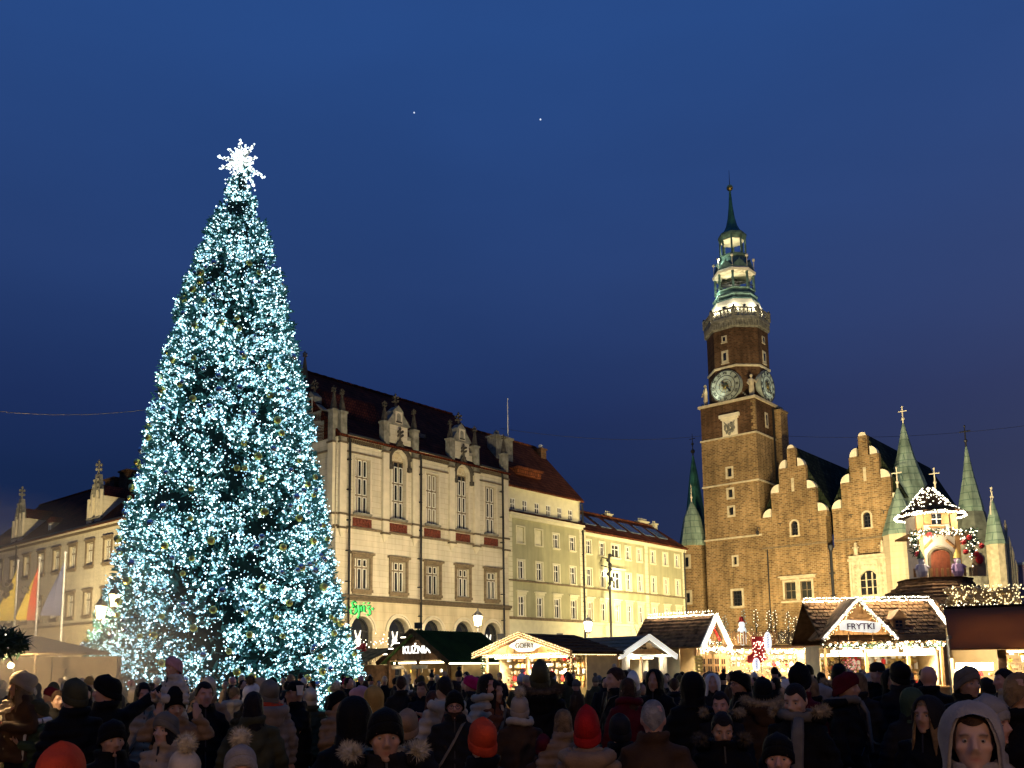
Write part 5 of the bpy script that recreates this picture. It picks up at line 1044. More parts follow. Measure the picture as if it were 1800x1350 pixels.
# its front gable
gx6, gy6 = -1.06, -.62
def top6(x): return 4.19-abs(x-gx6)*1.08
planks(K6, top6, gx6-1.02, gx6+1.02, gy6, 12, M['wood'], z0=2.94)
for s in (-1, 1):
    q = MB(); q.hull([(gx6, gy6-.12, 4.12), (gx6+s*1.25, gy6-.12, 2.76), (gx6+s*1.25, 1.0, 2.76), (gx6, 1.0, 4.12)], [(gx6, gy6-.12, 4.26), (gx6+s*1.34, gy6-.12, 2.82), (gx6+s*1.34, 1.0, 2.82), (gx6, 1.0, 4.26)]); q.build('gable_roof', M['shingle'], K6); q = MB(); q.hull([(gx6, gy6-.17, 4.13), (gx6+s*1.27, gy6-.17, 2.75), (gx6+s*1.27, gy6-.122, 2.75), (gx6, gy6-.122, 4.13)], [(gx6, gy6-.17, 4.27), (gx6+s*1.36, gy6-.17, 2.81), (gx6+s*1.36, gy6-.122, 2.81), (gx6, gy6-.122, 4.27)]); q.build('bargeboard', M['whitep'], K6)
    fairy(K6, [(gx6, gy6-.2, 4.2), (gx6+s*1.3, gy6-.2, 2.8)], .06, LEDC, .032, .02); fairy(K6, [(gx6, gy6-.2, 4.1), (gx6+s*1.22, gy6-.2, 2.78)], .05, LEDW, .022, .03, .06)
q = MB(); q.lathe([(.3, 0), (.42, .1), (.42, .22)], 10, (0, 0, 0), ell=(1, .25)); q.lathe([(.3, -.22), (.3, 0)], 10, ell=(1, .25)); q.build('carved_crest', M['wood'], K6, (gx6+.12, gy6-.05, 3.45))
sgn = link('glowing_sign', None, K6, (gx6+.02, gy6-.2, 3.02)); q = MB(); q.prism([(.72*math.copysign(abs(math.cos(a))**.5, math.cos(a)), .21+.2*math.copysign(abs(math.sin(a))**.6, math.sin(a))+.05*math.cos(3*a)) for a in np.linspace(0, 2*math.pi, 26, endpoint=False)], 0, .07); q.build('sign_board', emit('fries_sign', (1, .95, .82), .8), sgn)
lamp('POINT', (0, -.3, .75), 9, GLOW, sgn, .06, name='sign_lamp'); sign_text(sgn, 'FRYTKI', .31, (0, -.02, .1), M['lilac'], .012, .006)
for x in (-.42, .42): q = MB(); q.box(x-.025, x+.025, .0, .05, -.28, .02); q.build('sign_leg', M['wood'], sgn)
# dormer
q = MB(); q.box(.44, .86, .05, .9, 3.0, 3.55); dm = q.build('dormer', M['wood'], K6); q = MB(); q.prism([(.36, 3.52), (.94, 3.52), (.65, 3.86)], -.06, .95); q.build('dormer_roof', M['wood'], dm)
q = MB()
for i in range(2):
    for j in range(3): q.box(.52+.13*i, .63+.13*i, .03, .049, 3.1+.13*j, 3.2+.13*j)
q.build('pane', M['glass'], dm)
q = MB(); q.box(-1.9, 2.0, 1.2, 1.26, 2.2, 2.3); q.build('light_tube', STRIP, K6)
lamp('AREA', (0, .4, 2.42), 1000, GLOW, K6, size=3.6, sy=.4, name='stall_lamp').rotation_euler = (math.radians(-25), 0, 0)
wares(K6, -1.9, 2.0, 1.95, 1.1, 2.1, 120, 6, .13)
for i in range(4): q = MB(); q.box(-1.8+1.0*i, -1.1+1.0*i, 2.1, 2.16, 1.9, 2.35); q.build('picture_board', M[('yellow', 'red', 'whitep', 'yellow')[i]], K6)
for i in range(3): q = MB(); q.box(-1.9+1.3*i, -.8+1.3*i, -.1, -.06, 2.2, 2.42); q.build('light_box', emit('light_box', (1, .96, .85), 2.5), K6)
q = MB()
for i in range(26): a = .5*i; r_ = .06+.008*i; q.ball((r_*math.cos(a), 0, r_*math.sin(a)), .035, 5, 3)
lp = q.build('lollipop', emit('pink_swirl', (1, .35, .3), .5)); lp.location = at(1497, 1169, 30); tag(lp, 'glowing pink and white swirl ornament under the FRYTKI gable', 'ornament'); q = MB(); q.tube([(0, 0, -.25), (0, 0, -1.9)], .02, 5); q.build('stick', M['whitep'], lp)
# ---- brown awning stall at the right edge
k7 = Vector((9.0, 17.6, 0)); rz7 = -.42
K7 = thing('awning_stall', 'souvenir stall under a broad brown canvas awning at the right edge', 'market stall', k7, rz7)
W0, W1 = -.55, 3.6
q = MB(); q.hull([(W0, -.55, 2.1), (W1, -.55, 2.1), (W1, 2.0, 2.98), (W0, 2.0, 2.98)], [(W0, -.55, 2.13), (W1, -.55, 2.13), (W1, 2.0, 3.03), (W0, 2.0, 3.03)]); q.build('awning', M['tarp'], K7)
q = MB(); q.box(W0, W1, 1.98, 2.06, 2.9, 3.08); q.build('ridge_bar', M['darkwood'], K7)
q = MB(); q.hull([(.98, -.55, 2.14), (1.06, -.55, 2.14), (1.06, 2.0, 3.04), (.98, 2.0, 3.04)], [(.98, -.55, 2.16), (1.06, -.55, 2.16), (1.06, 2.0, 3.06), (.98, 2.0, 3.06)]); q.build('awning_seam', M['greywood'], K7)
for x in (.32, 2.4): q = MB(); q.box(x-.07, x+.07, -.4, -.28, 0, 2.1); q.build('post', M['darkwood'], K7)
q = MB(); q.box(W0, W1, 1.6, 1.66, 0, 2.6); q.box(W0, W0+.05, 0, 1.6, 0, 2.4); q.build('back_wall', M['backlit'], K7)
q = MB(); q.box(W0, W1, 0, .06, 0, .95); q.box(W0, W1, -.05, .9, .95, 1.0); q.build('counter', M['wood'], K7)
q = MB(); q.tube([(.4, -.5, 2.06), (W1, -.5, 2.06)], .018, 5); q.build('light_rail', STRIP, K7)
for x in (.75, 1.35, 2.0):
    q = MB(); q.ball((0, 0, 0), .06, 10, 7); q.build('lamp_globe', emit('stall_globe', (1, .9, .68), 14), K7, (x, -.2, 1.93)); lamp('POINT', (x, -.35, 1.9), 55, GLOW, K7, .07, name='globe_lamp')
q = MB(); q.box(-.45, .2, .2, .25, 1.72, 1.86); q.build('light_tube', STRIP, K7); lamp('AREA', (-.15, -.1, 1.95), 110, GLOW, K7, size=.8, name='stall_lamp')
wares(K7, .42, 3.4, .4, 1.0, 2.0, 250, 8, .085); lamp('POINT', (1.6, .9, 2.1), 60, GLOW, K7, .08, name='stall_lamp'); lamp('POINT', (.3, .9, 2.0), 40, GLOW, K7, .08, name='stall_lamp'); wares(K7, -.5, .25, .5, 1.0, 1.6, 40, 5, .07)
# ---- the tower-like hut with figures
k8 = at(1646, 1060, 42); k8.z = 0
K8 = thing('tower_hut', 'tall toy-like half timbered tower hut with pointed lit roof and arched door', 'market stall', k8, -.1)
octa = lambda lv, nm, m, n=8: octa_at(lv, nm, m, K8, n=n)
octa([(2.2, 0), (2.2, 4.5)], 'base', M['wood']); octa([(2.75, 4.45), (2.6, 4.7), (1.5, 5.5), (1.45, 5.7)], 'lower_roof', M['shingle'])
for j in range(5): octa([(2.5-.24*j, 4.78+.17*j), (2.5-.24*j, 4.86+.17*j), (2.3-.24*j, 4.93+.17*j)], 'plank', M['shingle'])
octa([(1.5, 5.68), (1.5, 5.76)], 'platform', M['darkwood'])
def ringpts(r, z, n=24): return [(r*math.cos(2*math.pi*k/n), r*math.sin(2*math.pi*k/n), z) for k in range(n+1)]
garland(K8, ringpts(2.75, 4.45), .16, 60, bulbs=LEDC, bd=26); fairy(K8, ringpts(2.7, 4.3), .07, LEDW, .034, .03, .15)
q = MB(); q.wall(-.85, .85, 5.76, 7.75, [(-.52, .52, 5.76, 7.25, .5)], -.9, .12); q.box(-.85, .85, -.78, .85, 5.76, 7.75); q.build('lower_storey', M['render'], K8)
for x in (-.8, .8): q = MB(); q.box(x-.1, x+.1, -.98, -.8, 5.76, 7.7); q.build('timber', M['wood'], K8)
for s in (-1, 1): q = MB(); q.tube([(s*.72, -.92, 7.1), (s*.3, -.92, 7.5)], .07, 4); q.build('timber', M['wood'], K8)
for i in range(5): q = MB(); x = -.36+.18*i; q.prism([(x-.085, 5.78), (x+.085, 5.78), (x+.085, 6.8+.24*math.cos(x*2.2)), (x-.085, 6.8+.24*math.cos(x*2.2))], -.86, -.8); q.build('door_board', mat('red_brown_door', (.30, .085, .04), .5, var=.2), K8)
q = MB()
for a, b in zip(np.linspace(0, math.pi, 9)[:-1], np.linspace(0, math.pi, 9)[1:]): q.prism([(.56*math.cos(a), 6.75+.42*math.sin(a)), (.56*math.cos(b), 6.75+.42*math.sin(b)), (.44*math.cos(b), 6.75+.32*math.sin(b)), (.44*math.cos(a), 6.75+.32*math.sin(a))][::-1], -.97, -.88)
q.box(-.56, -.44, -.97, -.88, 5.76, 6.75); q.box(.44, .56, -.97, -.88, 5.76, 6.75); q.build('door_frame', M['brown'], K8)
q = MB(); q.box(-1.35, 1.35, -1.35, 1.0, 7.72, 7.8); q.build('gallery_floor', M['wood'], K8)
garland(K8, [(-1.4, -1.4, 7.78), (1.4, -1.4, 7.78), (1.5, .6, 7.78)], .18, 110, bulbs=LEDC, bd=26, br=.034); garland(K8, [(-1.25, -1.35, 7.7), (-1.2, -1.35, 6.9)], .24, 90, bulbs=LEDC, bd=34); garland(K8, [(1.2, -1.35, 7.7), (1.25, -1.35, 6.7)], .3, 90, bulbs=LEDC, bd=40)
for dx, dz in ((.9, 6.85), (1.35, 6.75), (1.6, 7.1), (.85, 7.3), (1.1, 7.5), (-1.2, 6.8), (-.6, 7.65)):
    q = MB(); q.ball((0, 0, 0), .13, 9, 6); q.build('red_ball', M['red'], K8, (dx, -1.5, dz))
q = MB(); q.box(-.85, .85, -.75, .85, 7.8, 9.0); q.build('upper_storey', M['render'], K8)
for x in (-.75, .75): q = MB(); q.box(x-.14, x+.14, -.83, -.6, 7.8, 9.0); q.build('timber', M['wood'], K8)
q = MB(); q.box(-.55, -.22, -.8, -.74, 8.25, 8.75); q.box(.22, .55, -.8, -.74, 8.25, 8.75); q.box(-.35, .35, -.82, -.74, 8.08, 8.16); q.build('shutter', M['wood'], K8)
q = MB(); q.box(-.22, .22, -.79, -.75, 8.25, 8.72); q.build('pane', M['glass'], K8); q = MB(); q.box(-.02, .02, -.82, -.79, 8.25, 8.72); q.box(-.22, .22, -.82, -.791, 8.46, 8.5); q.build('mullion', M['whitep'], K8)
octa([(1.5, 8.75), (1.45, 8.85), (.95, 9.15), (.6, 9.6), (.02, 10.25)], 'roof', M['darkwood'])
fv_ = MB()
for k in range(230):
    z = rng.uniform(9.0, 10.1); r_ = np.interp(z, [8.85, 9.15, 9.6, 10.25], [1.5, 1.02, .67, .08]); a = rng.uniform(0, 6.28); fv_.octa((r_*math.cos(a), r_*math.sin(a), z), rng.uniform(.025, .045))
fv_.build('fairy_light', LEDC, K8, kind='stuff')
fairy(K8, ringpts(1.5, 8.78), .05, LEDC, .036, .02); fairy(K8, ringpts(1.52, 8.7), .05, LEDC, .036, .02)
lamp('POINT', (-1.1, -1.6, 8.55), 190, GLOW, K8, .1, name='eaves_fill'); lamp('POINT', (1.1, -1.6, 8.55), 190, GLOW, K8, .1, name='eaves_fill'); lamp('POINT', (-.7, -1.7, 7.3), 150, GLOW, K8, .1, name='door_lamp')
for i in range(12): q = MB(); x = -1.35+.24*i; q.box(x-.05, x+.05, -1.5, -1.45, 5.76, 6.15); q.build('fence_slat', M['wood'], K8)
def gnome(label, loc, c1, c2, h=1.2):
    t = thing('gnome_figure', label, 'figure', loc, 0); q = MB(); q.lathe([(.22, 0), (.3, .25), (.24, .6), (.1, .72)], 9); q.ball((0, 0, .84), .17, 9, 6); q.tube([(-.2, 0, .6), (-.36, -.12, .35)], [.09, .07], 6); q.tube([(.2, 0, .6), (.38, -.1, .45)], [.09, .07], 6); q.build('body', c1, t); q = MB(); q.lathe([(.2, 0), (.17, .1), (.06, .4), (.01, .5)], 9, (0, 0, .94)); q.build('hat', c2, t); q = MB(); q.ball((0, -.14, .74), .13, 8, 6, (1, .6, 1.2)); q.build('beard', M['whitep'], t); t.scale = (h*.72,)*3
gnome('figure in a lilac coat and green hat left of the tower hut door', k8+Vector((-1.25, -1.5, 5.76)), mat('pale_lilac_cloth', (.55, .48, .5), .8), M['fir'])
gnome('figure in a violet coat and yellow hat beside the tower hut door', k8+Vector((.35, -1.55, 5.76)), mat('violet_cloth', (.42, .26, .42), .8), M['yellow'])
q = MB(); q.box(-.3, .3, 0, .08, 0, .6); q.ball((0, 0, .75), .3, 9, 6, (1, .3, 1.1)); o = q.build('toy_shield', M['tan']); o.location = k8+Vector((1.5, -1.2, 5.8)); tag(o, 'rounded tan board with a red centre on the tower hut roof edge', 'decoration'); q = MB(); q.ball((0, -.08, .75), .19, 8, 6, (1, .4, 1.2)); q.build('red_centre', M['red'], o)
q = MB()
for k in range(90): q.ball((rng.uniform(-1.2, 1.6), rng.uniform(-.3, .5), rng.uniform(0, .55)), rng.uniform(.05, .15), 5, 3)
o = q.build('light_cluster', M['backlit']); o.location = at(1722, 1060, 36); o['kind'] = 'stuff'; fv_ = MB()
for k in range(260): fv_.octa((rng.uniform(-1.3, 1.7), rng.uniform(-.5, .3), rng.uniform(-.1, .75)), rng.uniform(.02, .04))
fv_.build('fairy_light', LEDW, o, kind='stuff')
# ================================================================ street lamps, flagpoles, bare trees, small structures
def lantern(parent, x, y, z, s=1.):
    q = MB(); q.lathe([(.16*s, 0), (.24*s, .5*s), (.25*s, .52*s)], 6, (x, y, z)); g_ = q.build('lantern_glass', emit('lantern_glass', (1, .78, .4), 9), parent)
    q = MB(); q.lathe([(.27*s, .52*s), (.3*s, .56*s), (.14*s, .74*s), (.05*s, .8*s), (.03*s, .95*s)], 6, (x, y, z)); q.lathe([(.05*s, -.14*s), (.17*s, -.03*s), (.17*s, 0)], 6, (x, y, z)); [q.tube([(x+.17*s*math.cos(a), y+.17*s*math.sin(a), z-.01), (x+.265*s*math.cos(a), y+.265*s*math.sin(a), z+.54*s)], .014*s, 4) for a in np.arange(6)*math.pi/3]; q.build('lantern_frame', M['iron'], parent)
for px, py, D, lab, en in ((840, 1093, 57, 'lit lantern on a post behind the green-roofed hut', 1400), (1034, 1103, 60, 'lit lantern on a post before the olive house, behind the waffle hut', 1400)):
    p = at(px, py, D); t = thing('street_lamp', lab, 'street lamp', (p.x, p.y, 0), 0, 'lanterns in the square'); q = MB(); q.lathe([(.16, 0), (.14, .6), (.07, .9), (.055, p.z-.4)], 8); q.build('post', M['iron'], t); lantern(t, 0, 0, p.z-.25, 1.15); lamp('POINT', (0, -.5, p.z), en, WARM, t, .22)
p = at(196, 1075, 38); t = thing('double_street_lamp', 'ornate post with two blazing lanterns at the left edge of the lit tree', 'street lamp', (p.x, p.y, 0), 0, 'lanterns in the square'); q = MB(); q.lathe([(.18, 0), (.15, .7), (.07, 1), (.055, 3.9)], 8); q.tube([(0, 0, 3.4), (-.35, 0, 3.7), (-.45, 0, 4.15)], .035, 5); q.tube([(0, 0, 3.4), (.35, 0, 3.7), (0.05, .1, 4.6)], .035, 5)
for k in range(8): q.ball((-.3+.07*k, 0, 3.72+.06*math.sin(k)), .05, 5, 3)
q.build('post', M['iron'], t); lantern(t, -.45, 0, 4.2, 1.0); lantern(t, .05, .1, 4.7, 1.0); lamp('POINT', (-.5, -.4, 4.3), 900, WARM, t, .25)
def flag(px, py, D, h, fn, label, cols, emblem):
    p = at(px, py, D); t = thing('flagpole', label, 'flagpole', (p.x, p.y, 0), 0, 'flagpoles before the long wing'); q = MB(); q.lathe([(.07, 0), (.045, p.z)], 7); q.ball((0, 0, p.z+.05), .08, 6, 4); q.build('pole', M['whitep'], t)
    me = MB(); W_, n = 1.05, 14
    for i in range(n):
        for s in range(len(cols)):
            f0, f1 = s/len(cols), (s+1)/len(cols)
            def P(u_, v_):                             # limp cloth: hangs from the pole, folds widening downwards
                wid = .1+.9*u_**.8; x = -v_*W_*wid; y = .16*math.sin(v_*9+u_*2)*wid; return (x-.05, y, p.z-.4-fn*u_-.5*v_*(1-u_)*.9)
            me.mi = s; me.add([P(i/n, f0), P(i/n, f1), P((i+1)/n, f1), P((i+1)/n, f0)], [(0, 1, 2, 3)])
    me.mi = 1; o = link('flag', me.mesh('flag'), t)
    for c in cols: o.data.materials.append(c)
    if emblem:
        q = MB()
        for k, (a, b, r) in enumerate(emblem): q.ball((-.45+a, -.24, p.z-.4-fn*.42+b), r, 7, 4, (1, .3, 1))
        q.build('emblem', M['black'], t)
YF = mat('yellow_flag', (.75, .55, .08), .8, var=.1); RF = mat('red_flag', (.6, .10, .04), .8, var=.1); BF = mat('grey_blue_flag', (.10, .11, .2), .8, var=.1)
eagle = [(0, 0, .2), (-.25, .12, .16), (.25, .12, .16), (-.32, .3, .1), (.32, .3, .1), (0, .32, .12), (-.12, -.28, .12), (.12, -.28, .12), (0, -.42, .1)]
flag(115, 973, 48, 2.7, 2.9, 'flagpole with a limp grey-blue flag, nearest the lit tree', (BF, BF), None)
flag(70, 982, 50, 2.7, 3.0, 'flagpole with a limp red and yellow flag between two others', (RF, YF), [(-.12+.2*math.cos(a), .2*math.sin(a)-.1, .06) for a in np.linspace(0, 6.28, 9)])
flag(32, 987, 52, 2.7, 3.0, 'flagpole with a limp yellow flag bearing a black eagle', (YF, YF), eagle)
def bare_tree(label, loc, h, seed, n=5, spread=.5, m='brown', r0=.07):
    t = thing('bare_tree', label, 'tree', loc); rg = np.random.default_rng(seed); tr = MB(); cr_ = MB(); tr.lathe([(r0, 0), (r0*.7, h*.3)], 6)
    def grow(p, d, L, r, dep):
        e = p+d*L; cr_.tube([p, p.lerp(e, .5)+Vector(rg.normal(0, L*.05, 3)), e], [r, r*.8, r*.55], 4, False)
        if dep == 0: return
        for k in range(3): grow(p.lerp(e, rg.uniform(.5, 1)), (d+Vector(rg.normal(0, spread, 3))+Vector((0, 0, .15))).normalized(), L*rg.uniform(.55, .8), r*.6, dep-1)
    for k in range(n): a = 6.28*k/n; grow(Vector((0, 0, h*.28)), Vector((math.cos(a)*.6, math.sin(a)*.6, 1)).normalized(), h*.33, r0*.5, 3)
    tr.build('trunk', M[m], t); cr_.build('crown', M[m], t)
for px, D, h, lab in ((1140, 62, 5.4, 'bare tree before the olive house, behind the plain timber hut'), (1085, 60, 3.6, 'low bare tree left of the plain timber hut, behind its roof'), (1000, 58, 3.4, 'low bare tree behind the right slope of the waffle hut roof'), (960, 56, 3.5, 'low bare tree behind the waffle hut ridge'), (660, 52, 3.7, 'bare bush under the green sign beside the lit tree'), (140, 34, 3.0, 'bare pale bush in the smoke left of the lit tree')):
    p = at(px, 1170, D); bare_tree(lab, (p.x, p.y, 0), h, int(px), 5, .5)
p = at(1476, 1165, 27); t_ = thing('bare_fir', 'sparse bare little fir standing among people before the FRYTKI stall', 'tree', (p.x, p.y, 0)); q = MB(); q.lathe([(.04, 0), (.01, 2.75)], 6); q.build('trunk', M['darkwood'], t_); q = MB()
for k in range(26):
    z = .9+.065*k; r_ = .62*(1-(z-.9)/1.95)+.05; a = k*2.4; q.tube([(0, 0, z), (r_*math.cos(a), r_*math.sin(a), z+r_*.55)], [.012, .006], 4)
    for w in (-.5, .5): q.tube([(r_*.6*math.cos(a), r_*.6*math.sin(a), z+r_*.33), (r_*.85*math.cos(a+w), r_*.85*math.sin(a+w), z+r_*.7)], .006, 3)
q.build('crown', M['darkwood'], t_)
# festive bracket lamp with garland on the olive house front, and the floodlight on it
FP = P0+UD*31.2-VD*1.0
t = thing('floodlight_mast', 'dark ornamented mast with a floodlight washing the olive house', 'floodlight', (FP.x, FP.y, 0)); q = MB(); q.lathe([(.14, 0), (.1, 12.9)], 8)
for z in np.arange(9.6, 13.2, .45): q.ball((.12*math.sin(z*5), -.08, z), .2, 7, 5)
q.tube([(0, 0, 12.4), (-.7, 0, 12.6), (-.8, 0, 12.2)], .06, 5); q.tube([(0, 0, 11.6), (-.8, 0, 11.8)], .06, 5); q.build('mast', M['iron'], t)
q = MB(); q.box(.12, .5, -.5, -.1, 10.2, 10.5); q.build('floodlight_head', M['iron'], t)
lamp('SPOT', (.55, -.55, 10.4), 3300, (1, .93, .62), t, .15, spot=(2.3, .9), name='floodlight').rotation_euler = (math.radians(82), 0, ANG_F-.75)
# parasol on the left, stall with fir garland at the left edge
PA = at(62, 1170, 30); PA.z = 0
t = thing('cafe_parasol', 'wide tan parasol canopy in the smoke left of the lit tree', 'parasol', PA); q = MB(); q.lathe([(2.3, 2.55), (2.25, 2.62), (.1, 3.15)], 4, a0=.5); q.build('canopy', M['tan'], t); q = MB(); q.lathe([(.05, 0), (.05, 3.1)], 7); q.build('pole', M['greywood'], t); q = MB()
q.wall(-2.1, 2.1, 0, 2.5, [(-1.5, -.5, 1.0, 2.1), (.3, 1.5, .0, 2.1)], 1.4, .15); q.box(-2.1, 2.1, 1.6, 1.7, 0, 2.5)
for x in (-2.05, -.2, 2.05): q.box(x-.06, x+.06, 1.3, 1.399, 0, 2.5)
q.build('side_panel', M['greywood'], t)
q = MB(); q.ball((-.3, -.9, 2.2), .1, 8, 6); q.build('lamp_globe', emit('parasol_globe', (1, .82, .5), 10), t); lamp('POINT', (-.3, -1.1, 2.2), 900, (1, .72, .36), t, .12, name='smoke_lamp')
q = MB(); q.ball((-1.6, -3.2, 2.0), .1, 8, 6); q.build('lamp_globe', MATS['parasol_globe'], t); lamp('POINT', (-1.6, -3.4, 2.0), 700, (1, .72, .36), t, .12, name='smoke_lamp')  # second globe and lamp, added to give the smoke a warm glow
LS = Vector((-6.98, 9.3, 0))
K9 = thing('garlanded_stall', 'market stall edge with dark roof and fir garland at the left border', 'market stall', LS, .25)
q = MB(); q.hull([(-2.2, -1.2, 2.25), (1.35, -1.2, 2.25), (1.35, 1.6, 2.3), (-2.2, 1.6, 2.3)], [(-2.0, -1, 2.35), (1.2, -1, 2.35), (.2, .3, 2.75), (-1.5, .3, 2.75)]); q.build('roof', M['darkwood'], K9)
garland(K9, [(-2.2, -1.2, 2.2), (-.4, -1.2, 2.1), (1.35, -1.2, 2.2), (1.35, 1.6, 2.22)], .13, 1300, bulbs=LEDC, br=.014, bd=12); garland(K9, [(-2.2, -1.15, 2.32), (1.3, -1.15, 2.32)], .16, 700)
for x in (-2.0, .2): q = MB(); q.box(x-.05, x+.05, 1.4, 1.5, 0, 2.25); q.build('post', M['darkwood'], K9)
q = MB(); q.box(-2.0, 1.1, .2, .28, 0, 1.0); q.box(-2.0, 1.1, -.1, .6, 1.0, 1.05); q.build('counter', M['wood'], K9)
q = MB(); q.ball((.2, .3, 2.05), .09, 8, 6); q.build('lamp_globe', emit('left_globe', (1, .85, .55), 10), K9)
lamp('POINT', (1.2, 1.4, 2.15), 150, (1, .74, .40), K9, .12, name='stall_lamp')
# overhead cables
for a, b, sag, lab in ((at(-60, 716, 40), at(280, 717, 43), .35, 'thin overhead cable running from the left border to the lit tree'), (at(880, 753, 90), at(1236, 766, 112), .8, 'thin overhead cable between the olive house mast and the clock tower'), (at(1372, 766, 112), at(1850, 742, 100), .8, 'thin overhead cable right of the clock tower')):
    q = MB(); q.tube([a.lerp(b, s)-Vector((0, 0, sag*4*s*(1-s))) for s in np.linspace(0, 1, 13)], .012 if a.y < 60 else .02, 4); tag(q.build('overhead_cable', M['greywood'] if a.y < 60 else M['iron']), lab, 'cable')

# ================================================================ cooking smoke drifting at the left
vm = bpy.data.materials.new('warm_smoke'); vm.use_nodes = True; t_ = vm.node_tree; t_.nodes.remove(t_.nodes['Principled BSDF']); pv = t_.nodes.new('ShaderNodeVolumePrincipled'); t_.links.new(pv.outputs[0], t_.nodes['Material Output'].inputs['Volume'])
pv.inputs['Color'].default_value = (1, .84, .62, 1); pv.inputs['Anisotropy'].default_value = .2
co = t_.nodes.new('ShaderNodeTexCoord'); ln = t_.nodes.new('ShaderNodeVectorMath'); ln.operation = 'LENGTH'; t_.links.new(co.outputs['Object'], ln.inputs[0])
fo = t_.nodes.new('ShaderNodeMapRange'); fo.inputs['From Min'].default_value = 1.0; fo.inputs['From Max'].default_value = .15; fo.inputs['To Min'].default_value = 0; fo.inputs['To Max'].default_value = 1; t_.links.new(ln.outputs['Value'], fo.inputs[0])
nz = t_.nodes.new('ShaderNodeTexNoise'); nz.inputs['Scale'].default_value = 2.2; nz.inputs['Detail'].default_value = 3; t_.links.new(co.outputs['Object'], nz.inputs['Vector'])
m1 = t_.nodes.new('ShaderNodeMath'); m1.operation = 'MULTIPLY'; t_.links.new(fo.outputs[0], m1.inputs[0]); t_.links.new(nz.outputs[0], m1.inputs[1])
m2 = t_.nodes.new('ShaderNodeMath'); m2.operation = 'MULTIPLY'; m2.inputs[1].default_value = .24; t_.links.new(m1.outputs[0], m2.inputs[0]); t_.links.new(m2.outputs[0], pv.inputs['Density'])
q = MB(); q.box(-1, 1, -1, 1, -1, 1); sm = q.build('smoke', vm, kind='stuff'); sc_ = at(20, 1170, 21); sm.location = (sc_.x-.6, 21, 2.2); sm.scale = (5.2, 9, 4.0)
SC.cycles.volume_step_rate = 3; SC.cycles.volume_max_steps = 64; SC.cycles.volume_bounces = 0
# ================================================================ floodlights that wash the fronts, each in its own housing on a post
def onF(s, z, y=0): return P0+UD*s+VD*y+Vector((0, 0, z))
def onG(s, z, y=0): return T0-VD*s+UD*y+Vector((0, 0, z))
def onL(s, z): return PL-VD*s+Vector((0, 0, z))
def flood(px, D, z, aim, en, size, label, col=(1., .80, .50), sp=None):
    p = at(px, 1170, D); p.z = z; t = thing('floodlight', label, 'floodlight', (p.x, p.y, 0), 0, 'floodlights above the huts'); d = (Vector(aim)-p).normalized()
    q = MB(); q.lathe([(.06, 0), (.05, z-.2)], 6); q.build('post', M['iron'], t); q = MB(); q.cbox(-d.x*.35, -d.y*.35, z-.3-d.z*.3, size*.5, .3, .3); q.build('housing', M['iron'], t)
    l = lamp('SPOT' if sp else 'AREA', p, en, col, None, size if not sp else .25, aim, sp, name='flood_lamp'); l.parent = t; l.location = (0, 0, z); return t
flood(735, 47, 4.4, onF(5, 9), 2500, .8, 'floodlight on a post behind the green-roofed hut')
flood(880, 52, 4.0, onF(13, 10), 2300, .8, 'floodlight on a post behind the waffle hut, left')
flood(985, 58, 4.2, onF(24, 9.5), 1700, .8, 'floodlight on a post behind the waffle hut, right', (1, .82, .50))
flood(1120, 68, 4.0, onF(37, 9), 750, .8, 'floodlight on a post behind the plain timber hut', (1, .82, .50))
flood(1225, 76, 3.8, onG(3, 14), 4600, .8, 'floodlight on a post behind the pointed kiosk', (1, .79, .42))
flood(1385, 74, 3.6, onG(11.5, 12), 8600, .8, 'floodlight on a post behind the fir-topped booth', (1, .79, .42))
flood(1500, 72, 4.0, onG(19.5, 13), 6500, .8, 'floodlight on a post behind the FRYTKI stall', (1, .79, .42))
flood(1730, 66, 4.6, Vector((47, 96, 17)), 7500, .8, 'floodlight on a post right of the tower hut', (1, .84, .52))
flood(15, 74, 4.2, onL(-50, 9), 5600, .8, 'floodlight on a post at the left border in the smoke', (1, .79, .42))
flood(45, 40, 3.6, at(75, 1020, 50), 2600, .6, 'added floodlight on a post in front of the flagpoles', (1, .78, .42))  # added to brighten the flags and the wing
flood(120, 66, 4.0, onL(-37, 9), 5000, .8, 'floodlight on a post left of the lit tree', (1, .79, .42))
for k in (4, 5, 6, 7, 0):                                    # small floodlights on the parapet, turned to the drum
    x, y, z = octring(3.7, 45.95)[k]; q = MB(); q.cbox(x, y, z, .2, .2, .16); q.build('flood_head', M['iron'], TW)
    dx, dy = (A_-x)/4, (A_-y)/4; o = lamp('SPOT', (x+dx*.18, y+dy*.18, z+.05), 260, (1, .96, .75), TW, .08, spot=(2.5, .5), name='parapet_lamp'); o.rotation_euler = Vector((dx, dy, .35)).to_track_quat('-Z', 'Y').to_euler()
lamp('POINT', (A_, A_-.6, 49.6), 190, (1, .93, .65), TW, .2, name='lantern_lamp'); lamp('POINT', (A_, A_-.4, 54.4), 140, (1, .93, .65), TW, .2, name='lantern_lamp'); lamp('POINT', (A_-1.6, A_-2.5, 48.6), 160, (.85, 1, .8), TW, .2, name='lantern_lamp'); lamp('POINT', (A_-.8, A_-2.3, 53.0), 120, (.85, 1, .8), TW, .2, name='lantern_lamp')
for x, y in ((A_-1.2, -2.2), (10.4, A_)): lamp('SPOT', (x, y, 34.3), 420, (.95, 1, .8), TW, .1, aim=None, spot=(1.3, .5), name='dial_lamp').rotation_euler = ((math.radians(128), 0, 0) if x < 9 else (math.radians(128), 0, math.pi/2))
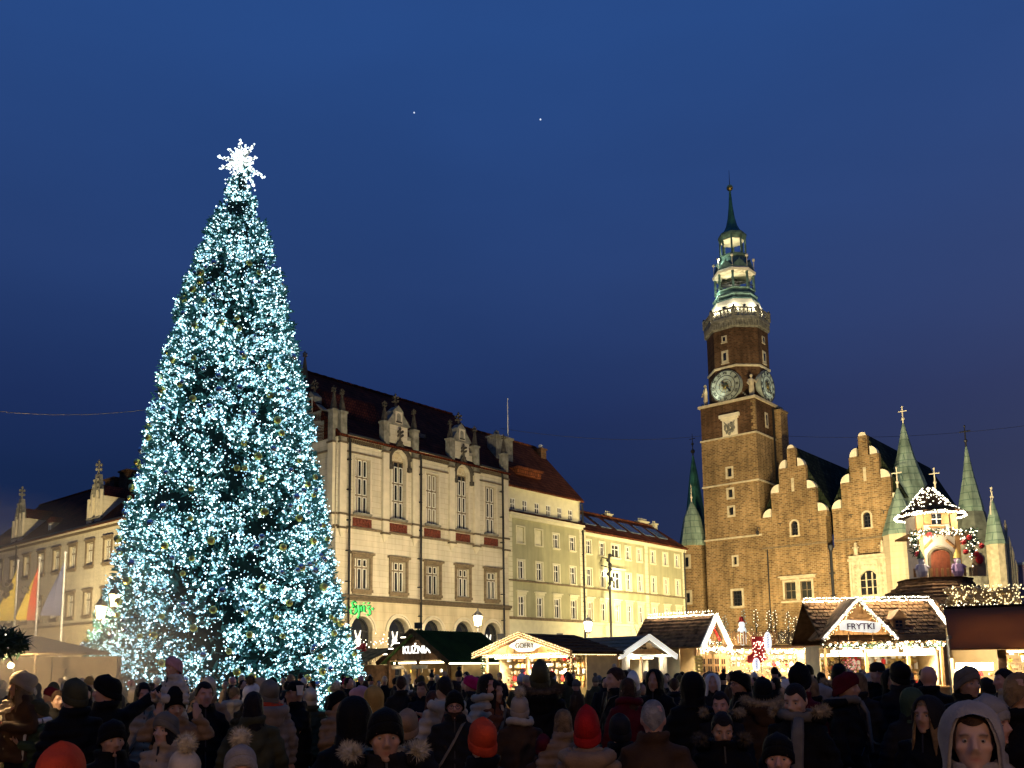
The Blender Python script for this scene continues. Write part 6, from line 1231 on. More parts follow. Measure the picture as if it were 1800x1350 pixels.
# added lanterns behind the camera, warm fill light for the crowd
for x, y, e, lab in ((3.4, -4.5, 420, 'added fill lantern behind the camera on the right'), (-5.5, -3.5, 270, 'added fill lantern behind the camera on the left')):
    t = thing('street_lamp', lab, 'street lamp', (x, y, 0), 0, 'lanterns in the square'); q = MB(); q.lathe([(.16, 0), (.14, .6), (.07, .9), (.055, 4.0)], 8); q.build('post', M['iron'], t); lantern(t, 0, 0, 4.1, 1.1) if 'lantern' in globals() else None; lamp('POINT', (0, .5, 4.2), e, (1, .58, .27), t, .25)
# ================================================================ people
FAB = {}
def fab(name, c, rough=.75, knit=0.):
    if name not in FAB: FAB[name] = mat(name+'_cloth', c, rough, var=.22, scale=7, bump=.35 if knit else .15, bscale=90 if knit else 40, spec=.08 if rough > .6 else .16)
    return FAB[name]
for n_, c_, r_ in (('black', (.006, .0055, .005), .65), ('charcoal', (.016, .014, .013), .7), ('navy', (.007, .009, .016), .7), ('brown', (.06, .032, .016), .7), ('tan', (.26, .16, .085), .6), ('beige', (.38, .28, .18), .65), ('cream', (.50, .40, .27), .8), ('olive', (.06, .055, .025), .7), ('grey', (.15, .13, .10), .85), ('palegrey', (.30, .265, .225), .8), ('red', (.36, .014, .012), .8), ('dark_red', (.09, .008, .012), .8), ('mustard', (.42, .24, .06), .85), ('magenta', (.45, .015, .10), .8), ('pink', (.50, .27, .27), .85), ('orange_red', (.5, .055, .02), .85), ('rust', (.16, .06, .03), .8), ('white', (.66, .62, .55), .8), ('taupe', (.23, .17, .12), .6), ('green', (.04, .06, .03), .7), ('camo', (.45, .40, .32), .8)):
    fab(n_, c_, r_, 1)
HAIRC = {k: mat(k+'_hair', c, .65, var=.45, scale=14, bump=.6, bscale=70, spec=.15) for k, c in (('dark', (.012, .008, .006)), ('brown', (.045, .022, .01)), ('fair', (.20, .12, .05)), ('grey', (.22, .2, .17)), ('auburn', (.09, .03, .012)))}
def skinmat(nm, base):
    m = bpy.data.materials.new(nm); m.use_nodes = True; t = m.node_tree; b = t.nodes['Principled BSDF']; b.inputs['Roughness'].default_value = .5; b.inputs['Subsurface Weight'].default_value = .08; b.inputs['Subsurface Radius'].default_value = (.02, .008, .004)
    a = t.nodes.new('ShaderNodeAttribute'); a.attribute_name = 'tint'; mm = t.nodes.new('ShaderNodeMixRGB'); mm.blend_type = 'MULTIPLY'; mm.inputs[0].default_value = 1; mm.inputs[1].default_value = (*base, 1); t.links.new(a.outputs['Color'], mm.inputs[2]); t.links.new(mm.outputs[0], b.inputs['Base Color']); return m
SKIN = [skinmat('light_skin', (.50, .30, .20)), skinmat('rosy_skin', (.52, .27, .18)), skinmat('tanned_skin', (.40, .22, .13))]
SHOE = mat('dark_shoe_leather', (.015, .012, .01), .5); TROU = fab('trouser_black', (.012, .012, .014)); FUR = mat('tan_fur', (.34, .25, .14), .9, var=.5, scale=25); FURD = mat('dark_fur', (.10, .07, .04), .9, var=.5, scale=25); FURP = mat('pale_fur', (.5, .42, .28), .9, var=.4, scale=25)
EYE = [mat('eye_white', (.30, .25, .21), .3), mat('eye_iris', (.015, .01, .008), .2)]
def remesh(mb, name, vox, it=3):
    me = mb.mesh(name+'_src'); o = bpy.data.objects.new(name+'_src', me); C.objects.link(o)
    r = o.modifiers.new('r', 'REMESH'); r.mode = 'VOXEL'; r.voxel_size = vox; r.use_smooth_shade = True
    s = o.modifiers.new('s', 'SMOOTH'); s.iterations = it; s.factor = .5
    me2 = bpy.data.meshes.new_from_object(o.evaluated_get(bpy.context.evaluated_depsgraph_get())); me2.name = name; bpy.data.objects.remove(o); bpy.data.meshes.remove(me); return me2
def verts(me): a = np.empty(len(me.vertices)*3, np.float32); me.vertices.foreach_get('co', a); return a.reshape(-1, 3)
def setverts(me, a): me.vertices.foreach_set('co', a.astype(np.float32).ravel()); me.update()
HZ = 1.625                                                # eye level of a 1.75 m person
def head_parts(mb, X):
    o = len(mb.v)
    rings = [(-.120, -.052, .022, .026), (-.108, -.045, .042, .038), (-.088, -.030, .062, .053), (-.06, -.014, .080, .064), (-.03, -.003, .092, .071), (.01, .005, .099, .075), (.05, .008, .098, .075), (.085, .010, .083, .063), (.106, .011, .057, .045), (.119, .011, .02, .02)]
    vs = []; n = 20
    for z, yc, ry, rx in rings:
        for k in range(n):
            a = 2*math.pi*k/n; c, s = math.cos(a), math.sin(a); vs.append((rx*math.copysign(abs(c)**.88, c), yc+ry*math.copysign(abs(s)**.9, s), z))
    fs = [(i*n+k, i*n+(k+1) % n, (i+1)*n+(k+1) % n, (i+1)*n+k) for i in range(len(rings)-1) for k in range(n)]+[tuple(range(n-1, -1, -1)), tuple(range((len(rings)-1)*n, len(rings)*n))]
    mb.add(vs, fs)
    mb.tube([(0, -.090, .02), (0, -.107, -.010), (0, -.121, -.036)], [(.010, .012), (.013, .014), (.018, .013)], 8); mb.ball((.012, -.103, -.04), .012, 6, 4); mb.ball((-.012, -.103, -.04), .012, 6, 4)
    for s in (1, -1):
        mb.ball((s*.034, -.086, .026), .02, 8, 5, (1.4, .6, .42)); mb.ball((s*.046, -.066, -.025), .026, 8, 5, (1, .8, .9)); mb.ball((s*.078, .012, -.01), .03, 8, 5, (.3, .65, 1.05))
    mb.ball((0, -.088, -.068), .024, 8, 5, (1, .5, .28)); mb.ball((0, -.085, -.080), .021, 8, 5, (1, .5, .32)); mb.ball((0, -.083, -.108), .022, 8, 5, (1, .7, .7))
    mb.tube([(0, .018, -.05), (0, .03, -.13), (0, .02, -.2)], [.052, .054, .062], 12)
    for i in range(o, len(mb.v)): mb.v[i] = tuple(X @ Vector(mb.v[i]))
def face_finish(me, X):
    a = verts(me); Xi = np.array(X.inverted()); h = a @ Xi[:3, :3].T+Xi[:3, 3]; R3 = np.array(X)[:3, :3]; d = np.zeros_like(h)
    for s in (1, -1):
        q = np.exp(-(((h[:, 0]-s*.032)/.017)**2+((h[:, 2]-.002)/.012)**2))*(h[:, 1] < -.03); d[:, 1] += .009*q
    q = np.exp(-((h[:, 0]/.026)**2+((h[:, 2]+.074)/.0035)**2))*(h[:, 1] < -.04); d[:, 1] += .005*q
    setverts(me, a+d @ R3.T)
    col = np.ones((len(a), 4), np.float32); front = h[:, 1] < -.045
    lip = np.exp(-((h[:, 0]/.023)**2+((h[:, 2]+.074)/.010)**2))*front; col[:, 1] -= .42*lip; col[:, 2] -= .38*lip; col[:, 0] -= .12*lip
    br = np.zeros(len(a)); 
    for s in (1, -1): br = np.maximum(br, np.exp(-(((h[:, 0]-s*.034)/.020)**4+((h[:, 2]-.026+abs(h[:, 0]-s*.034)*.12)/.0055)**2))*front)
    col[:, :3] *= (1-.88*br)[:, None]
    ck = np.zeros(len(a))
    for s in (1, -1): ck = np.maximum(ck, np.exp(-(((h[:, 0]-s*.045)/.02)**2+((h[:, 2]+.03)/.02)**2))*front)
    col[:, 1] -= .10*ck; col[:, 2] -= .10*ck
    st = np.exp(-((h[:, 2]+.1)/.03)**2)*(h[:, 1] < 0); col[:, :3] *= (1-.12*st)[:, None]
    at_ = me.color_attributes.new('tint', 'FLOAT_COLOR', 'POINT'); at_.data.foreach_set('color', np.clip(col, 0, 1).ravel())
def hand(mb, w, d, side, curl=.5):
    """palm, four unequal bent fingers and a thumb from the side of the palm; w wrist, d the direction of the hand"""
    w, d = Vector(w), Vector(d).normalized(); up = Vector((side, 0, .2)); b = d.cross(up).normalized(); a = b.cross(d).normalized()
    mb.tube([w-d*.03, w+d*.02, w+d*.085], [(.026, .022), (.036, .02), (.04, .016)], 8)
    for k, L in enumerate((.068, .078, .073, .056)):
        p = w+d*.08+a*(.027-.018*k); m1 = p+d*L*.5+b*(.010*curl); m2 = p+d*L*(1-.25*curl)+b*(.05*curl); mb.tube([p-d*.02, p, m1, m2], [.009, .0095, .009, .0075], 6)
    p = w+d*.025+a*.03; mb.tube([p, p+a*.025+d*.03+b*.012, p+a*.028+d*.062+b*.03*curl], [.013, .011, .009], 6)
ARMS = dict(down=[((.265, .02, 1.13), (.285, -.07, .88), (0, -.2, -1))]*2, front=[((.27, .02, 1.15), (.085, -.25, 1.21), (-.5, -.5, .6))]*2, face=[((.26, -.10, 1.2), (.06, -.20, 1.44), (-.3, .05, 1))]*2, up=[((.30, -.12, 1.35), (.17, -.2, 1.53), (0, .2, 1))]*2,
            point=[((.36, -.22, 1.46), (.55, -.40, 1.60), (.8, -.55, .35)), ((.265, .02, 1.13), (.285, -.07, .88), (0, -.2, -1))], point_back=[((.265, .02, 1.13), (.285, -.07, .88), (0, -.2, -1)), ((.34, -.10, 1.49), (.60, -.16, 1.66), (.9, -.15, .45))], phone=[((.27, -.06, 1.2), (.12, -.28, 1.42), (-.35, -.1, .9)), ((.265, .0, 1.14), (.15, -.22, 1.15), (-.7, -.5, .2))])
def arm_pts(pose, k): s = 1 if k == 0 else -1; e, w, d = ARMS[pose][k]; f = lambda p: (p[0]*s, p[1], p[2]); return (s*.160, .012, 1.375), f(e), f(w), f(d), s
def head_x(yaw, pitch): return Matrix.Translation((0, -.015, HZ)) @ Matrix.Rotation(yaw, 4, 'Z') @ Matrix.Rotation(pitch, 4, 'X') @ Matrix.Scale(1.07, 4)
BODY, COAT = {}, {}
def body_mesh(pose, yaw=0., pitch=0., vox=.0095):
    key = (pose, round(yaw, 2), round(pitch, 2), vox)
    if key in BODY: return BODY[key]
    mb = MB(); X = head_x(yaw, pitch); head_parts(mb, X)
    mb.tube([(0, 0, .82), (0, 0, .95), (0, -.005, 1.12), (0, 0, 1.28), (0, .005, 1.40), (0, .012, 1.46), (0, .01, 1.53)], [(.16, .11), (.165, .115), (.145, .1), (.165, .11), (.16, .095), (.085, .07), (.055, .055)], 16)
    for k in (0, 1):
        sh, e, w, d, s = arm_pts(pose, k); mb.tube([(s*.09, .01, 1.385), sh, e, w], [.06, .062, .045, .030], 10); hand(mb, w, d, s)
        mb.tube([(s*.085, 0, .9), (s*.09, -.01, .5), (s*.095, .015, .1)], [.085, .06, .042], 10); mb.ball((s*.1, -.05, .04), .045, 8, 5, (.9, 2.2, .8))
    me = remesh(mb, 'person', vox, 4); face_finish(me, X); me.materials.append(SKIN[0]); BODY[key] = me; return me
def coat_mesh(pose, style, hem=.80, vox=.017, bulk=1.):
    key = (pose, style, hem, bulk)
    if key in COAT: return COAT[key]
    mb = MB(); b = bulk
    mb.tube([(0, 0, hem), (0, 0, hem+.05), (0, 0, 1.0), (0, 0, 1.15), (0, .005, 1.30), (0, .01, 1.40), (0, .012, 1.47), (0, .012, 1.515)], [(.235*b, .185*b), (.24*b, .19*b), (.225*b, .175*b), (.22*b, .165*b), (.215*b, .155*b), (.165*b, .125), (.115, .1), (.082, .082)], 20)
    for k in (0, 1):
        sh, e, w, d, s = arm_pts(pose, k); w2 = Vector(w)+Vector(d).normalized()*.0; mb.tube([(s*.07, .01, 1.385), sh, e, w2], [.085*b, .088*b, .072*b, .054*b], 12)
    mb.lathe([(.088, 1.46), (.118, 1.48), (.118, 1.535), (.095, 1.55), (.088, 1.5)], 16, (0, .012, 0), cap=False)
    for k in range(16):
        a = 2*math.pi*k/16; mb.ball((.103*math.cos(a), .012+.1*math.sin(a), 1.515), .022, 6, 4)
    me = remesh(mb, 'coat', vox, 3); a = verts(me); r0 = np.hypot(a[:, 0], a[:, 1])+1e-6; n = np.empty(len(a)*3, np.float32); me.vertices.foreach_get('normal', n); n = n.reshape(-1, 3)
    f = np.zeros(len(a))
    if style == 'puffer': f += .016*np.abs(np.sin(a[:, 2]*np.pi/.085+.4*np.sin(a[:, 0]*7)))**.6-.008
    for (kx, ky, kz, ph, am) in ((19, 7, 31, 0, .0045), (9, 23, 17, 1.3, .0055), (37, 29, 43, 2.1, .0032), (5, 11, 60, .7, .003 if style == 'wool' else .0045)): f += am*np.sin(kx*a[:, 0]+ky*a[:, 1]+kz*a[:, 2]+ph+2*np.sin(8*a[:, 0]-5*a[:, 2]))
    cu = np.exp(-((a[:, 0])/.006)**2)*(a[:, 1] < -.05); f -= .008*cu
    setverts(me, a+n*f[:, None]); me.materials.append(FAB['black']); COAT[key] = me; return me
# -- headgear, built round the head centre
HG = {}
def capgrid(rx, ry, zt, zmin, n=36, m=12, yc=.008, wob=0., inner=0., seed=0, flare=None):
    """shell round the head from its crown down to zmin(azimuth); azimuth 0 is the face"""
    rg = np.random.default_rng(seed); vs, fs = [], []; ph = rg.uniform(0, 6, 6)
    layers = (0, inner) if inner else (0,)
    for li, off in enumerate(layers):
        for k in range(n):
            az = 2*math.pi*k/n; zl = zmin(az if az <= math.pi else 2*math.pi-az)
            for j in range(m+1):
                t = j/m; z = zt-off-(zt-off-zl)*t**1.25
                q = min(1, max(0, z/(zt-off))) if z > 0 else 0; rr = math.sqrt(max(0, 1-q**2.4)); 
                if z < 0 and flare: rr = flare(az if az <= math.pi else 2*math.pi-az, z)
                w = 1+wob*(math.sin(3*az+ph[0]+9*z)+.7*math.sin(7*az+ph[1]-20*z)+.5*math.sin(13*az+ph[2]+33*z))
                vs.append(((rx-off)*rr*math.sin(az)*w, yc-(ry-off)*rr*math.cos(az)*w, z))
    s = m+1
    for li in range(len(layers)):
        o = li*n*s
        for k in range(n):
            for j in range(m):
                f = (o+k*s+j, o+((k+1) % n)*s+j, o+((k+1) % n)*s+j+1, o+k*s+j+1); fs.append(f[::-1] if li == 0 else f)
    if inner:
        for k in range(n): fs.append((k*s+m, ((k+1) % n)*s+m, n*s+((k+1) % n)*s+m, n*s+k*s+m))
    b = MB(); b.smooth = True; b.add(vs, fs); return b
def fuzz(b, pts, L, n, w=.004):
    for p in pts:
        for _ in range(n):
            d = Vector(rng.normal(0, 1, 3)).normalized(); q = Vector(p)+d*L*.15; s = d.cross(Vector(rng.normal(0, 1, 3))).normalized()*w; b.add([q-s, q+s, q+d*L*rng.uniform(.5, 1.1)], [(0, 1, 2)])
def gear(kind):
    if kind in HG: return HG[kind]
    out = []
    if kind in ('beanie', 'tall_beanie', 'slouch', 'beanie_low'):
        zt = {'beanie': .118, 'tall_beanie': .172, 'slouch': .135, 'beanie_low': .112}[kind]; low = .012 if kind == 'beanie_low' else 0
        b = MB(); b.smooth = True; n, m = 64, 20; vs, fs = [], []; rg = np.random.default_rng(len(kind)); ph = rg.uniform(0, 6, 4)
        prof = [(-.062, 1.02), (-.060, 1.10), (-.045, 1.13), (-.022, 1.13), (-.008, 1.12), (-.002, 1.075), (.0, 1.03)]; body = [(t*(zt+.0), 1.06*max(.02, 1-t**(3.4 if kind != 'tall_beanie' else 2.4))**.5) for t in np.linspace(.02, 1, m-6)]
        for j, (z, rr) in enumerate(prof+body):
            t = max(0, z)/zt
            for k in range(n):
                a = 2*math.pi*k/n; c_ = math.cos(a); w = 1+.028*(k % 2)*(1-t*.6)+.022*t*math.sin(3*a+ph[0]+6*t)+.016*math.sin(2*a+ph[1])*t
                lift = (.082-low)*(1 if c_ > 0 else .55)*c_*(1-t*.75); bag = (.045*t*(1-t)*4*max(0, -c_) if kind in ('slouch', 'tall_beanie') else 0)
                back = .018*t+(.03*t*t if kind in ('slouch', 'tall_beanie') else 0)
                vs.append((.0835*rr*w*math.sin(a), .012-.107*rr*w*c_+back+bag, z+lift+.018))
        R_ = len(prof)+len(body); fs = [(j*n+k, j*n+(k+1) % n, (j+1)*n+(k+1) % n, (j+1)*n+k) for j in range(R_-1) for k in range(n)]; fs.append(tuple(range((R_-1)*n, R_*n))); b.add(vs, fs)
        out.append(('hat', b.mesh('hat'), 'hat'))
    elif kind == 'pom_beanie':
        out += gear('beanie'); b = MB(); b.smooth = True; b.ball((0, .035, .185), .05, 10, 8)
        b.smooth = False; fuzz(b, [(0, .035, .185)]*1, .066, 1100, .0045); out.append(('pompom', b.mesh('pompom'), 'pom'))
    elif kind in ('short', 'crop', 'messy'):
        w = {'short': .018, 'crop': .006, 'messy': .04}[kind]; g_ = {'short': 1.09, 'crop': 1.035, 'messy': 1.16}[kind]
        zm = lambda az: .070-.010*math.cos(az*3) if az < .7 else (.076-(az-.7)/.5*.055 if az < 1.2 else (.021-(az-1.2)/.25*.035 if az < 1.45 else (-.014+(az-1.45)*.05 if az < 1.9 else .0085-(az-1.9)/1.24*.085)))
        b = capgrid(.078*g_, .1025*g_, .121*g_+.004, zm, 48, 14, wob=w, inner=.012, seed=len(kind)); out.append(('hair', b.mesh('hair'), 'hair'))
    elif kind in ('long', 'bob'):
        ln = -.40 if kind == 'long' else -.14
        zm = lambda az: .07 if az < .5 else (.07-(az-.5)/.35*(.07-ln*.75) if az < .85 else ln*(.75+.25*min(1, (az-.85)/.6)))
        fl = lambda az, z: (1.0+.35*min(1, -z/.25)*(1 if az < 2.2 else .7))*(.98 if az > .5 else 1)
        b = capgrid(.086, .112, .134, zm, 64, 20, wob=.02, inner=.014, seed=5, flare=fl); out.append(('hair', b.mesh('hair'), 'hair'))
    elif kind in ('hood', 'fur_hood', 'big_hood'):
        g_ = {'hood': 1.0, 'fur_hood': 1.06, 'big_hood': 1.13}[kind]
        wide = .28 if kind == 'big_hood' else 0.; zm = lambda az: .098+.01*math.cos(az*4) if az < .35+wide else (.098-(az-.35-wide)/.6*.27 if az < .95+wide else -.175)
        fl = lambda az, z: 1.0-.12*min(1, -z/.17)+(.1*max(0, -z-.1)/.07)
        b = capgrid(.108*g_, .128*g_, .143*g_, zm, 64, 20, yc=.016, wob=.026, inner=.018, seed=3, flare=fl); out.append(('hood', b.mesh('hood'), 'coat'))
        if kind == 'fur_hood':
            f = MB(); P = []
            for k in range(44):
                az = -.98+1.96*k/43; z = zm(abs(az)); q = max(0, z/.159); rr = math.sqrt(max(0, 1-q**2.4)) if z > 0 else fl(abs(az), z); P.append((.114*rr*math.sin(az), .012-.14*rr*math.cos(az), z))
            f.tube(P, .02, 7); fuzz(f, P, .042, 70, .0032); out.append(('fur_trim', f.mesh('fur_trim'), 'fur'))
    elif kind == 'cap':
        b = MB(); b.smooth = True; b.lathe([(.088, .03), (.09, .07), (.075, .115), (.04, .138), (.005, .142)], 24, (0, .008, 0), ell=(.92, 1.16)); b.smooth = False; b.hull([(-.06, -.10, .035), (.06, -.10, .035), (.045, -.165, .02), (-.045, -.165, .02)], [(-.06, -.10, .043), (.06, -.10, .043), (.045, -.165, .027), (-.045, -.165, .027)]); out.append(('hat', b.mesh('hat'), 'hat'))
    HG[kind] = out; return out
def hood_down(fur):
    k = ('hd', fur)
    if k in HG: return HG[k]
    b = MB(); b.tube([(-.13, -.05, 1.50), (-.17, .05, 1.475), (-.11, .15, 1.455), (0, .185, 1.445), (.11, .15, 1.455), (.17, .05, 1.475), (.13, -.05, 1.50)], [.035, .055, .065, .07, .065, .055, .035], 10); b.ball((0, .15, 1.38), .12, 10, 7, (1.1, .55, .95))
    me = remesh(b, 'hood', .018, 3); out = [('hood', me, 'coat')]
    if fur:
        f = MB(); P = []
        for q in np.linspace(0, 1, 46):
            a = math.radians(-215+250*q); P.append((.20*math.cos(a), .055-.14*math.sin(a) if False else .05+.155*math.sin(-a), 1.525+.02*math.cos(a*2)))
        f.tube(P, .032, 8); fuzz(f, P, .062, 110, .0034); out.append(('fur_trim', f.mesh('fur_trim'), 'fur'))
    HG[k] = out; return out
def misc(kind):
    if kind in HG: return HG[kind]
    b = MB(); b.smooth = True
    if kind == 'scarf':
        pts = [(.115*math.cos(a), .012+.115*math.sin(a), 1.505+.012*math.sin(2*a)) for a in np.linspace(0, 2*math.pi, 17)]; b.tube(pts, [.042+.006*math.sin(3*i) for i in range(17)], 9, False); b.tube([(.06, -.12, 1.49), (.07, -.18, 1.38), (.06, -.2, 1.15), (.065, -.205, 1.0)], [(.04, .03), (.05, .022), (.05, .018), (.05, .018)], 8); m = b.mesh('scarf')
    elif kind == 'glasses':
        for s in (1, -1):
            b.tube([(s*.033+.024*math.cos(a), -.108, .0+.019*math.sin(a)) for a in np.linspace(0, 2*math.pi, 15)], .0028, 5, False); b.tube([(s*.057, -.106, .004), (s*.079, -.02, .006), (s*.08, .01, -.004)], .0024, 4)
        b.tube([(-.009, -.109, .004), (.009, -.109, .004)], .0025, 4); m = b.mesh('glasses')
    elif kind == 'eye':
        b.ball((0, 0, 0), .0118, 12, 8); b.mi = 1; b.ball((0, -.0062, 0), .0068, 8, 6); m = b.mesh('eye'); [m.materials.append(e) for e in EYE]
    elif kind == 'trousers':
        for s in (1, -1): b.tube([(s*.075, 0, .92), (s*.09, 0, .55), (s*.098, .015, .06)], [.10, .08, .065], 10)
        m = b.mesh('trousers'); m.materials.append(TROU)
    elif kind == 'shoe':
        b.tube([(0, .06, .05), (0, -.03, .055), (0, -.15, .04)], [(.045, .05), (.05, .055), (.04, .035)], 9); m = b.mesh('shoe'); m.materials.append(SHOE)
    elif kind == 'beard':
        b = capgrid(.074, .096, .12, lambda az: -.125, 30, 4); b = MB(); b.smooth = True
        V = [(.072*math.sin(a)*(1-.35*t), -.01-.092*math.cos(a)*(1-.15*t), -.052-.085*t*(.6+.4*math.cos(a))) for t in np.linspace(0, 1, 6) for a in np.linspace(-1.35, 1.35, 17)]; b.add(V, [(j*17+k, j*17+k+1, (j+1)*17+k+1, (j+1)*17+k) for j in range(5) for k in range(16)]); m = b.mesh('beard')
    elif kind == 'zip':
        b.smooth = False; b.hull([(-.006, -.196, .84), (.006, -.196, .84), (.006, -.185, .84), (-.006, -.185, .84)], [(-.006, -.115, 1.49), (.006, -.115, 1.49), (.006, -.10, 1.49), (-.006, -.10, 1.49)])
        for s in (-1, 1): b.tube([(s*.10, -.176, 1.06), (s*.15, -.155, .98)], .006, 4)
        m = b.mesh('zip')
    elif kind == 'buttons':
        for z in (.95, 1.08, 1.21, 1.34): b.ball((.02, -.178-.004*math.sin(z*9), z), .014, 7, 5, (1, .5, 1))
        m = b.mesh('button')
    elif kind == 'strap':
        b.smooth = False; P_ = [(.11, .0, 1.47), (.07, -.125, 1.42), (-.02, -.172, 1.25), (-.14, -.175, 1.05), (-.235, -.05, .92), (-.20, .13, .95), (-.05, .18, 1.15), (.08, .155, 1.36), (.11, .0, 1.47)]; b.tube(P_, [(.018, .006)]*len(P_), 6); b.tube([(-.27, -.07, .72), (-.275, -.05, .92)], [(.10, .05), (.09, .045)], 8); m = b.mesh('bag_strap')
    elif kind == 'backpack':
        b.smooth = False; q = MB(); q.tube([(0, .25, 1.0), (0, .28, 1.1), (0, .28, 1.3), (0, .23, 1.42)], [(.14, .09), (.155, .11), (.15, .1), (.09, .06)], 14); q.ball((0, .37, 1.12), .1, 8, 6, (1.1, .5, .9)); m = remesh(q, 'backpack', .018, 2)
    HG[kind] = m; return m
def omat(o, m): o.material_slots[0].link = 'OBJECT'; o.material_slots[0].material = m
def ensure(me, m=None):
    if not me.materials: me.materials.append(m or FAB['black'])
    return me
NPEOPLE = 0
def person(px, ytop, D, face=0., hat='beanie', hc='black', coat='plain', cc='black', pose='down', label='', hair=None, yaw=0., pitch=0., skin=None, hem=.8, bulk=1., extras=(), group='crowd at the Christmas market', eyes=None, fur=None, ground=None, size=None, tilt=0.):
    global NPEOPLE
    NPEOPLE += 1
    p = at(px, ytop, D); extra = {'beanie': .05, 'tall_beanie': .1, 'slouch': .07, 'pom_beanie': .14, 'hood': .04, 'fur_hood': .05, 'big_hood': .055}.get(hat, .015)
    sc = size or float(np.clip(p.z/(1.745+extra), .6, 1.16)); rz = math.atan2(-p.x, p.y)+math.radians(face); gz = ground if ground is not None else 0
    hp = '%s' % pose
    me = body_mesh(hp, yaw, pitch, .0095 if D < 7.5 else .013 if D < 14 else .02)
    b = link('person', me, None, (p.x, p.y, gz), (0, 0, rz), sc, label=label, category='person', group=group); omat(b, skin or SKIN[NPEOPLE % 3])
    c = link('coat', coat_mesh(pose, coat, hem, .017 if D < 14 else .024, bulk), b); omat(c, FAB[cc])
    link('trousers', misc('trousers'), b); 
    for s in (-1, 1): link('shoe', misc('shoe'), b, (s*.1, 0, 0))
    if D < 12:
        zp = link('zip', ensure(misc('zip'), M['iron']), b) if coat != 'wool' else link('button', ensure(misc('buttons'), M['brown']), b)
        if NPEOPLE % 4 == 1 and 'hood_down' not in extras and 'fur_down' not in extras: st = link('bag_strap', ensure(misc('strap'), M['brown']), b)
    X = head_x(yaw, pitch); loc, rot = X.to_translation(), X.to_euler(); HS = 1.07
    fm = {'tan': FUR, 'dark': FURD, 'pale': FURP}.get(fur, FUR)
    for g_ in ([gear(hat)] if hat else [])+([gear(hair[0])] if hair else []):
        for nm, m_, role in g_:
            o = link(nm, ensure(m_), b, loc, rot, HS); omat(o, {'hat': FAB.get(hc, FAB['black']), 'pom': FURP if fur != 'dark' else FURD, 'coat': FAB.get(hc if hat and 'hood' in hat else cc, FAB['black']), 'fur': fm, 'hair': HAIRC.get(hair[1] if hair else hc, HAIRC['dark'])}[role])
            if nm == 'hat' and role == 'hat' and tilt: o.rotation_euler.rotate_axis('Y', tilt)
    for e in extras:
        if e in ('hood_down', 'fur_down'):
            for nm, m_, role in hood_down(e == 'fur_down'): o = link(nm, ensure(m_), b); omat(o, FAB[cc] if role == 'coat' else fm)
        elif e.startswith('scarf'): o = link('scarf', ensure(misc('scarf')), b); omat(o, FAB[e.split(':')[1]])
        elif e == 'glasses': o = link('glasses', ensure(misc('glasses'), M['iron']), b, loc, rot, HS)
        elif e == 'beard': o = link('beard', ensure(misc('beard'), HAIRC['brown']), b, loc, rot, HS)
        elif e.startswith('pack'): o = link('backpack', ensure(misc('backpack')), b); omat(o, FAB[e.split(':')[1]])
    if eyes if eyes is not None else (D < 9 and abs(((face+180) % 360)-180) < 110):
        for s in (-1, 1): q = X @ Vector((s*.032, -.0765, .001)); link('eye', misc('eye'), b, q, rot)
    return b
# -------- people in the photograph one can tell apart: pixel of the crown, distance, facing (0 = to the camera, 90 = to the right, 180 = away)
WID = .205*1597
def dist(w): return WID/w
P = person
SPOTS = []
def put(px, y, w, face, hat, hc, coat, cc, label, **k):
    D = k.pop('D', None) or dist(w); SPOTS.append((px, D)); return P(px, y, D, face, hat, hc, coat, cc, label=label, **k)
# front row along the lower border
put(110, 1299, 95, 170, 'slouch', 'orange_red', 'wool', 'charcoal', 'person in a big red knitted hat at the lower left border')
put(197, 1268, 52, 20, 'beanie_low', 'black', 'plain', 'black', 'person with a dim face under a black hat, left of the child carrier', pitch=.12)
put(327, 1288, 70, 190, 'pom_beanie', 'cream', 'wool', 'tan', 'person seen from behind in a cream hat with a big fur pompom', extras=('hood_down',))
put(424, 1279, 70, 5, 'pom_beanie', 'palegrey', 'plain', 'taupe', 'person in a pale grey pompom hat and glasses at the lower border', extras=('glasses',), fur='tan', hair=('bob', 'brown'))
put(677, 1249, 70, 5, 'beanie_low', 'black', 'plain', 'charcoal', 'person in a black beanie with a pale curly fur collar, facing the camera', extras=('fur_down',), fur='pale', pitch=.08)
put(848, 1258, 58, 195, 'slouch', 'orange_red', 'plain', 'black', 'person from behind in a fuzzy orange red hat and black coat')
put(955, 1288, 40, 180, 'slouch', 'dark_red', 'wool', 'brown', 'child from behind in a dark red hat between two brown coats')
put(1031, 1238, 55, 175, 'tall_beanie', 'red', 'puffer', 'tan', 'person from behind in a tall bright red hat and tan puffer jacket', extras=('hood_down',))
put(1089, 1252, 47, 185, 'beanie', 'charcoal', 'plain', 'black', 'person from behind in a black hat with cream zigzag pattern')
put(1147, 1230, 54, 180, None, None, 'wool', 'brown', 'person with short grey hair from behind in a brown coat', hair=('crop', 'grey'), bulk=1.08)
put(1268, 1252, 50, 8, None, None, 'plain', 'black', 'person with dark hair looking down, in a black coat with fur hood', hair=('short', 'dark'), pitch=.35, extras=('fur_down',), fur='dark')
put(1398, 1201, 46, -22, None, None, 'plain', 'black', 'person with cropped dark hair and wide tan fur collar looking down', hair=('crop', 'dark'), pitch=.25, extras=('fur_down', 'scarf:grey'), fur='tan', bulk=1.05)
put(1366, 1292, 66, 0, 'beanie_low', 'black', 'plain', 'black', 'person in a black beanie with only the upper face above the lower border', pitch=.1)
put(1629, 1219, 52, -25, 'hood', 'charcoal', 'plain', 'black', 'person with long fair hair under a dark hood, looking left', hair=('long', 'fair'))
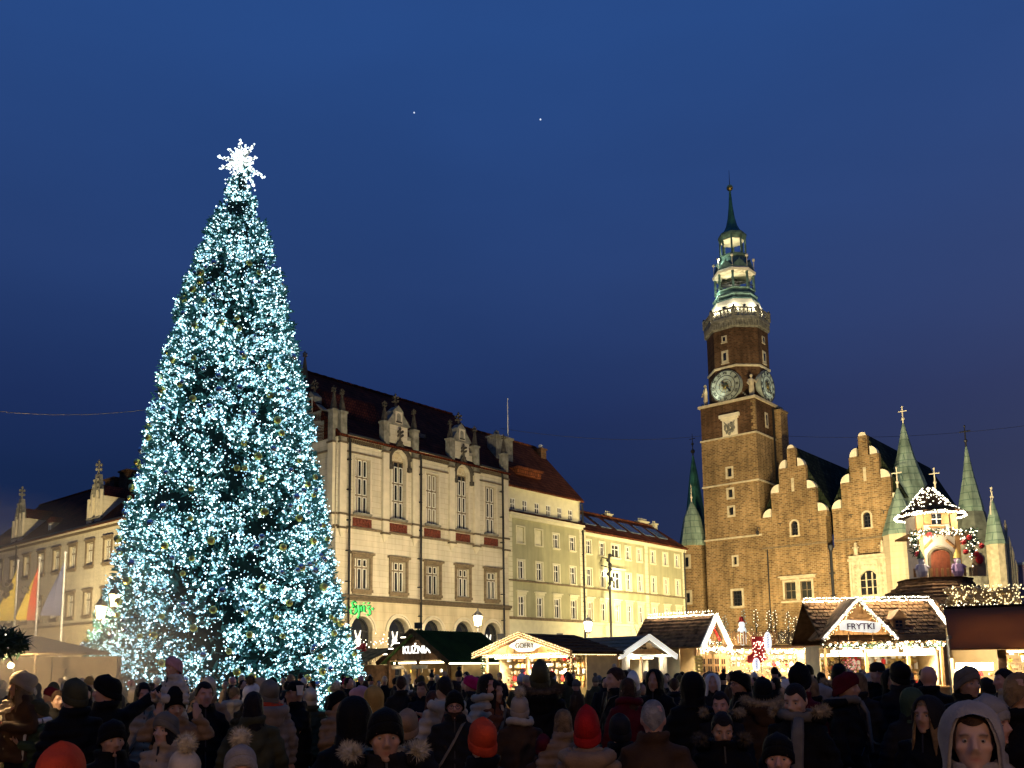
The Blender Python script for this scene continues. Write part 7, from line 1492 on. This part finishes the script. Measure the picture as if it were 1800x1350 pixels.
put(1703, 1229, 86, 4, 'big_hood', 'palegrey', 'wool', 'palegrey', 'person in a pale grey hood looking straight at the camera', hair=('crop', 'brown'))
put(1737, 1219, 56, 60, 'tall_beanie', 'palegrey', 'puffer', 'palegrey', 'person in a pale grey knitted hat just behind the hooded one')
put(1788, 1182, 56, 150, None, None, 'plain', 'black', 'person with a shaved head cut by the right border', hair=('crop', 'fair'), bulk=1.1)
# second row
put(134, 1190, 40, 205, 'beanie', 'olive', 'puffer', 'black', 'person in an olive and yellow knitted hat and black jacket, seen from behind')
put(189, 1184, 36, 190, 'beanie', 'black', 'plain', 'black', 'person in a black cap pointing up to the right with one arm', pose='point_back', yaw=1.15)
put(70, 1229, 30, -75, 'beanie', 'olive', 'puffer', 'green', 'person in profile with a long white scarf at the left', extras=('scarf:white',), hair=('bob', 'fair'), pose='front')
put(13, 1244, 28, 60, 'beanie', 'cream', 'puffer', 'olive', 'child in a pointed cream hat at the left border', pose='front')
put(28, 1242, 26, -30, 'beanie', 'navy', 'puffer', 'red', 'child in a dark blue hat and red scarf eating a snack', pose='front', extras=('scarf:red',))
put(40, 1177, 30, -60, 'slouch', 'beige', 'wool', 'brown', 'person in a beige hat carrying a small child in the smoke', pose='front', hair=('long', 'fair'))
put(103, 1214, 28, 20, None, None, 'plain', 'charcoal', 'person with short brown hair peering past the olive knitted hat', hair=('short', 'brown'))
put(252, 1200, 32, 10, None, None, 'puffer', 'beige', 'person with dark hair in a beige puffer jacket right of the pointing one', hair=('bob', 'dark'), pitch=.1)
fa = put(309, 1203, 38, 8, 'tall_beanie', 'black', 'puffer', 'tan', 'person in a tan puffer jacket and black hat carrying a child on the shoulders', pose='up', pitch=.15)
put(294, 1249, 46, -35, 'beanie', 'grey', 'puffer', 'beige', 'person in a grey ribbed hat and beige jacket below the carried child', hair=('bob', 'dark'))
put(359, 1199, 34, 12, None, None, 'plain', 'black', 'person with short dark hair turned to the camera beside the carried child', hair=('short', 'dark'), yaw=.1)
put(367, 1187, 27, 190, 'slouch', 'cream', 'plain', 'tan', 'person in a pale cream hat behind the dark-haired one')
put(446, 1216, 40, 185, None, None, 'plain', 'olive', 'person with very long dark hair from behind', hair=('long', 'dark'))
put(474, 1192, 33, 200, 'slouch', 'grey', 'puffer', 'taupe', 'person from behind in a grey beret-like hat, red scarf and long taupe puffer coat', hem=.42, extras=('scarf:orange_red', 'hood_down'))
put(521, 1199, 31, -60, 'cap', 'black', 'plain', 'black', 'person in a dark flat cap raising both hands to the mouth', pose='face')
put(546, 1207, 26, 190, 'slouch', 'cream', 'puffer', 'olive', 'person from behind in a cream hat, right of the flat cap')
put(657, 1204, 32, 200, 'hood', 'mustard', 'wool', 'mustard', 'person in a mustard hood at the right edge of the tree')
put(622, 1220, 58, 190, 'hood', 'black', 'plain', 'black', 'person in a large black hood seen from behind, centre left')
put(716, 1243, 46, 170, 'slouch', 'tan', 'plain', 'charcoal', 'person in a tan fur hat behind the one with curly fur collar')
put(799, 1211, 37, 0, 'beanie', 'black', 'plain', 'charcoal', 'person in a black beanie with glasses and beard facing the camera', extras=('glasses', 'beard'), pitch=.1)
put(762, 1214, 32, 200, None, None, 'wool', 'red', 'person with brown hair in a bright red coat', hair=('bob', 'auburn'))
put(782, 1190, 34, 200, None, None, 'puffer', 'cream', 'person in a cream jacket with brown backpack', hair=('short', 'dark'), extras=('hood_down', 'pack:rust'))
put(853, 1186, 31, 60, None, None, 'puffer', 'cream', 'smiling person with dark hair in a cream jacket', hair=('bob', 'dark'), extras=('scarf:cream',), yaw=-.3)
put(868, 1196, 31, 40, None, None, 'puffer', 'rust', 'person with long dark hair in a shiny brown jacket holding up a hand', hair=('long', 'dark'), pose='phone')
put(913, 1205, 37, 182, 'pom_beanie', 'beige', 'wool', 'brown', 'person from behind in a beige pompom hat and brown coat with pale collar', extras=('scarf:cream',), fur='tan')
put(949, 1158, 33, 182, 'tall_beanie', 'olive', 'plain', 'black', 'tall person from behind in an olive beanie with fur-edged hood', extras=('fur_down',), fur='dark', bulk=1.15)
put(990, 1247, 40, 200, None, None, 'puffer', 'tan', 'person with straight fair hair left of the tall red hat', hair=('long', 'fair'))
put(1083, 1174, 30, -65, None, None, 'plain', 'charcoal', 'person with short brown hair looking left, middle of the crowd', hair=('short', 'brown'))
put(1104, 1192, 32, 205, None, None, 'wool', 'dark_red', 'person with long wavy brown hair and dark red scarf', hair=('long', 'brown'), extras=('scarf:dark_red',))
put(1150, 1174, 28, -15, 'hood', 'black', 'plain', 'black', 'pale-faced person in a black hood, middle right of the crowd')
put(1112, 1178, 24, 190, 'tall_beanie', 'white', 'plain', 'grey', 'person in a pointed white hat, right of centre')
put(1266, 1216, 37, -8, None, None, 'plain', 'charcoal', 'person with dark hair and pale fur hood above the one looking down', hair=('short', 'dark'), extras=('fur_down',), fur='tan', pitch=.12)
put(1216, 1178, 36, 185, 'fur_hood', 'black', 'plain', 'black', 'person in a black fur-edged hood from behind, right of centre', fur='tan')
put(1252, 1182, 25, 0, 'hood', 'white', 'plain', 'charcoal', 'person in a pointed white hood facing the camera')
put(1340, 1188, 35, 185, 'beanie', 'black', 'plain', 'brown', 'person from behind in a black hat and brown coat with broad fur hood', extras=('fur_down',), fur='tan')
put(1301, 1177, 30, -55, 'beanie', 'black', 'plain', 'black', 'person in a black beanie and glasses looking left', extras=('glasses',))
put(1405, 1163, 34, 150, 'tall_beanie', 'black', 'plain', 'dark_red', 'person in a black beanie and dark red jacket before the booth')
put(1425, 1191, 30, 195, None, None, 'plain', 'black', 'person with fair bobbed hair behind the wide fur collar', hair=('bob', 'fair'))
put(1484, 1179, 36, 75, 'beanie', 'dark_red', 'plain', 'black', 'person in a dark red beanie in profile with grey hood lining', extras=('hood_down', 'scarf:grey'))
put(1508, 1183, 30, 160, None, None, 'plain', 'charcoal', 'person with short fair hair beside the dark red beanie', hair=('bob', 'fair'))
put(1541, 1166, 28, 30, 'cap', 'charcoal', 'plain', 'black', 'person in a dark cap and grey hood lining before the FRYTKI stall', extras=('hood_down',))
put(1565, 1174, 29, 10, 'hood', 'black', 'plain', 'black', 'person in a black hood facing the camera before the FRYTKI stall')
put(1580, 1160, 30, -150, 'slouch', 'black', 'plain', 'charcoal', 'person in a black beanie with back turned at the FRYTKI counter')
put(1631, 1170, 31, 170, None, None, 'plain', 'black', 'bald person in a black jacket before the bright stall', bulk=1.1)
put(1697, 1169, 38, 30, 'beanie', 'grey', 'plain', 'black', 'stout person in a grey beanie looking right before the awning stall', bulk=1.15, yaw=.2)
put(1601, 1206, 40, 190, 'hood', 'green', 'plain', 'charcoal', 'person in a dark green hood behind the long fair hair')
put(1765, 1176, 30, -60, None, None, 'plain', 'cream', 'person with dark hair turned left beside the awning stall goods', hair=('short', 'dark'))
put(1474, 1164, 26, 180, 'beanie', 'black', 'plain', 'black', 'person with black hat beside the bare little fir', extras=('fur_down',), fur='tan')
# child on the shoulders
cp = at(304, 1153, dist(38)*1.0); fz = fa.scale[0]
ch = P(303, 1152, dist(38), -55, 'beanie', 'pink', 'puffer', 'camo', label='child in a brown pink hat and pale patterned jacket riding on shoulders', pose='front', size=.66, ground=0, eyes=True)
ch.location.z = at(303, 1152, dist(38)).z-.66*1.80; ch.location.y += .06
tr = [o for o in ch.children if o.name.startswith(('trousers', 'shoe'))]
for o in tr: bpy.data.objects.remove(o)
q = MB()
for s in (-1, 1): q.tube([(s*.07, 0, .95), (s*.16, -.12, .86), (s*.15, -.16, .5)], [.1, .085, .06], 9)
q.smooth = True; q.build('trousers', FAB['taupe'], ch)
for s in (-1, 1): link('shoe', misc('shoe'), ch, (s*.15, -.16, .40))
# small child carried in the smoke
P(26, 1203, dist(30), 10, 'beanie', 'white', 'puffer', 'cream', label='small child in a white hat held in arms in the smoke', pose='front', size=.5).location.z = at(26, 1203, dist(30)).z-.5*1.8
# things in hands
def handheld(name, mb, m, loc, label, cat): o = mb.build(name, m); o.location = loc; tag(o, label, cat); return o
q = MB(); q.box(-.036, .036, -.005, .005, -.075, .075); o = handheld('smartphone', q, M['iron'], at(877, 1209, dist(31)), 'dark smartphone held up by the one in the shiny brown jacket', 'phone')
q = MB(); q.tube([(0, 0, -.09), (0, 0, 0), (.02, 0, .1)], [.03, .045, .035], 8); handheld('snack_cone', q, mat('orange_snack', (.55, .22, .06), .6), at(36, 1284, dist(28)-.2), 'orange snack in the hands of the child in the blue hat', 'snack')
q = MB(); q.lathe([(.03, 0), (.042, .11)], 10); handheld('paper_cup', q, FAB['white'], at(527, 1222, dist(31)-.15), 'white paper cup at the mouth of the one in the flat cap', 'cup')
# -------- the deeper crowd: one light mesh each
def far_mesh(kind):
    b = MB(); b.smooth = True
    b.mi = 0; b.ball((0, -.02, 1.625), .098, 10, 8, (.8, 1.02, 1.22)); b.ball((0, -.12, 1.6), .02, 5, 4); b.tube([(0, 0, 1.4), (0, 0, 1.56)], .055, 7)
    b.mi = 1; b.lathe([(.2, .55), (.24, .75), (.225, 1.0), (.23, 1.25), (.21, 1.38), (.13, 1.46), (.1, 1.53)], 12, ell=(1, .75))
    for s in (-1, 1): b.tube([(s*.17, 0, 1.41), (s*.265, .02, 1.15), (s*.22, -.14, 1.0)], [.085, .075, .05], 7)
    b.mi = 3
    for s in (-1, 1): b.tube([(s*.08, 0, .8), (s*.09, 0, .06)], [.09, .06], 7); b.ball((s*.09, -.05, .05), .05, 6, 4, (.9, 2, .9))
    b.mi = 2
    if kind == 'beanie': b.lathe([(.104, -.02), (.112, .02), (.107, .06), (.085, .115), (.04, .15), (.01, .158)], 12, (0, -.012, 1.655), ell=(.82, 1.05))
    elif kind == 'pom': b.lathe([(.104, -.02), (.112, .02), (.107, .06), (.085, .115), (.04, .15), (.01, .158)], 12, (0, -.012, 1.655), ell=(.82, 1.05)); b.ball((0, 0, 1.85), .055, 8, 6)
    elif kind == 'hair': b.ball((0, .012, 1.65), .105, 10, 8, (.82, .98, 1.08))
    elif kind == 'long': b.ball((0, .012, 1.65), .108, 10, 8, (.84, .98, 1.08)); b.tube([(0, .05, 1.66), (0, .075, 1.5), (0, .09, 1.3)], [(.09, .07), (.1, .06), (.08, .04)], 9)
    elif kind == 'hood': b.ball((0, .025, 1.645), .128, 10, 8, (.9, 1, 1.18)); b.tube([(0, .03, 1.6), (0, .05, 1.45)], [.1, .12], 9)
    me = b.mesh('person')
    for m in (SKIN[0], FAB['black'], FAB['black'], TROU): me.materials.append(m)
    me.attributes.new('tint', 'FLOAT_COLOR', 'POINT').data.foreach_set('color', np.ones(len(me.vertices)*4, np.float32)); return me
FARM = {k: far_mesh(k) for k in ('beanie', 'pom', 'hair', 'long', 'hood')}
HATC = {'black': 8, 'charcoal': 4, 'navy': 2, 'grey': 3, 'cream': 6, 'beige': 5, 'white': 3, 'dark_red': 1, 'red': 1, 'mustard': 1, 'pink': 2, 'olive': 2, 'rust': 1, 'magenta': .6, 'palegrey': 2}
COATC = {'black': 12, 'charcoal': 6, 'navy': 4, 'brown': 3, 'olive': 2.5, 'tan': 2.5, 'beige': 2, 'grey': 2, 'cream': 1.2, 'dark_red': .8, 'taupe': 1}
def pick(d): k = list(d); w = np.array([d[x] for x in k], float); return k[int(rng.choice(len(k), p=w/w.sum()))]
ZONES = [(150, 'in the smoke left of the lit tree'), (400, 'below the left half of the lit tree'), (640, 'below the right half of the lit tree'), (845, 'before the KUZNIA hut'), (1055, 'before the GOFRY hut'), (1200, 'before the plain timber hut'), (1290, 'before the pointed kiosk'), (1445, 'before the fir-topped booth'), (1660, 'before the FRYTKI stall'), (1900, 'before the awning stall')]
placed = [(((at(px, 1170, D)).x), D) for px, D in SPOTS]; used = {}
KN = {'beanie': 'hat', 'pom': 'pompom hat', 'hood': 'hood'}
def filler(D, px):
    kind = ('beanie', 'pom', 'hair', 'long', 'hood')[int(rng.choice(5, p=[.42, .07, .26, .13, .12]))]; cc = pick(COATC); hc = pick(HATC) if kind in ('beanie', 'pom') else (cc if kind == 'hood' else ('dark', 'brown', 'fair', 'grey')[int(rng.choice(4, p=[.5, .28, .15, .07]))])
    x = at(px, 1170, D).x
    if any((x-a)**2+(D-b)**2 < .30 for a, b in placed): return False
    face = 180+rng.normal(0, 45) if rng.random() < .5 else rng.uniform(-100, 100); h = rng.normal(.955, .04)
    zone = next(z for lim, z in ZONES if px < lim); back = abs(((face+180) % 360)-180) > 100; look = 'from behind' if back else ('looking left' if ((face+180) % 360)-180 < -35 else 'looking right' if ((face+180) % 360)-180 > 35 else 'facing the camera')
    hn = (hc.replace('_', ' ')+' '+KN[kind]) if kind in KN else {'hair': 'short '+hc+' hair', 'long': 'long '+hc+' hair'}[kind]
    dep = 'farther back ' if D > 19 else ''; cn = cc.replace('_', ' ')
    if kind == 'hood': lab = f'person {look}, {hn}, {dep}{zone}'
    else: lab = f'person {look}, {hn}, {cn} coat, {dep}{zone}'
    if len(lab.replace('-', ' ').split()) > 16: lab = lab.replace('in the smoke left of the lit tree', 'left in the smoke').replace('below the left half of the lit tree', 'below the tree, left half').replace('below the right half of the lit tree', 'below the tree, right half')
    if lab in used: return False
    used[lab] = 1; placed.append((x, D))
    if D < 15.5:
        hat = {'beanie': ('beanie', 'slouch', 'tall_beanie', 'beanie_low')[int(rng.integers(4))], 'pom': 'pom_beanie', 'hood': 'hood'}.get(kind); hr = (('short', 'crop', 'short')[int(rng.integers(3))] if kind == 'hair' else ('long', 'bob')[int(rng.integers(2))], hc) if kind in ('hair', 'long') else (('bob', 'brown') if rng.random() < .25 and kind != 'hood' else None)
        P(px, at(px, 1170, D).z, D, face, hat, hc if kind in ('beanie', 'pom', 'hood') else None, ('plain', 'puffer', 'wool')[int(rng.integers(3))], cc, label=lab, hair=hr, size=float(np.clip(h-(.035 if hat else 0), .85, 1.0)), pose='down' if rng.random() < .6 else ('front', 'phone')[int(rng.integers(2))], extras=[e for e in (('hood_down',) if rng.random() < .3 else ())+(('fur_down',) if rng.random() < .12 else ())][:1], fur=('tan', 'dark')[int(rng.integers(2))], bulk=1.06 if rng.random() < .3 else 1., eyes=False); return True
    o = link('person', FARM[kind], None, (x, D, 0), (0, 0, math.atan2(-x, D)+math.radians(face)), float(np.clip(h, .86, 1.03)), label=lab, category='person', group='crowd at the Christmas market')
    for i, m in enumerate((SKIN[int(rng.integers(3))], FAB[cc], FAB[hc] if kind in ('beanie', 'pom', 'hood') else HAIRC[hc], TROU)): o.material_slots[i].link = 'OBJECT'; o.material_slots[i].material = m
    return True
nf = 0; tries = 0
while nf < 228 and tries < 6000:
    tries += 1; D = 10.5+21.5*rng.random()**.68; px = rng.uniform(-30, 1830)
    if px > 1640 and D > 15: continue
    if 1440 < px <= 1640 and D > 30: continue
    if px < 640 and D > 30: continue
    nf += filler(D, px)
